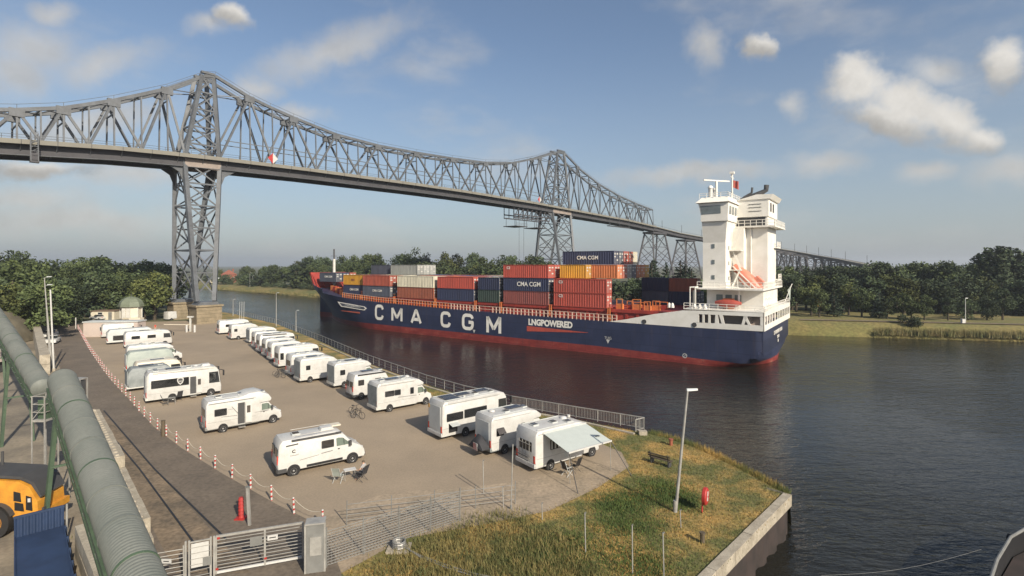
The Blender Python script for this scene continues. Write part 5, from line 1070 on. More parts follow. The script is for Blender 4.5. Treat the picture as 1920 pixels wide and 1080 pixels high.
# person seated by the van: one continuous body
def person(name, label, p, rz, pose, cloth, legs_m, scale=1.0):
    t = thing(name, label, 'person', (p.x, p.y, .014), rz); J = pose
    V = []; E_ = []; Rr = []
    def v(pt, r): V.append(pt); Rr.append(r); return len(V)-1
    ids = {k: v(pt, r) for k, (pt, r) in J.items()}
    links = [('pelvis','waist'),('waist','chest'),('chest','neck'),('neck','head'),('head','crown'),('chest','shl'),('shl','ell'),('ell','wrl'),('wrl','hal'),('chest','shr'),('shr','elr'),('elr','wrr'),('wrr','har'),('pelvis','hil'),('hil','knl'),('knl','anl'),('anl','tol'),('pelvis','hir'),('hir','knr'),('knr','anr'),('anr','tor')]
    E_ = [(ids[a], ids[c]) for a, c in links]
    me = bpy.data.meshes.new('body'); me.from_pydata(V, E_, []); me.materials.append(MATS['skin']); me.materials.append(MATS[cloth]); me.materials.append(MATS[legs_m])
    o = put('body', me, t); sk = o.modifiers.new('skin', 'SKIN'); sk.use_smooth_shade = True
    bm_ = bmesh.new(); bm_.from_mesh(me); lay = bm_.verts.layers.skin.verify(); bm_.verts.ensure_lookup_table()
    for i, q in enumerate(bm_.verts): q[lay].radius = (Rr[i], Rr[i]); q[lay].use_root = (i == ids['pelvis'])
    bm_.to_mesh(me); bm_.free()
    sb2 = o.modifiers.new('subsurf', 'SUBSURF'); sb2.levels = 2; sb2.render_levels = 2
    dg = bpy.context.evaluated_depsgraph_get(); ev = o.evaluated_get(dg); m2 = bpy.data.meshes.new_from_object(ev); o.modifiers.clear(); o.data = m2
    pel, chs, wst = Vector(J['pelvis'][0]), Vector(J['chest'][0]), J['wrl'][0]
    m2.materials.clear()
    for q in ('skin', cloth, legs_m): m2.materials.append(MATS[q])
    seg = [(a, c, (1 if (a in ('pelvis','waist','chest') and c in ('waist','chest','shl','shr','neck')) or (a in ('shl','shr')) else 2 if a in ('pelvis','hil','hir') or (a in ('knl','knr') and legs_m != 'skin') else 0)) for a, c in links]
    for pg in m2.polygons:
        c_ = pg.center; best = (9, 0)
        for a, e_, mi in seg:
            A_, B_ = Vector(J[a][0]), Vector(J[e_][0]); tt = max(0, min(1, (c_-A_).dot(B_-A_)/max((B_-A_).length_squared, 1e-6))); d_ = (A_.lerp(B_, tt)-c_).length
            if d_ < best[0]: best = (d_, 0 if (a in ('shl','shr') and tt > .5) else mi)
        pg.material_index = best[1]; pg.use_smooth = True
    hd = Vector(J['head'][0]); MB().dome((hd.x-.015, hd.y, hd.z+.005), .112, .095, .135, 12, 6).build('hair', 'hair', t, smooth=True)
    MB().add([(hd.x+.105,-.015+hd.y,hd.z-.01),(hd.x+.105,.015+hd.y,hd.z-.01),(hd.x+.135,hd.y,hd.z-.03),(hd.x+.10,hd.y,hd.z+.03)], [(0,1,2),(0,2,3),(1,3,2)]).build('nose', 'skin', o)
    for k, (w_, e_) in enumerate((('wrl','hal'),('wrr','har'))):
        h0 = Vector(J[e_][0]); dr = (h0-Vector(J[w_][0])).normalized(); sd_ = dr.cross(Vector((0,0,1))); sd_ = sd_.normalized() if sd_.length > .1 else Vector((0,1,0))
        for f_ in range(4): a = h0+sd_*(f_-1.5)*.02; MB().tube([a, a+dr*(.045+.008*(f_ in (1,2))), a+dr*(.075+.01*(f_ in (1,2)))+Vector((0,0,-.02))], [.009,.0085,.007], 6).build('finger', 'skin', o)
        a = h0-dr*.05+sd_*.03*(1 if k else -1); MB().tube([a, a+dr*.035+sd_*.03*(1 if k else -1), a+dr*.065+sd_*.03*(1 if k else -1)], [.011,.010,.008], 6).build('thumb', 'skin', o)
    return t
sit = dict(pelvis=((0,0,.56),.145), waist=((-.03,0,.72),.135), chest=((-.05,0,.98),.15), neck=((-.03,0,1.16),.058), head=((.0,0,1.28),.088), crown=((.0,0,1.38),.07), shl=((-.05,.18,1.08),.062), ell=((.06,.30,.84),.045), wrl=((.26,.24,.76),.034), hal=((.34,.22,.75),.036),
           shr=((-.05,-.18,1.08),.062), elr=((.06,-.30,.84),.045), wrr=((.24,-.2,.90),.034), har=((.31,-.17,.95),.036), hil=((.03,.10,.56),.10), knl=((.45,.13,.52),.068), anl=((.42,.13,.10),.045), tol=((.56,.14,.05),.04), hir=((.03,-.10,.56),.10), knr=((.45,-.13,.52),.068), anr=((.46,-.13,.10),.045), tor=((.60,-.14,.05),.04))
person('person', 'person in grey sleeveless top seated facing the small white table by the camper van', G(681,901), 2.75, sit, 'cloth_grey', 'cloth_dark')
stand = dict(pelvis=((0,0,.95),.13), waist=((0,0,1.1),.125), chest=((0,0,1.33),.145), neck=((.01,0,1.52),.055), head=((.02,0,1.64),.088), crown=((.02,0,1.74),.07), shl=((0,.19,1.43),.06), ell=((.0,.27,1.15),.045), wrl=((.12,.25,.95),.034), hal=((.17,.24,.90),.036), shr=((0,-.19,1.43),.06), elr=((-.04,-.27,1.15),.045), wrr=((.02,-.27,.92),.034), har=((.05,-.27,.85),.036),
             hil=((0,.09,.92),.09), knl=((.10,.10,.50),.062), anl=((.05,.10,.09),.042), tol=((.18,.10,.04),.038), hir=((0,-.09,.92),.09), knr=((-.04,-.10,.50),.062), anr=((-.16,-.10,.10),.042), tor=((-.04,-.10,.04),.038))
person('person', 'person in a red-orange top walking across the far end of the lot', G(291,622), 2.9, stand, 'cloth_red', 'skin')
# striped bollards with chains
bpath = [(648,1003),(605,988),(559,968),(517,943),(479,922),(446,903),(417,887),(388,870),(363,853),(340,838),(318,822),(302,811),(288,799),(277,788),(267,778),(257,767),(250,759),(243,750),(230,737),(220,726),(208,712),(195,696),(182,677),(168,657),(157,637),(146,616)]
bp = [G(*q) for q in bpath[1:]]; cum = [0]
for a, c in zip(bp, bp[1:]): cum.append(cum[-1]+(c-a).length)
n_ = int(cum[-1]/2.75); spots = []
for i in range(n_+1):
    d = i*cum[-1]/n_; j = min(max(k for k in range(len(cum)) if cum[k] <= d+1e-6), len(bp)-2); spots.append(bp[j].lerp(bp[j+1], (d-cum[j])/(cum[j+1]-cum[j])))
bol = thing('bollard', 'x', 'bollard', spots[0], 0, 'striped bollards along the road')
MB().tube([(0,0,0),(0,0,.92),(0,0,.98)], [.058,.058,.03], 10).build('post', 'red_paint', bol, smooth=True)
for z_ in (.04,.34,.66): MB().tube([(0,0,z_),(0,0,z_+.17)], .062, 10).build('white_band', 'white', bol, smooth=True)
MB().dome((0,0,.94), .066, .066, .06, 10, 3).build('white_cap', 'white', bol, smooth=True)
for i, p in enumerate(spots):
    o = bol if i == 0 else copy_tree(bol); o.location = (p.x, p.y, .013); o.rotation_euler = (random.uniform(-.03,.03), random.uniform(-.03,.03), 0)
    o['label'] = (f'red and white striped bollard, {ordinal(i)} from the gate cabinet' if i < 12 else 'red and white striped bollard in the long row towards the far hut')
for i in range(13):
    a, c = spots[i]+Vector((0,0,.9)), spots[i+1]+Vector((0,0,.9)); pts = [a.lerp(c, k/8)+Vector((0,0,-.30*math.sin(PI*k/8))) for k in range(9)]
    tag(MB().tube(pts, .014, 5).build('chain', 'cream'), f'thin pale chain hanging between the {ordinal(i)} and {ordinal(i+1)} striped bollards from the gate', 'chain', 'chains between bollards')
# ------------------------------------------------------------------ FENCES, GATE, RAILING
def fence(name, label, pts, hgt, wires, post_r=.035, m='galv', cat='fence', tilt=None):
    t = thing(name, label, cat, pts[0])
    o0 = Vector(pts[0])
    for p in pts: rod('post', Vector(p)-o0+Vector((0,0,-.1)), Vector(p)-o0+Vector((random.uniform(-.03,.03),0,hgt+.08)), post_r, m, t)
    for a, c in zip(pts, pts[1:]):
        a, c = Vector(a)-o0, Vector(c)-o0
        for z in wires: rod('wire', a+Vector((0,0,z)), c+Vector((0,0,z)), .018, m, t)
    return t
W8 = [.12+.2*k for k in range(9)]
fa, fb = G(612,1064), G(862,978); t = fence('mesh_fence', 'grey double-wire fence running from the gate cabinet to the tall weeds', [fa.lerp(fb, k/4) for k in range(5)], 1.9, [.1+.14*k for k in range(13)], .035, 'mid_grey')
for k in range(44): q = (fb-fa)*((k+.5)/44); rod('upright_wire', q+Vector((0,0,.1)), q+Vector((0,0,1.8)), .011, 'mid_grey', t)
fence('mesh_fence', 'thin-posted wire fence standing behind the first one on the pavers', [G(650,985).lerp(G(966,945), k/4) for k in range(5)], 1.35, [.3,.6,.9,1.2], .028, 'mid_grey')
for i, (x, y, h, nm) in enumerate(((907,926,2.2,'beside the covered bike'),(944,952,1.3,'short one at the edge of the weeds'),(1017,975,1.0,'leaning over the green grass'),(1098,1037,2.1,'nearest the date stamp edge of the lawn'),(1186,1077,2.4,'second along the lawn'),(1245,1085,2.2,'third along the lawn'),(1277,989,1.0,'stub under the lamp post'))):
    p = G(x, y); t = thing('fence_post', f'thin grey fence post, {nm}' if 'date' not in nm else 'thin pale fence post standing alone in the green grass', 'post', p); rod('post', (0,0,-.1), (random.uniform(-.06,.06),0,h), .03, 'galv', t); MB().tube([(0,0,h-.02),(0,0,h+.03)], .036, 8).build('cap', 'mid_grey', t)
tp = G(958,955); t = thing('flag_pole', 'tall thin pole rising before the awning motorhome', 'pole', tp); rod('pole', (0,0,0), (.12,0,4.0), .035, 'galv', t); MB().tube([(0,0,0),(0,0,.25)], .07, 8).build('foot', 'mid_grey', t)
# cabinet at the gate
p = G(592,1068); t = thing('gate_cabinet', 'tall grey steel cabinet at the end of the sliding gate', 'cabinet', p, .24)
MB().box(-.40,.40,-.28,.28,0,2.35).build('case', 'mid_grey', t); MB().box(-.46,.46,-.34,.34,2.35,2.43).build('top', 'galv', t); MB().box(-.24,.30,-.31,-.285,.85,1.75).build('door', 'galv', t)
for x in (-.45, .45): beam('post', (x,-.25,0), (x,-.25,2.4), .09, .09, 'galv', t)
# sliding gate
ga, gb = G(405,1082), G(568,1052); gd = (gb-ga); gl = gd.length; t = thing('sliding_gate', 'grey sliding gate of horizontal bars with white rail along its foot', 'gate', ga, math.atan2(gd.y, gd.x))
for x in (0, gl*.55, gl): beam('upright', (x,0,.15), (x,0,1.95), .09, .09, 'galv', t)
for z in (.22, 1.95): beam('frame_bar', (0,0,z), (gl,0,z), .09, .10, 'galv' if z > 1 else 'white', t)
for k in range(9): beam('gate_bar', (0,0,.40+k*.17), (gl,0,.40+k*.17), .025, .03, 'galv', t)
MB().box(gl*.58,gl*.70,-.05,-.03,1.35,1.6).build('sign', 'white', t); MB().box(gl*.60,gl*.68,-.055,-.051,1.45,1.50).build('sign_mark', 'black', t); MB().box(gl*.38,gl*.52,-.05,-.03,1.2,1.65).build('plate', 'mid_grey', t)
for x, z in ((.08,1.82),(.02,.35),(gl*.55,.45)): MB().box(x-.03,x+.09,-.06,-.048,z,z+.1).build('red_marker', 'red_paint', t)
# pedestrian gate with white panel
pa, pb = G(352,1096), G(398,1086); pd = pb-pa; pl_ = pd.length; t = thing('pedestrian_gate', 'narrow grey gate with white notice panel beside the sliding gate', 'gate', pa, math.atan2(pd.y, pd.x))
for x in (-.08, .06, pl_-.06, pl_+.08): beam('post', (x,0,0), (x,0,2.05), .08, .08, 'galv', t)
for z in (.15, 1.95): beam('frame_bar', (.06,0,z), (pl_-.06,0,z), .06, .06, 'galv', t)
MB().box(.14,pl_-.14,-.05,-.03,.75,1.88).build('notice_panel', 'white', t)
for k in range(6): beam('gate_bar', (.06,-.06,.35+k*.27), (pl_-.06,-.06,.35+k*.27), .02, .02, 'galv', t)
MB().box(pl_*.62,pl_*.95,-.075,-.055,.75,1.15).build('lock_box', 'mid_grey', t)
t = fence('mesh_fence', 'short wire fence with small white sign beside the green conveyor tube', [G(282,1110),G(345,1098)], 1.8, W8)
MB().box(.55,1.0,-.08,-.05,1.35,1.55).build('sign', 'white', t); MB().box(.65,.9,-.085,-.081,1.43,1.47).build('sign_mark', 'black', t)
# road furniture by the gate
p = G(452,972); t = thing('stacked_cones', 'red ribbed warning post standing on the dark road', 'warning post', p)
MB().box(-.28,.28,-.28,.28,0,.08).build('foot', 'red_paint', t)
for k in range(6): MB().tube([(0,0,.08+k*.2),(0,0,.25+k*.2)], [.17,.12], 10).build('rib', 'red_paint', t)
p = G(468,985); t = thing('steel_post', 'square grey post leaning beside the red ribbed warning post', 'post', p); beam('post', (0,0,0), (-.12,0,2.2), .14, .14, 'galv', t); MB().box(-.22,-.02,-.1,.1,2.2,2.24).build('cap', 'mid_grey', t)
p = G(306,818); t = thing('wooden_post', 'stout dark timber post between two striped bollards', 'post', p); MB().tube([(0,0,0),(0,0,1.35)], [.16,.15], 9).build('post', 'wood', t); MB().tube([(0,0,1.35),(0,0,1.4)], .18, 9).build('cap', 'wood', t)
# hose reel / rolled pipe on its slab at the weeds
p = G(748,1030); t = thing('hose_reel', 'ringed hose coil with pale hoses lying out of it at the weed edge', 'hose', p)
MB().plan([(-.6,-.5),(.6,-.5),(.6,.5),(-.6,.5)], 0, .12).build('slab', 'concrete', t)
for k in range(4): MB().tube([(.32*math.cos(2*PI*j/16), .32*math.sin(2*PI*j/16), .18+k*.09) for j in range(17)], .045, 6, False).build('coil', 'mid_grey' if k % 2 else 'steel', t)
for k in range(2):
    b0 = [Vector((.2+.1*k,-.1,.2)), Vector((1.3,-.75-.15*k,.08)), Vector((2.7,-1.55-.2*k,.06)), Vector((4.2,-2.3-.2*k,.06)), Vector((6.5,-3.0-.2*k,.06))]; MB().tube(b0, .035, 6).build('hose', 'mid_grey', t)
# canal railing: bar railing near, plain rail further on
def bar_rail(label, pts, hgt, bars, name='railing'):
    t = thing(name, label, 'railing', pts[0]); o0 = Vector(pts[0])
    for a, c in zip(pts, pts[1:]):
        a, c = Vector(a)-o0, Vector(c)-o0; L_ = (c-a).length
        beam('top_rail', a+Vector((0,0,hgt)), c+Vector((0,0,hgt)), .07, .07, 'galv', t)
        if bars: beam('bottom_rail', a+Vector((0,0,.15)), c+Vector((0,0,.15)), .05, .05, 'galv', t)
        else:
            for z in (.35,.7): beam('mid_rail', a+Vector((0,0,z)), c+Vector((0,0,z)), .03, .03, 'mid_grey', t)
        n = max(1, round(L_/2.0))
        for k in range(n+1): q = a.lerp(c, k/n); beam('post', q, q+Vector((0,0,hgt)), .06, .06, 'galv', t)
        if bars:
            n = int(L_/.16)
            for k in range(n): q = a.lerp(c, (k+.5)/n); beam('baluster', q+Vector((0,0,.15)), q+Vector((0,0,hgt)), .022, .022, 'galv', t)
    return t
up = Vector((0,0,.02))
bar_rail('grey bar railing along the canal edge behind the awning motorhome', [G(1192,810)+up, G(1208,806)+up, G(1080,784)+up, G(958,762)+up], 1.1, True)
bar_rail('long plain railing along the canal edge behind the parked row', [G(958,762)+up, G(870,741)+up, G(800,720)+up, G(690,679)+up, G(600,639)+up, G(520,607)+up, G(445,589)+up], 1.1, False)
t = thing('kerb', 'low concrete edging behind the canal railing', 'kerb'); cp = [G(1190,815), G(1080,790), G(960,768), G(870,746), G(800,726), G(690,685), G(600,645)]
for a, c in zip(cp, cp[1:]):
    n = max(1, int((c-a).length/2.5))
    for k in range(n): beam('kerb_stone', a.lerp(c, (k+.01)/n)+Vector((0,0,.05)), a.lerp(c, (k+.99)/n)+Vector((0,0,.05)), .28, .16, 'concrete', t)
# ------------------------------------------------------------------ LAMPS, BENCH, LIFEBUOY
def street_lamp(label, base, hgt, lean=(0,0), arm=.7, m='galv', adir=(1,0), group=None):
    t = thing('street_lamp', label, 'street lamp', base, 0, group); top = Vector((lean[0], lean[1], hgt))
    MB().tube([(0,0,-.2), top*.5, top], [.10,.085,.06], 10).build('pole', m, t, smooth=True); MB().tube([(0,0,0),(0,0,.7)], [.13,.12], 10).build('base_sleeve', m, t)
    a = Vector((adir[0], adir[1], .18)).normalized()*arm; rod('arm', top, top+a, .04, m, t)
    h = MB(); e = top+a; d = Vector((adir[0], adir[1], .05)).normalized(); n = Vector((-d.y, d.x, 0))
    h.loft([[e-d*.1+n*.12*k+Vector((0,0,j)) for k, j in ((-1,0),(1,0),(.6,.14),(-.6,.14))], [e+d*.55+n*.1*k+Vector((0,0,j)) for k, j in ((-1,.02),(1,.02),(.6,.12),(-.6,.12))]]); hd = h.build('lamp_head', 'grey_white', t); MB().add([e+n*.09-Vector((0,0,.004)), e+d*.45+n*.08-Vector((0,0,.004)), e+d*.45-n*.08-Vector((0,0,.004)), e-n*.09-Vector((0,0,.004))], [(0,1,2,3)]).build('lens', 'white', hd)
    return t
street_lamp('tall grey lamp post leaning slightly on the dry grass point', G(1266,960), 7.35, (.75,.0), .05)
for i, (x, yb, yt, nm) in enumerate(((95,692,521,'tallest of the three at the concrete bay'),(98,694,536,'middle one of the three at the concrete bay'),(101,696,543,'pale pole without arm at the concrete bay'))):
    b_ = G(x, yb); D = b_.y; hz = H+(YH-yt)*D/F
    if i < 2: street_lamp(f'slim grey lamp post, {nm}', b_, hz, (-.9-.15*i,0), .5)
    else:
        t = thing('flag_pole', f'slim white pole, {nm}', 'pole', b_); MB().tube([(0,0,0),(-.5,0,hz)], [.12,.09], 8).build('pole', 'white', t); MB().tube([(0,0,0),(0,0,.4)], .2, 8).build('foot', 'concrete', t)
for x, yb, yt, lb in ((518,612,550,'grey lamp post at the canal edge in front of the bow'),(555,622,583,'short lamp post with bright head by the canal rail'),(437,592,562,'small lamp post with flat head by the stone pier')):
    b_ = G(x, yb); street_lamp(lb, b_, H+(YH-yt)*b_.y/F, (0,0), .5, 'galv', (.8,-.5))
for x, lb in ((449,'first'),(453,'second'),(457,'third')):
    b_ = G(x, 600); t = thing('flag_pole', f'{lb} of three thin white poles at the canal edge', 'pole', b_); rod('pole', (0,0,0), (.1,0,5.0), .05, 'white', t); MB().tube([(0,0,0),(0,0,.3)], .1, 8).build('foot', 'mid_grey', t)
p = G(1238,872); t = thing('park_bench', 'dark slatted bench facing the water on the dry grass', 'bench', p, -.75)
for k in range(3): beam('seat_slat', (-.9,-.05+k*.15,.45), (.9,-.05+k*.15,.45), .11, .04, 'wood', t)
for k in range(2): beam('back_slat', (-.9,-.22-k*.05,.65+k*.17), (.9,-.22-k*.05,.65+k*.17), .04, .11, 'wood', t)
for x in (-.7,.7):
    MB().box(x-.05,x+.05,-.15,.3,0,.43).build('leg', 'dark_grey', t); beam('back_support', (x,-.15,.4), (x,-.3,.95), .06, .05, 'dark_grey', t)
p = G(1318,962); t = thing('lifebuoy_station', 'red lifebuoy case on a post on the dry grass', 'lifebuoy station', p, .95); t.rotation_euler = (0, .18, .95)
rod('post', (0,.06,0), (0,.06,1.3), .05, 'red_paint', t)
b = MB(); b.loft([[(x*sc_, y, 1.0+z*sc_) for x, z in [(.42*math.cos(2*PI*k/18), .52*math.sin(2*PI*k/18)) for k in range(18)]] for y, sc_ in ((.04,.9),(0,1),(-.16,1),(-.22,.85))]); b.build('case', 'red_paint', t, smooth=True)
MB().box(-.1,.1,-.24,-.221,.75,1.3).build('label_plate', 'white', t); text('lettering', 'SOS', .12, 'red_paint', t, (0,-.245,1.0), (PI/2,0,0), ext=.002)
p = G(1317,1018); t = thing('mooring_bollard', 'short brown mooring post in the dry grass', 'bollard', p); MB().tube([(0,0,-.1),(0,0,.5)], .12, 10).build('post', 'wood', t); MB().tube([(0,0,.5),(0,0,.58)], .16, 10).build('cap', 'wood', t)
p = G(1258,835); t = thing('mooring_bollard', 'small rusty mooring bollard at the water edge', 'bollard', p); MB().tube([(0,0,-.1),(0,0,.45)], .14, 10).build('post', 'c_brown', t); MB().tube([(0,0,.45),(0,0,.55)], .2, 10).build('cap', 'c_brown', t)
p = G(1205,815); tag(MB().box(-.35,.35,-.25,.25,0,.35).build('stone_block', 'concrete', None, p), 'pale stone block at the end of the bar railing', 'block')
p = G(1022,830); t = thing('power_pillar', 'grey supply pillar behind the awning motorhome', 'supply pillar', G(1040,818)); MB().box(-.3,.3,-.2,.2,0,1.2).build('case', 'galv', t); MB().box(-.34,.34,-.24,.24,1.2,1.26).build('lid', 'mid_grey', t)
# ------------------------------------------------------------------ LEFT YARD: conveyor tubes, blocks, loader, skip
def corrugated(name, label, pts, r, pitch=.16, legs=(.5,)):
    t = thing(name, label, 'conveyor', (pts[0].x, pts[0].y, 0)); o0 = Vector((pts[0].x, pts[0].y, 0)); n_ = 28
    for a, c in zip(pts, pts[1:]):
        a, c = a-o0, c-o0; d = (c-a).normalized(); sx = d.cross(Vector((0,0,1))).normalized(); uz = sx.cross(d); L_ = (c-a).length; rg = []; k = 0; n = int(L_/pitch*4)
        for i in range(n+1):
            rr_ = r+.022*math.sin(i*PI/2); q = a+d*(L_*i/n); rg.append([q+(sx*math.cos(2*PI*j/n_)+uz*math.sin(2*PI*j/n_))*rr_ for j in range(n_)])
        b = MB(); b.loft(rg); b.build('corrugated_hood', 'green_pipe', t, smooth=False, fix=False).data.polygons.foreach_set('use_smooth', [True]*0 or [True]*len(b.f))
        for i in range(1, int(L_/2.6)):   # clamp bands where the hood sheets lap
            q = a+d*(i*2.6); MB().loft([[q+d*e_+(sx*math.cos(2*PI*j/n_)+uz*math.sin(2*PI*j/n_))*(r+.034) for j in range(n_)] for e_ in (-.05,.05)]).build('clamp_band', 'green_paint' if i % 3 == 0 else 'green_pipe', t)
        for sg in (-1, 1):
            beam('side_beam', a+sx*sg*(r*.95)-uz*(r*.75), c+sx*sg*(r*.95)-uz*(r*.75), .14, .22, 'green_paint', t)
            beam('side_beam', a+sx*sg*(r*.95)-uz*(r*1.35), c+sx*sg*(r*.95)-uz*(r*1.35), .12, .16, 'green_paint', t)
            m_ = int(L_/1.6)
            for i in range(m_): p0 = a+d*(i*1.6); beam('lattice_brace', p0+sx*sg*(r*.95)-uz*(r*.75), p0+d*1.6+sx*sg*(r*.95)-uz*(r*1.35), .07, .07, 'galv', t)
        for lf_ in legs:
            q = a.lerp(c, lf_)
            for sg in (-1, 1): beam('support_leg', q+sx*sg*(r*.9)-uz*(r*1.3), Vector((q.x, q.y, 0))+sx*sg*(r*1.6), .2, .2, 'green_paint', t)
            beam('support_tie', Vector((q.x,q.y,q.z*.5))-sx*r*1.25, Vector((q.x,q.y,q.z*.5))+sx*r*1.25, .12, .12, 'green_paint', t)
    return t
pn, pf = at(258,1080,18.2), at(117,712,33); ext = pn+(pn-pf)*.35
cv = corrugated('tube_conveyor', 'large green-grey corrugated conveyor tube sweeping up from the bottom edge', [ext, pf], .72, .18, (.86,))
cv2 = corrugated('tube_conveyor', 'second green-grey conveyor tube rising away to the left edge beyond the landing', [at(80,728,36), at(-30,556,62)], .62, .18, (.3,.75))
# landing between the two tubes
p = at(85,790,33.5); t = thing('transfer_landing', 'railed steel landing where the two conveyor tubes meet', 'platform', (p.x, p.y, 0)); zl = 5.2
MB().box(-.4,.4,-.5,.5,zl-.12,zl).build('floor', 'galv', t)
for x, y in ((-.4,-.5),(.4,-.5),(.4,.5),(-.4,.5)): beam('post', (x,y,0), (x,y,zl+1.5), .06, .06, 'galv', t)
for z in (.5,1.0,1.5):
    for a, c in (((-.4,-.5),(.4,-.5)),((-.4,-.5),(-.4,.5)),((.4,-.5),(.4,.5))): beam('rail', (*a,zl+z), (*c,zl+z), .04, .04, 'galv', t)
beam('brace', (-.4,-.5,zl), (.4,-.5,zl+1.0), .04, .04, 'galv', t); MB().box(-.3,.3,-.2,.4,zl,zl+1.2).build('drive_housing', 'green_paint', t)
p = at(147,742,34.5); t = thing('inspection_box', 'grey framed inspection box standing off the tube\'s road side', 'box', (p.x, p.y, 0)); z0 = at(147,742,34.5).z
for x in (-.34,.34):
    for y in (-.3,.3): beam('post', (x,y,0), (x,y,z0+1.15), .06, .06, 'galv', t)
MB().box(-.34,.34,-.3,.3,z0-.1,z0).build('floor', 'galv', t); MB().box(-.36,.36,-.32,.32,z0+1.1,z0+1.16).build('top', 'galv', t); beam('mid_rail', (-.34,-.3,z0+.55), (.34,-.3,z0+.55), .05, .05, 'galv', t); MB().box(-.28,.28,-.1,.25,z0,z0+1.0).build('panel', 'dark_grey', t)
# concrete stacking blocks in rows
def block_row(label, a, c, courses, name='block_barrier', w=.8):
    t = thing(name, label, 'barrier', a, math.atan2((c-a).y, (c-a).x)); L_ = (c-a).length; n = max(1, round(L_/1.6)); bl = L_/n
    for k in range(courses):
        for i in range(n):
            o = -.5*bl if (k % 2 and n > 2) else 0
            x0 = max(0, i*bl+o); x1 = min(L_, (i+1)*bl+o); g = random.uniform(-.02,.02)
            q = MB().box(x0+.012, x1-.012, -w/2+g, w/2+g, k*.8+.005, k*.8+.795).build('concrete_block', 'concrete', t)
            if k == courses-1:
                for sx in (.25,.75): MB().dome((x0+(x1-x0)*sx, g, k*.8+.79), .16, .16, .10, 8, 3).build('block_stud', 'concrete', q)
    return t
block_row('pale concrete block wall beside the road, the farther stretch right of the tube', G(176,768,1.6).xy.to_3d(), G(224,862,1.6).xy.to_3d(), 2)
block_row('pale concrete block wall beside the road, the nearer stretch right of the tube', G(223,882,1.6).xy.to_3d(), G(270,985,1.6).xy.to_3d(), 2)
block_row('pale concrete block wall left of the big conveyor tube at the bottom edge', G(163,980,1.6).xy.to_3d(), G(222,1110,1.6).xy.to_3d(), 2, w=1.0)
# bulk bay with heap
w0, w1 = G(84,702), Vector((-103,113,0)); t = thing('bay_wall', 'pale concrete panel wall holding back the bulk heap at the left edge', 'wall', w0, math.atan2((w1-w0).y, (w1-w0).x)); L_ = (w1-w0).length
for i in range(18):
    for k in range(2): MB().box(L_*i/18+.02, L_*(i+1)/18-.02, -.55+.01*(i % 2), .55, k*1.35+.01, k*1.35+1.33).build('panel', 'concrete', t)
p = Vector((-108,100,0)); b = MB(); rg = []
for i, (rx, z) in enumerate(((14,0),(13,1.6),(11.5,3.8),(9,5.6),(5,6.6),(.6,6.8))): rg.append([(rx*math.cos(2*PI*k/30)*(1+.05*math.sin(5*k+i)), 1.1*rx*math.sin(2*PI*k/30)*(1+.05*math.cos(3*k)), z+.15*math.sin(k*1.7)) for k in range(30)])
b.loft(rg); tag(b.build('bulk_heap', 'pile', None, (p.x, p.y, 0), smooth=True), 'dark olive bulk material heap behind the concrete bay wall', 'heap')
p = G(0,700); t = thing('loading_hopper', 'beige concrete ledge with timber strut under the conveyor at the left edge', 'hopper', (p.x-2.2, p.y, 0)); MB().box(-2.5,2.4,-1,1.5,1.6,3.2).build('ledge', 'beige_wall', t); MB().box(-2.5,1.9,-.7,1.2,0,1.6).build('base', 'dark_grey', t); beam('strut', (1.0,-1.1,3.6), (2.3,-1.1,.4), .3, .3, 'wood', t)
# wheel loader, its tail towards the picture's middle
p = G(20,990); t = thing('wheel_loader', 'orange-yellow wheel loader with dark engine deck cut by the left edge', 'wheel loader', p, .12); t.scale = (.95, .95, 1.05)
hood = [(2.25,1.15),(2.2,1.75),(1.75,2.55),(1.2,2.85),(-1.6,3.15),(-1.6,2.35),(-.9,2.25),(-.1,1.75),(.55,1.05),(1.2,.95)]
MB().prism(hood, -1.05, 1.05).build('engine_hood', 'yellow_machine', t); MB().prism([(x, z+.03) for x, z in ((2.26,1.9),(1.78,2.62),(1.2,2.9),(-1.7,3.2),(-1.7,3.32),(1.25,3.05),(1.95,2.7),(2.36,1.95))], -.95, .95).build('hood_top', 'dark_grey', t)
for x0, x1, z0, z1 in ((.95,1.35,1.85,2.35),(1.0,1.5,1.35,1.78),(1.6,1.95,1.35,2.1)): MB().prism([(x0,z0),(x1,z0-.08),(x1-.05,z1-.1),(x0,z1)], -1.07, -1.045).build('grille', 'black', t)
MB().box(1.7,1.85,-1.075,-1.06,1.75,1.95).build('hood_label', 'white', t); MB().box(2.0,2.45,-1.2,1.2,.85,1.2).build('counterweight', 'yellow_machine', t); MB().box(2.4,2.5,-1.0,-.8,1.2,1.4).build('tail_light', 'dark_grey', t)
for y in (-1.1, 1.1):
    w_ = put('wheel', MB().disc_y(0,0,-.27,.27,.82,26).mesh('loader_tyre', 'tyre', True), t, (.1,y,.82)); MB().loft([[(rr_*math.cos(2*PI*k/20), yy_*(1 if y > 0 else -1), rr_*math.sin(2*PI*k/20)) for k in range(20)] for yy_, rr_ in ((.2,.45),(.29,.45),(.24,.34),(.25,.16),(.31,.14))]).build('rim', 'yellow_machine', w_, smooth=True)
    w_ = put('wheel', MB().disc_y(0,0,-.27,.27,.82,26).mesh('loader_tyre', 'tyre', True), t, (-3.0,y,.82)); MB().disc_y(0,0,-.29,.29,.45,20).build('rim', 'yellow_machine', w_)
    b = MB(); b.loft([[(.1+r_*math.cos(a), y-.3, .82+r_*math.sin(a)), (.1+r_*math.cos(a), y+.3, .82+r_*math.sin(a))] for a, r_ in [(math.radians(20+k*14), .98) for k in range(10)]], cap=False, closed=False); b.build('mudguard', 'dark_grey', t)
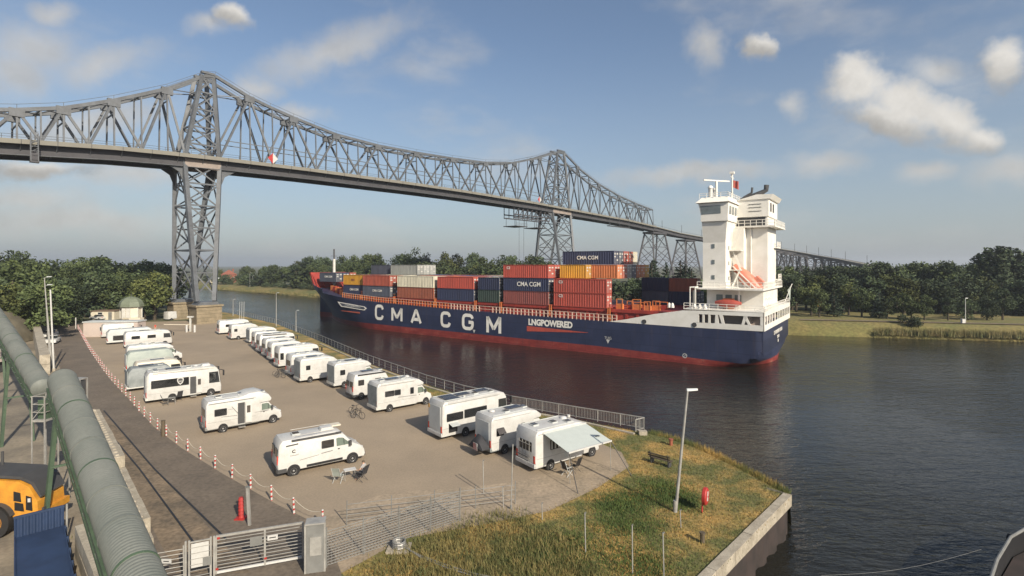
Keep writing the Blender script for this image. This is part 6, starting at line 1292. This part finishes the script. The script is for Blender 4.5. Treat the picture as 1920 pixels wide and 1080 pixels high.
MB().prism([(-1.6,1.3),(-1.55,3.6),(-1.8,3.75),(-3.0,3.75),(-3.2,2.4),(-3.1,1.3)], -.85, .85).build('cab', 'dark_grey', t); MB().box(-3.1,-1.6,-.95,.95,3.75,3.9).build('cab_roof', 'yellow_machine', t); rod('exhaust', (-.9,.6,3.1), (-.9,.6,4.0), .07, 'dark_grey', t)
MB().box(-4.2,-1.0,-.6,.6,.7,1.4).build('chassis', 'yellow_machine', t); MB().prism([(-5.4,.2),(-4.2,.2),(-4.0,1.3),(-4.6,1.5)], -1.4, 1.4).build('bucket', 'dark_grey', t)
# blue open container
a, c = G(120,950,2.0), G(150,1090,2.0); d = Vector((.69,-.724,0)); t = thing('blue_skip', 'blue open-topped steel container at the bottom left corner', 'skip', (a.x, a.y, 0), math.atan2(d.y, d.x))
W_ = 1.95; Ls = 12.0   # local y runs to the viewer's right of the long axis; the box lies on the negative side
b = MB(); prof = []
for k in range(16):
    y = -W_*k/16; prof += [(y, 0), (y-W_*.035, .05)] if k % 2 else [(y, .05), (y-W_*.035, 0)]
prof.append((-W_, 0)); b.loft([[(.03+dx, y, .25), (.03+dx, y, 1.98)] for y, dx in prof], cap=False, closed=False); b.build('ribbed_end_wall', 'blue_sheet', t)
MB().box(-.08,.0,-W_,0,0,2.0).build('end_plate', 'blue_sheet', t); MB().box(0,Ls,-.06,0,0,1.1).build('side_wall', 'blue_sheet', t); MB().box(0,Ls,-W_,-W_+.06,0,1.1).build('side_wall', 'blue_sheet', t)
MB().box(0,Ls,-W_+.06,-.06,.9,1.02).build('cover_sheet', 'blue_sheet', t); beam('top_bar', (-.04,.02,2.03), (-.04,-W_-.02,2.03), .1, .1, 'blue_sheet', t)
for k in range(8): beam('rib', (k*1.5+.4,.03,.1), (k*1.5+.4,.03,1.1), .1, .06, 'blue_sheet', t)
rod('gutter_pole', (-.05,.12,0), (-.05,.12,2.1), .05, 'galv', t)
# ------------------------------------------------------------------ FAR END OF THE LOT: pavilion, huts, cars, barrier
p = G(246,606); t = thing('pavilion', 'cream timber kiosk with rounded green roof beside the bridge pier', 'kiosk', p, .1); R_ = 2.35
oc = [(R_*math.cos(math.radians(22.5+45*k)), R_*math.sin(math.radians(22.5+45*k))) for k in range(8)]
MB().plan(oc, 0, 1.3).build('plinth', 'stone', t); MB().plan([(x*.95, y*.95) for x, y in oc], 1.3, 4.3).build('wall', 'cream', t)
for x, y in oc: beam('corner_post', (x*.97,y*.97,1.3), (x*.97,y*.97,4.3), .2, .2, 'white_old', t)
rg = []
for i in range(7):
    a_ = i/6*PI/2; k = math.cos(a_)*1.2 if i < 6 else .02; rg.append([(x*k, y*k, 4.3+2.6*math.sin(a_)) for x, y in oc])
MB().loft(rg).build('roof', 'roof_green', t); [MB().box(x_-.38,x_+.38,-2.22,-2.08,1.6,4.0).build('shutter', 'white_old', t) for x_ in (-.5,.4)]; rod('finial', (0,0,6.8), (0,0,7.6), .08, 'dark_grey', t); MB().box(1.2,3.8,-3,-1.2,0,1.6).build('ticket_box', 'cream', t)
def hut(name, label, p, rz, lx, ly, h, m, roof_m, cat='hut'):
    t = thing(name, label, cat, p, rz); MB().box(0,lx,0,ly,0,h).build('wall', m, t); MB().box(-.15,lx+.15,-.15,ly+.15,h,h+.2).build('roof', roof_m, t)
    d = MB().box(lx*.75,lx*.75+.9,-.04,.0,0,2.1).build('door', 'mid_grey', t); MB().box(lx*.75+.1,lx*.75+.18,-.08,-.04,1.0,1.08).build('handle', 'black', d); w_ = MB().box(lx*.3,lx*.3+1.2,-.03,.0,1.2,2.1).build('window', 'white', t); MB().box(lx*.3+.08,lx*.3+1.12,-.04,-.03,1.28,2.02).build('pane', 'glass', w_); return t
hut('site_hut', 'pale pinkish box hut at the far end of the bollard row', G(156,632), .12, 10.5, 3, 3.0, 'beige_wall', 'grey_white')
hut('service_hut', 'low cream building with flat brown roof under the dark trees', G(170,600), .1, 6, 4, 2.3, 'cream', 'roof_tile')
hut('service_hut', 'small white cabin between the parked cars and the kiosk', G(214,594), .1, 3.2, 3, 2.8, 'white', 'grey_white')
def car(label, p, rz, m='white'):
    t = thing('parked_car', label, 'car', (p.x, p.y, .013), rz); L_ = 4.3
    shell([(.05,.3),(0,.6),(.08,.95),(.9,1.0),(1.2,1.0),(3.0,1.0),(4.15,.85),(4.3,.6),(4.28,.3)], 1.8, .1).build('body', m, t, smooth=True); shell([(.35,.95),(.85,1.42),(2.3,1.45),(3.1,.98)], 1.6, .1).build('cabin', 'glass', t, smooth=True); shell([(.85,1.40),(.95,1.47),(2.2,1.49),(2.35,1.42)], 1.45, .03).build('roof', m, t, smooth=True)
    for x in (.85, 3.45):
        for sg in (-1, 1): wheel(t, x, sg*.82, .31, sg)
    for sg in (-1, 1):
        MB().box(-.01,.05,sg*.68-.13,sg*.68+.13,.68,.86).build('tail_light', 'lamp_glass', t); MB().box(4.22,4.31,sg*.65-.16,sg*.65+.16,.62,.76).build('headlight', 'grey_white', t)
    return t
car('white car heading down the road beside the lamp posts', G(104,641), -1.05); car('second white car just behind the first on the road', G(100,630), -1.05)
car('white car parked before the small white cabin', G(196,600), 2.9); car('pale car parked beyond the white one by the cabin', G(202,592), 2.9, 'grey_white'); car('dark car under the trees by the low cream building', G(192,588), 2.8, 'dark_grey')
p = G(311,601); t = thing('parked_van', 'white van half hidden beside the left stone pier', 'van', p, 1.2); shell([(0,.35),(0,2.2),(.2,2.35),(3.6,2.35),(4.2,1.4),(4.9,1.1),(5.0,.4)], 1.95, .12).build('body', 'white', t, smooth=True); MB().prism([(3.2,1.4),(3.2,2.0),(3.6,2.0),(4.05,1.4)], -.99, .99).build('cab_window', 'glass', t)
for x in (.9,4.0):
    for sg in (-1,1): wheel(t, x, sg*.9, .33, sg)
p = G(357,622); t = thing('barrier_gate', 'white raised-post barrier with beige arm before the stone piers', 'barrier gate', p); beam('post', (0,0,0), (0,0,3.2), .3, .3, 'white_old', t); MB().box(-.6,.6,-.3,.3,3.2,3.5).build('head', 'white_old', t); beam('arm', (0,-.2,1.6), (-6.2,.4,1.6), .14, .16, 'cream', t)
for x, nm in ((350,'west'),(365,'east')): p = G(x, 623); t = thing('guard_post', f'short white guard post on the {"pavilion" if nm == "west" else "canal"} side of the barrier', 'bollard', p); MB().tube([(0,0,0),(0,0,1.5)], .22, 10).build('post', 'white', t); MB().dome((0,0,1.5), .22, .22, .12).build('cap', 'white', t)
p = G(398,600); t = thing('notice_board', 'white notice board on legs at the foot of the bridge tower', 'sign', p); MB().box(-1.0,1.0,-.06,.06,1.6,3.4).build('board', 'white', t)
for x in (-.8,.8): beam('leg', (x,0,0), (x,0,1.7), .12, .12, 'galv', t)
p = G(128,612); t = thing('signal_pole', 'short white pole at the start of the bollard row', 'pole', p); MB().tube([(0,0,0),(0,0,3.0)], .12, 8).build('pole', 'white', t); MB().tube([(0,0,0),(0,0,.3)], .25, 8).build('foot', 'concrete', t)
p = G(142,616); tag(MB().tube([(0,0,0),(0,0,2.6)], .1, 8).build('marker_pole', 'white', None, p), 'thin white marker pole beside the first far bollard', 'pole')
# far bank: red house, lamps, signs
D0 = 430; c = at(428,520,D0); t = thing('brick_house', 'small red brick house among the trees on the far bank', 'house', (c.x, c.y, .7), .5)
MB().box(-5,6,-4,4,0,6.5).build('wall', 'brick_red', t); MB().prism([(-5.5,6.5),(.5,10.5),(6.5,6.5)], -4.5, 4.5).build('roof', 'brick_red', t); MB().box(3,4,-1,0,9,11.2).build('chimney', 'brick_red', t)
for x in (-3.5,-.5,2.8): w_ = MB().box(x,x+1.3,-4.06,-4,2.6,4.4).build('window', 'white', t); MB().box(x+.15,x+1.15,-4.1,-4.06,2.75,4.25).build('pane', 'glass', w_)
for i, (x, D) in enumerate(((404,425),(412,428),(421,420))):
    c = at(x, 525, D); t = thing('far_boathouse', f'pale shed on the far bank, {ordinal(i)} left of the red house', 'shed', (c.x, c.y, .7)); MB().box(-3.5,3.5,-2,2,0,2.6).build('wall', 'cream' if i != 1 else 'white', t); MB().prism([(-3.9,2.6),(0,4),(3.9,2.6)], -2.3, 2.3).build('roof', 'grey_white', t)
def far_pt(x, d): # inland distance d from the far waterline at picture column x
    for a, c in zip(fs, fs[1:]):
        xa, xc = 960+F*a.x/a.y, 960+F*c.x/c.y
        if xc <= x <= xa: t_ = (xa-x)/(xa-xc); q = a.lerp(c, t_)+inl*d; q.z = .7; return q
    return fs[0]+inl*d
street_lamp('white lamp post on the far towpath by the reeds', far_pt(1818,9.5), 6.0, (0,0), .05, 'white'); p = far_pt(1812,8.2); tag(MB().box(-.35,.35,-.3,.3,0,1.0).build('supply_box', 'white', None, p), 'white box at the foot of the far towpath lamp', 'box')
street_lamp('thin grey lamp post on the far bank before the dense wood', far_pt(452,6), 9, (0,0), .6); street_lamp('second thin grey lamp post beside the one on the far wooded bank', far_pt(449,9), 7, (0,0), .6)
for x, D, y, m_, lb, w_ in ((1532,150,568,'c_yellow','yellow square sign among trees on the far bank',1.3), (1635,165,545,'white','round white sign high among the trees on the far bank',.8)):
    c = at(x, y, D); t = thing('road_sign', lb, 'sign', (c.x, c.y, .7)); rod('post', (0,.1,0), (0,.1,c.z), .09, 'galv', t)
    if m_ == 'white': MB().disc_y(0, c.z-.7, -.05, .05, w_, 18).build('board', m_, t)
    else: MB().box(-w_,w_,-.05,.05,c.z-1.7,c.z-.2).build('board', m_, t)
# moored workboat, only its bow in the corner
p = Vector((31.0,29.0,WATER)); t = thing('workboat', 'dark workboat bow with grey rail and red deck cut by the bottom right corner', 'boat', p, .72)
rg = []
for s_, h_ in ((-14,2.3),(-6,2.4),(-2.5,2.2),(0,1.5),(1.6,.75),(2.6,.06)):
    zr = 1.5+.06*max(0, s_+4); rg.append([(s_,h_,zr+.9),(s_*.98,h_*.96,.4),(s_*.93,h_*.7,-.6),(s_*.93,-h_*.7,-.6),(s_*.98,-h_*.96,.4),(s_,-h_,zr+.9)])
MB().loft(rg, closed=False).build('hull', 'black', t, smooth=True)
b = MB(); b.loft([[(s_, h_-.12, 1.45), (s_, -h_+.12, 1.45)] for s_, h_ in ((-14,2.3),(-6,2.4),(-2.5,2.2),(0,1.5),(1.6,.75))], cap=False, closed=False); b.build('deck', 'rusty_sheet', t)
for sg in (-1,1):
    pts = [(-14,sg*2.3,2.45),(-6,sg*2.4,2.45),(-2.5,sg*2.2,2.5),(0,sg*1.5,2.65),(1.6,sg*.75,2.75),(2.6,sg*.06,2.8)]; MB().tube(pts, .08, 8).build('gunwale', 'mid_grey', t)
    for k in range(6): MB().tube([(-10+k*1.9+.32*math.cos(2*PI*j/12), sg*2.45, 1.5+.32*math.sin(2*PI*j/12)) for j in range(13)], .1, 6, False).build('tyre_fender', 'tyre', t)
MB().box(-.9,-.3,-.5,.5,1.45,2.0).build('mooring_bitt', 'dark_grey', t)
m0, m1 = G(1540,1079,-1.0), G(1840,1030,-.4); pts = [m0.lerp(m1, k/8)+Vector((0,0,-.35*math.sin(PI*k/8))) for k in range(9)]
tag(MB().tube(pts, .006, 6).build('mooring_rope', 'mid_grey'), 'pale mooring rope stretched over the dark water at the bottom right', 'rope')
# ------------------------------------------------------------------ TREES
def leaf_cloud(name, m, centers, radii, n, size, squash=1.0, droop=0.0):
    """n small leaf sprays (quads) spread through a set of lobes, most of them near each lobe's skin"""
    k = rng.choice(len(centers), n, p=np.array(radii)**2/np.sum(np.array(radii)**2))
    d = rng.normal(size=(n, 3)); d /= np.linalg.norm(d, axis=1)[:, None]
    r = np.array(radii)[k]*(rng.random(n)**.33)*(.75+.4*rng.random(n)); P = np.array(centers)[k]+d*r[:, None]*np.array([1, 1, squash])
    a = rng.normal(size=(n, 3))+d*.8; a /= np.linalg.norm(a, axis=1)[:, None]
    t1 = np.cross(a, rng.normal(size=(n, 3))); t1 /= np.linalg.norm(t1, axis=1)[:, None]; t2 = np.cross(a, t1)
    s = size*(.6+.9*rng.random(n))[:, None]; t1 *= s; t2 *= s*.62; t1[:, 2] -= droop*s[:, 0]
    V = np.stack([P-t1, P-t2*.9, P+t1, P+t2], 1).reshape(-1, 3)
    me = bpy.data.meshes.new(name); me.from_pydata(V.tolist(), [], [(i*4, i*4+1, i*4+2, i*4+3) for i in range(n)]); me.materials.append(MATS[m]); return me
def trunk_mesh(h0, r, limbs, m='bark'):
    b = MB(); b.tube([(0,0,-.02),(.004,0,h0*.35),(-.006,.004,h0*.7),(0,0,h0)], [r*1.25,r,r*.75,r*.4], 7)
    for l in limbs: st_ = Vector((0,0,h0*random.uniform(.45,.8))); e = Vector(l); b.tube([st_, st_.lerp(e,.5)+Vector((0,0,.02)), e], [r*.45,r*.3,r*.12], 5)
    return b.mesh('trunk', m, True)
def broad(seed, m, wd=.30, low=.16, n=2600, lobes=13, size=.022):
    rng_ = random.Random(seed); cs, rs = [], []
    for i in range(lobes):
        z = low+(1-low)*(.12+.74*rng_.random()); k = math.sin(PI*min(max((z-low)/(1-low), .08), .92))**.6; a = rng_.random()*2*PI; q = wd*k*(.35+.6*rng_.random())
        cs.append((q*math.cos(a), q*math.sin(a), z)); rs.append(wd*(.30+.30*rng_.random())*(.7+.3*k))
    cs.append((0,0,1-wd*.30)); rs.append(wd*.36); cs.append((0,0,.55)); rs.append(wd*.7)
    return trunk_mesh(.72, .022, [c for c in cs[:7]]), leaf_cloud('crown', m, cs, rs, n, size)
def conifer(seed, m, wd=.17, n=2300):
    rng_ = random.Random(seed); cs, rs = [], []
    for i in range(34):
        z = .08+.88*i/34; k = (1-z)**.8; a = i*2.4+rng_.random(); q = wd*k*(.55+.5*rng_.random()); cs.append((q*math.cos(a), q*math.sin(a), z)); rs.append(.014+wd*.42*k)
    for i in range(4): cs.append((0,0,.9+.025*i)); rs.append(.012)
    return trunk_mesh(.95, .016, []), leaf_cloud('crown', m, cs, rs, n, .019, .5, .5)
def poplar(seed, m):
    rng_ = random.Random(seed); cs, rs = [], []
    for i in range(26): z = .12+.86*i/26; k = math.sin(PI*min(z*.86+.1, .98))**.5; a = rng_.random()*2*PI; q = .07*k*rng_.random(); cs.append((q*math.cos(a), q*math.sin(a), z)); rs.append(.06*k+.015)
    return trunk_mesh(.8, .015, [c for c in cs[:5]]), leaf_cloud('crown', m, cs, rs, 2300, .017, 1.3)
def bush(seed, m):
    rng_ = random.Random(seed); cs, rs = [], []
    for i in range(10): a = rng_.random()*2*PI; q = .62*rng_.random(); z = .15+.55*rng_.random(); cs.append((q*math.cos(a), q*math.sin(a), z)); rs.append(.22+.2*rng_.random())
    return trunk_mesh(.35, .04, [c for c in cs[:4]]), leaf_cloud('crown', m, cs, rs, 1500, .05)
PROTO = {'b1': broad(1,'leaf_mid',.30), 'b2': broad(2,'leaf_dark',.27,.10), 'b3': broad(3,'leaf_yellow',.28,.14), 'b4': broad(4,'leaf_mid',.36,.10,3000,16), 'b5': broad(5,'leaf_dark',.33,.06,3000,16), 'open': broad(9,'leaf_mid',.30,.36,1500,9,.019),
         'c1': conifer(6,'leaf_conifer'), 'c2': conifer(7,'leaf_conifer',.2), 'p1': poplar(8,'leaf_dark'), 's1': bush(10,'leaf_mid'), 's2': bush(11,'leaf_dark'), 's3': bush(12,'leaf_yellow')}
def tree(x, ytop, D, pk, label, group, w=1.0, base=0.0, hmin=2.0, name='tree', cat='tree', pos=None):
    g = pos if pos is not None else Vector(((x-960)/F*D, D, base)); h = max(hmin, H+(YH-ytop)*g.y/F-base)
    t = thing(name, label, cat, (g.x, g.y, base-.05), random.random()*6.28, group); tm, cm = PROTO[pk]
    s = (h*w*random.uniform(.92,1.1), h*w*random.uniform(.92,1.1), h); put('trunk', tm, t, None, None, s); put('crown', cm, t, None, None, s); return t
def prof(tab, x): return float(np.interp(x, [a for a, _ in tab], [c for _, c in tab]))
R = random.Random(21)
def place(x):
    for lim, w in ((-20,'outside the left edge'),(60,'at the left edge'),(130,'by the tall lamp posts'),(235,'left of the kiosk'),(340,'right of the kiosk'),(465,'near the red house'),(590,'left of the ship bow'),(680,'behind the bow containers'),(800,'behind the cream container'),(905,'behind the middle containers'),(1100,'beside the far bridge tower'),(1230,'left of the trestles'),(1340,'under the trestles'),(1480,'behind the white deckhouse'),(1600,'under the falling viaduct'),(1700,'above the waterside bush'),(1800,'left of the towpath lamp'),(1880,'right of the towpath lamp')):
        if x < lim: return w
    return 'at the right edge'
# wood across the canal, behind the bow
top1 = [(330,498),(385,500),(420,496),(450,492),(458,484),(480,480),(520,479),(560,478),(600,476),(650,474),(690,480),(705,486),(745,473),(770,471),(800,474),(812,492),(835,477),(865,479),(880,484),(900,478),(930,482),(945,490),(1010,490),(1150,496)]
x = 335.0
while x < 1010:
    if 700 < x < 735 or 806 < x < 824: x += 8; continue
    q = far_pt(x, R.uniform(26, 44)); tree(x, prof(top1, x)+R.uniform(-1,3.5), q.y, R.choice(['b1','b2','b4','b5','b1','b3']), f'leafy tree high in the wood across the canal, {place(x)}', 'wood across the canal', R.uniform(.95,1.25), .7, pos=q); x += R.uniform(14,20)*(1 if x > 450 else .8)
x = 345.0
while x < 1000:
    q = far_pt(x, R.uniform(13, 20)); tree(x, prof(top1, x)+R.uniform(14,22), q.y, R.choice(['b5','b4','s1','b2','b3','b1']) if x > 455 else R.choice(['s1','s2','b4']), f'lower tree at the front of the wood across the canal, {place(x)}', 'front edge of the wood across the canal', R.uniform(1.15,1.5), .7, pos=q); x += R.uniform(11,16)
for xx in range(470, 960, 13):
    q = far_pt(xx, R.uniform(8.5, 11.5)); tree(xx, 0, q.y, R.choice(['s1','s2','s3']), 'low bush on the grassy edge of the far bank', 'bushes on the far bank', .8, .6, name='bush', cat='bush', pos=Vector((q.x, q.y, -1e-3))) if False else None
    t_ = thing('bush', 'low bush on the grassy edge of the far bank', 'bush', (q.x, q.y, .5), R.random()*6, 'bushes on the far bank'); hh = R.uniform(2.2,4.5); tm, cm = PROTO[R.choice(['s1','s2','s3'])]; put('trunk', tm, t_, None, None, (hh,hh,hh)); put('crown', cm, t_, None, None, (hh*1.2,hh*1.2,hh))
q = far_pt(722, 24); tree(722, 463, q.y, 'open', 'tall open-crowned tree standing clear above the wood across the canal', None, 1.05, .7, pos=q)
# conifers by the bridge's far legs
for i, (xx, yt, pk) in enumerate(((1148,497,'c2'),(1162,484,'c1'),(1178,488,'c2'),(1190,492,'c1'),(1206,487,'c2'),(1222,494,'c2'),(1238,500,'c1'),(1256,503,'c2'),(1272,506,'c2'),(1290,508,'c2'),(1308,510,'c1'),(1326,507,'c2'))):
    q = far_pt(xx, R.uniform(20, 34)); tree(xx, yt, q.y, pk, f'dark conifer behind the ship, {place(xx)}', 'conifers behind the ship', 1.35, .7, pos=q)
for xx in range(1150, 1330, 17):
    q = far_pt(xx, R.uniform(14, 20)); tree(xx, 520+R.uniform(-4,6), q.y, R.choice(['b5','s2','b2']), f'dark leafy tree low behind the ship, {place(xx)}', 'conifers behind the ship', 1.4, .7, pos=q)
# right bank
top2 = [(1330,505),(1440,510),(1470,512),(1500,514),(1560,516),(1590,516),(1612,524),(1640,522),(1660,527),(1685,529),(1700,532),(1725,523),(1745,522),(1770,532),(1785,522),(1815,520),(1832,532),(1850,528),(1870,530),(1885,505),(1910,485),(1960,480),(2100,500)]
x = 1335.0
while x < 2080:
    q = far_pt(x, R.uniform(52, 80)); tree(x, min(497.5, 497-(531-prof(top2, x))*.75) if x > 1600 else 498, q.y, R.choice(['b2','b5','b1','b4','c2']) if x < 1875 else 'p1', f'dark tree on the skyline of the right bank, {place(x)}' if x < 1875 else 'tall narrow tree at the far right end of the bank', 'skyline trees on the right bank' if x < 1875 else 'tall trees at the far right', R.uniform(.85,1.35) if x < 1875 else 1.35, .7, pos=q); x += R.uniform(12,24)
x = 1340.0
while x < 2080:
    q = far_pt(x, R.uniform(34, 46)); tree(x, R.uniform(512,528), q.y, R.choice(['b5','b2','b3','c2','b1']), f'dark tree in the second rank on the right bank, {place(x)}', 'second rank on the right bank', R.uniform(1.2,1.5), .7, pos=q); x += R.uniform(12,17)
for i, (xx, yt, pk, d_) in enumerate(((1498,528,'b3',22),(1520,540,'b1',17),(1548,543,'c2',20),(1575,530,'b3',26),(1605,538,'b1',22),(1645,545,'c2',17),(1662,560,'b1',16),(1694,548,'b1',15),(1712,562,'b2',17),(1738,552,'b1',14),(1786,556,'b2',15),(1830,560,'b5',17),(1870,552,'b5',18),(1905,540,'b2',20),(1710,600,'s2',4.5))):
    q = far_pt(xx, d_); tree(xx, yt, q.y, pk, ['pale green broad tree beside the stern','round tree right of the stern','small dark conifer right of the yellow sign','large pale green tree left of the white round sign','leafy tree left of the white round sign','dark pointed tree right of the white round sign','leafy tree close to the dark pointed one','tree with visible trunk, first along the right towpath','dark tree between the first two towpath trees','tree with visible trunk, second along the right towpath','tree with visible trunk, third along the right towpath','dark tree left of the towpath lamp','dense dark tree right of the towpath lamp','dense dark tree at the right picture edge','round green bush right at the water edge of the right bank'][i], None, 1.15 if pk[0] != 'c' else 1.5, .7 if pk != 's2' else 0, pos=q, hmin=3)
# wood on this side, left of the bridge tower
top3 = [(-160,470),(-60,474),(0,477),(15,466),(28,474),(50,483),(75,488),(92,494),(122,497),(140,484),(165,481),(195,480),(210,489),(240,492),(272,487),(300,491),(335,494)]
x = -150.0
while x < 330:
    D = R.uniform(165,195); tree(x, prof(top3, x)+R.uniform(-1,3), D, R.choice(['b1','b2','b4','b5']), f'tree high in the wood beyond the lot, {place(x)}', 'wood left of the bridge tower', R.uniform(.95,1.2), 0); x += R.uniform(15,22)
x = -140.0
while x < 305:
    D = R.uniform(148,160) if x > 110 else R.uniform(116,132); tree(x, prof(top3, x)+R.uniform(16,30), D, R.choice(['b1','b5','b4','b2']), f'lower tree at the front of the wood beyond the lot, {place(x)}', 'front of the wood left of the bridge tower', R.uniform(1.1,1.35), 0); x += R.uniform(14,20)
x = -140.0
while x < 100:
    D = R.uniform(104,114); tree(x, 525+R.uniform(-6,16), D, R.choice(['b1','b5','b3']), 'green tree rising right behind the bulk heap', 'trees behind the bulk heap', R.uniform(1.1,1.3), 0); x += R.uniform(20,30)
for xx, yt, D, pk, lb in ((118,520,128,'b5','dark dense tree at the far end of the road'),(140,530,130,'b5','dark tree beside the start of the bollard row'),(160,524,150,'c2','dark conifer left of the kiosk'),(215,520,150,'b1','bright leafy tree left of the kiosk'),(290,508,142,'b3','large yellow-green tree between the kiosk and the stone piers'),(272,535,140,'b1','smaller green tree right behind the kiosk')):
    tree(xx, yt, D, pk, lb, None, 1.15, 0)
# ------------------------------------------------------------------ GRASS, REEDS
def blades(name, m, label, poly, n, h0, h1, wd, lean=.5, far=70):
    xs = [p.x for p in poly]; ys = [p.y for p in poly]; P = []; x0, x1, y0, y1 = min(xs), max(xs), min(ys), min(max(ys), far)
    while len(P) < n:
        x = rng.uniform(x0, x1); y = y0+(y1-y0)*rng.random()**1.4
        if inside((x, y), poly): P.append((x, y))
    P = np.array(P)+rng.normal(size=(len(P),2))*(.4 if name == 'weeds' else .22); n = len(P); a = rng.random(n)*6.283; h = rng.uniform(h0, h1, n); l = h*lean*rng.random(n); b_ = rng.random(n)*6.283; w = wd*(.6+.8*rng.random(n))
    z = np.zeros(n); A = np.stack([P[:,0]-w*np.cos(a), P[:,1]-w*np.sin(a), z], 1); B = np.stack([P[:,0]+w*np.cos(a), P[:,1]+w*np.sin(a), z], 1); T = np.stack([P[:,0]+l*np.cos(b_), P[:,1]+l*np.sin(b_), h], 1)
    V = np.stack([A, B, T], 1).reshape(-1, 3); me = bpy.data.meshes.new(name); me.from_pydata(V.tolist(), [], [(i*3, i*3+1, i*3+2) for i in range(n)]); me.materials.append(MATS[m])
    o = put(name, me); tag(o, label, 'grass'); o['kind'] = 'stuff'; return o
blades('grass', 'blade', 'short dry and green grass covering the point by the quay', grass_poly, 70000, .03, .13, .022)
blades('weeds', 'blade_weed', 'tall rough weeds before the paved lot', [G(690,1085),G(735,1045),G(790,1008),G(850,990),G(905,965),G(965,962),G(1010,985),G(1060,1010),G(1130,1090)], 11000, .08, .45, .020, .7)
mat('blade_green', (.085, .125, .028), .8, scale=.8, col2=(.05, .085, .02), fine=.4, bscale=11)
def clump(name, label, cs, n, h0, h1):
    V = []; Fc = []
    for i in range(n):
        c, sx, sy = cs[int(rng.integers(len(cs)))]; x, y = c.x+float(rng.normal())*sx, c.y+float(rng.normal())*sy
        if not inside((x, y), grass_poly): continue
        a = rng.random()*6.28; h = rng.uniform(h0, h1); w = .022*(.6+.8*rng.random()); k = len(V); l = h*.4*rng.random(); e = rng.random()*6.28
        V += [(x-w*math.cos(a), y-w*math.sin(a), 0), (x+w*math.cos(a), y+w*math.sin(a), 0), (x+l*math.cos(e), y+l*math.sin(e), h)]; Fc.append((k,k+1,k+2))
    me = bpy.data.meshes.new(name); me.from_pydata(V, [], Fc); me.materials.append(MATS['blade_green']); o = put(name, me); tag(o, label, 'grass'); o['kind'] = 'stuff'
clump('lush_grass', 'bright green grass patch left of the leaning lamp post', [(G(1240,915),.9,.9),(G(1195,935),1.1,.7),(G(1160,950),.8,.6),(G(1275,935),.7,1.0)], 9000, .06, .22)
clump('lush_grass', 'duller green grass between the fence posts at the bottom', [(G(1080,1030),1.6,1.2),(G(1180,985),1.2,.9),(G(1010,1050),1.4,1.0),(G(1200,1060),1.0,1.0)], 12000, .05, .20)
# water-side fringe and far reeds
def fringe(name, label, pts, n, h0, h1, m, spread, wd):
    seg = [(a, c, (c-a).length) for a, c in zip(pts, pts[1:])]; L_ = sum(s[2] for s in seg); V = []; Fc = []
    for i in range(n):
        d = rng.random()*L_
        for a, c, l in seg:
            if d <= l: break
            d -= l
        p = a.lerp(c, d/l)+inl*float(rng.normal()*spread); an = rng.random()*6.28; h = rng.uniform(h0, h1); w = wd*(.5+rng.random())
        k = len(V); V += [(p.x-w*math.cos(an), p.y-w*math.sin(an), p.z), (p.x+w*math.cos(an), p.y+w*math.sin(an), p.z), (p.x+rng.normal()*.12*h, p.y+rng.normal()*.12*h, p.z+h)]; Fc.append((k,k+1,k+2))
    me = bpy.data.meshes.new(name); me.from_pydata(V, [], Fc); me.materials.append(MATS[m]); o = put(name, me); tag(o, label, 'reeds'); o['kind'] = 'stuff'; return o
zz_ = Vector((0,0,WATER+.2))
fringe('reeds', 'pale reeds along the water edge of the right far bank', [Vector((p.x,p.y,-1.9)) for p in (far_pt(1640,1.5), far_pt(1720,1.5), far_pt(1800,1.5), far_pt(1900,1.5), far_pt(2050,1.5))], 9000, .8, 2.1, 'reed', 1.0, .05)
fringe('reeds', 'straw-coloured reeds along the far bank before the wood', [Vector((p.x,p.y,-2.1)) for p in (far_pt(400,2), far_pt(470,2), far_pt(530,2), far_pt(600,2), far_pt(700,2))], 7000, .8, 2.2, 'reed', 1.6, .09)
fringe('bank_grass', 'dry grass fringe hanging over the near water edge', [p+Vector((.25,.35,-.25)) for p in shore[:6]], 6000, .2, .6, 'blade', .35, .02)
fringe('verge_grass', 'sparse tall grass along the yard side of the conveyor', [G(150,1000), G(190,1090)], 400, .1, .3, 'blade_weed', .2, .02)
# ------------------------------------------------------------------ HAZE: summer air over the canal, closed box round camera and land
hb = MB().box(-4700, 4700, -800, 6200, WATER-1.6, 84)
me = hb.mesh('haze', 'white'); me.materials.clear()
hm = bpy.data.materials.new('haze_air'); hm.use_nodes = True; nt = hm.node_tree; nt.nodes.clear()
o_ = nt.nodes.new('ShaderNodeOutputMaterial'); pv = nt.nodes.new('ShaderNodeVolumePrincipled'); pv.inputs['Color'].default_value = (.86, .92, 1.0, 1); pv.inputs['Density'].default_value = .00024; pv.inputs['Anisotropy'].default_value = .25
nt.links.new(pv.outputs[0], o_.inputs['Volume']); me.materials.append(hm)
hz_o = put('haze', me); tag(hz_o, 'thin pale summer haze over the canal and the far banks', 'haze'); hz_o['kind'] = 'stuff'
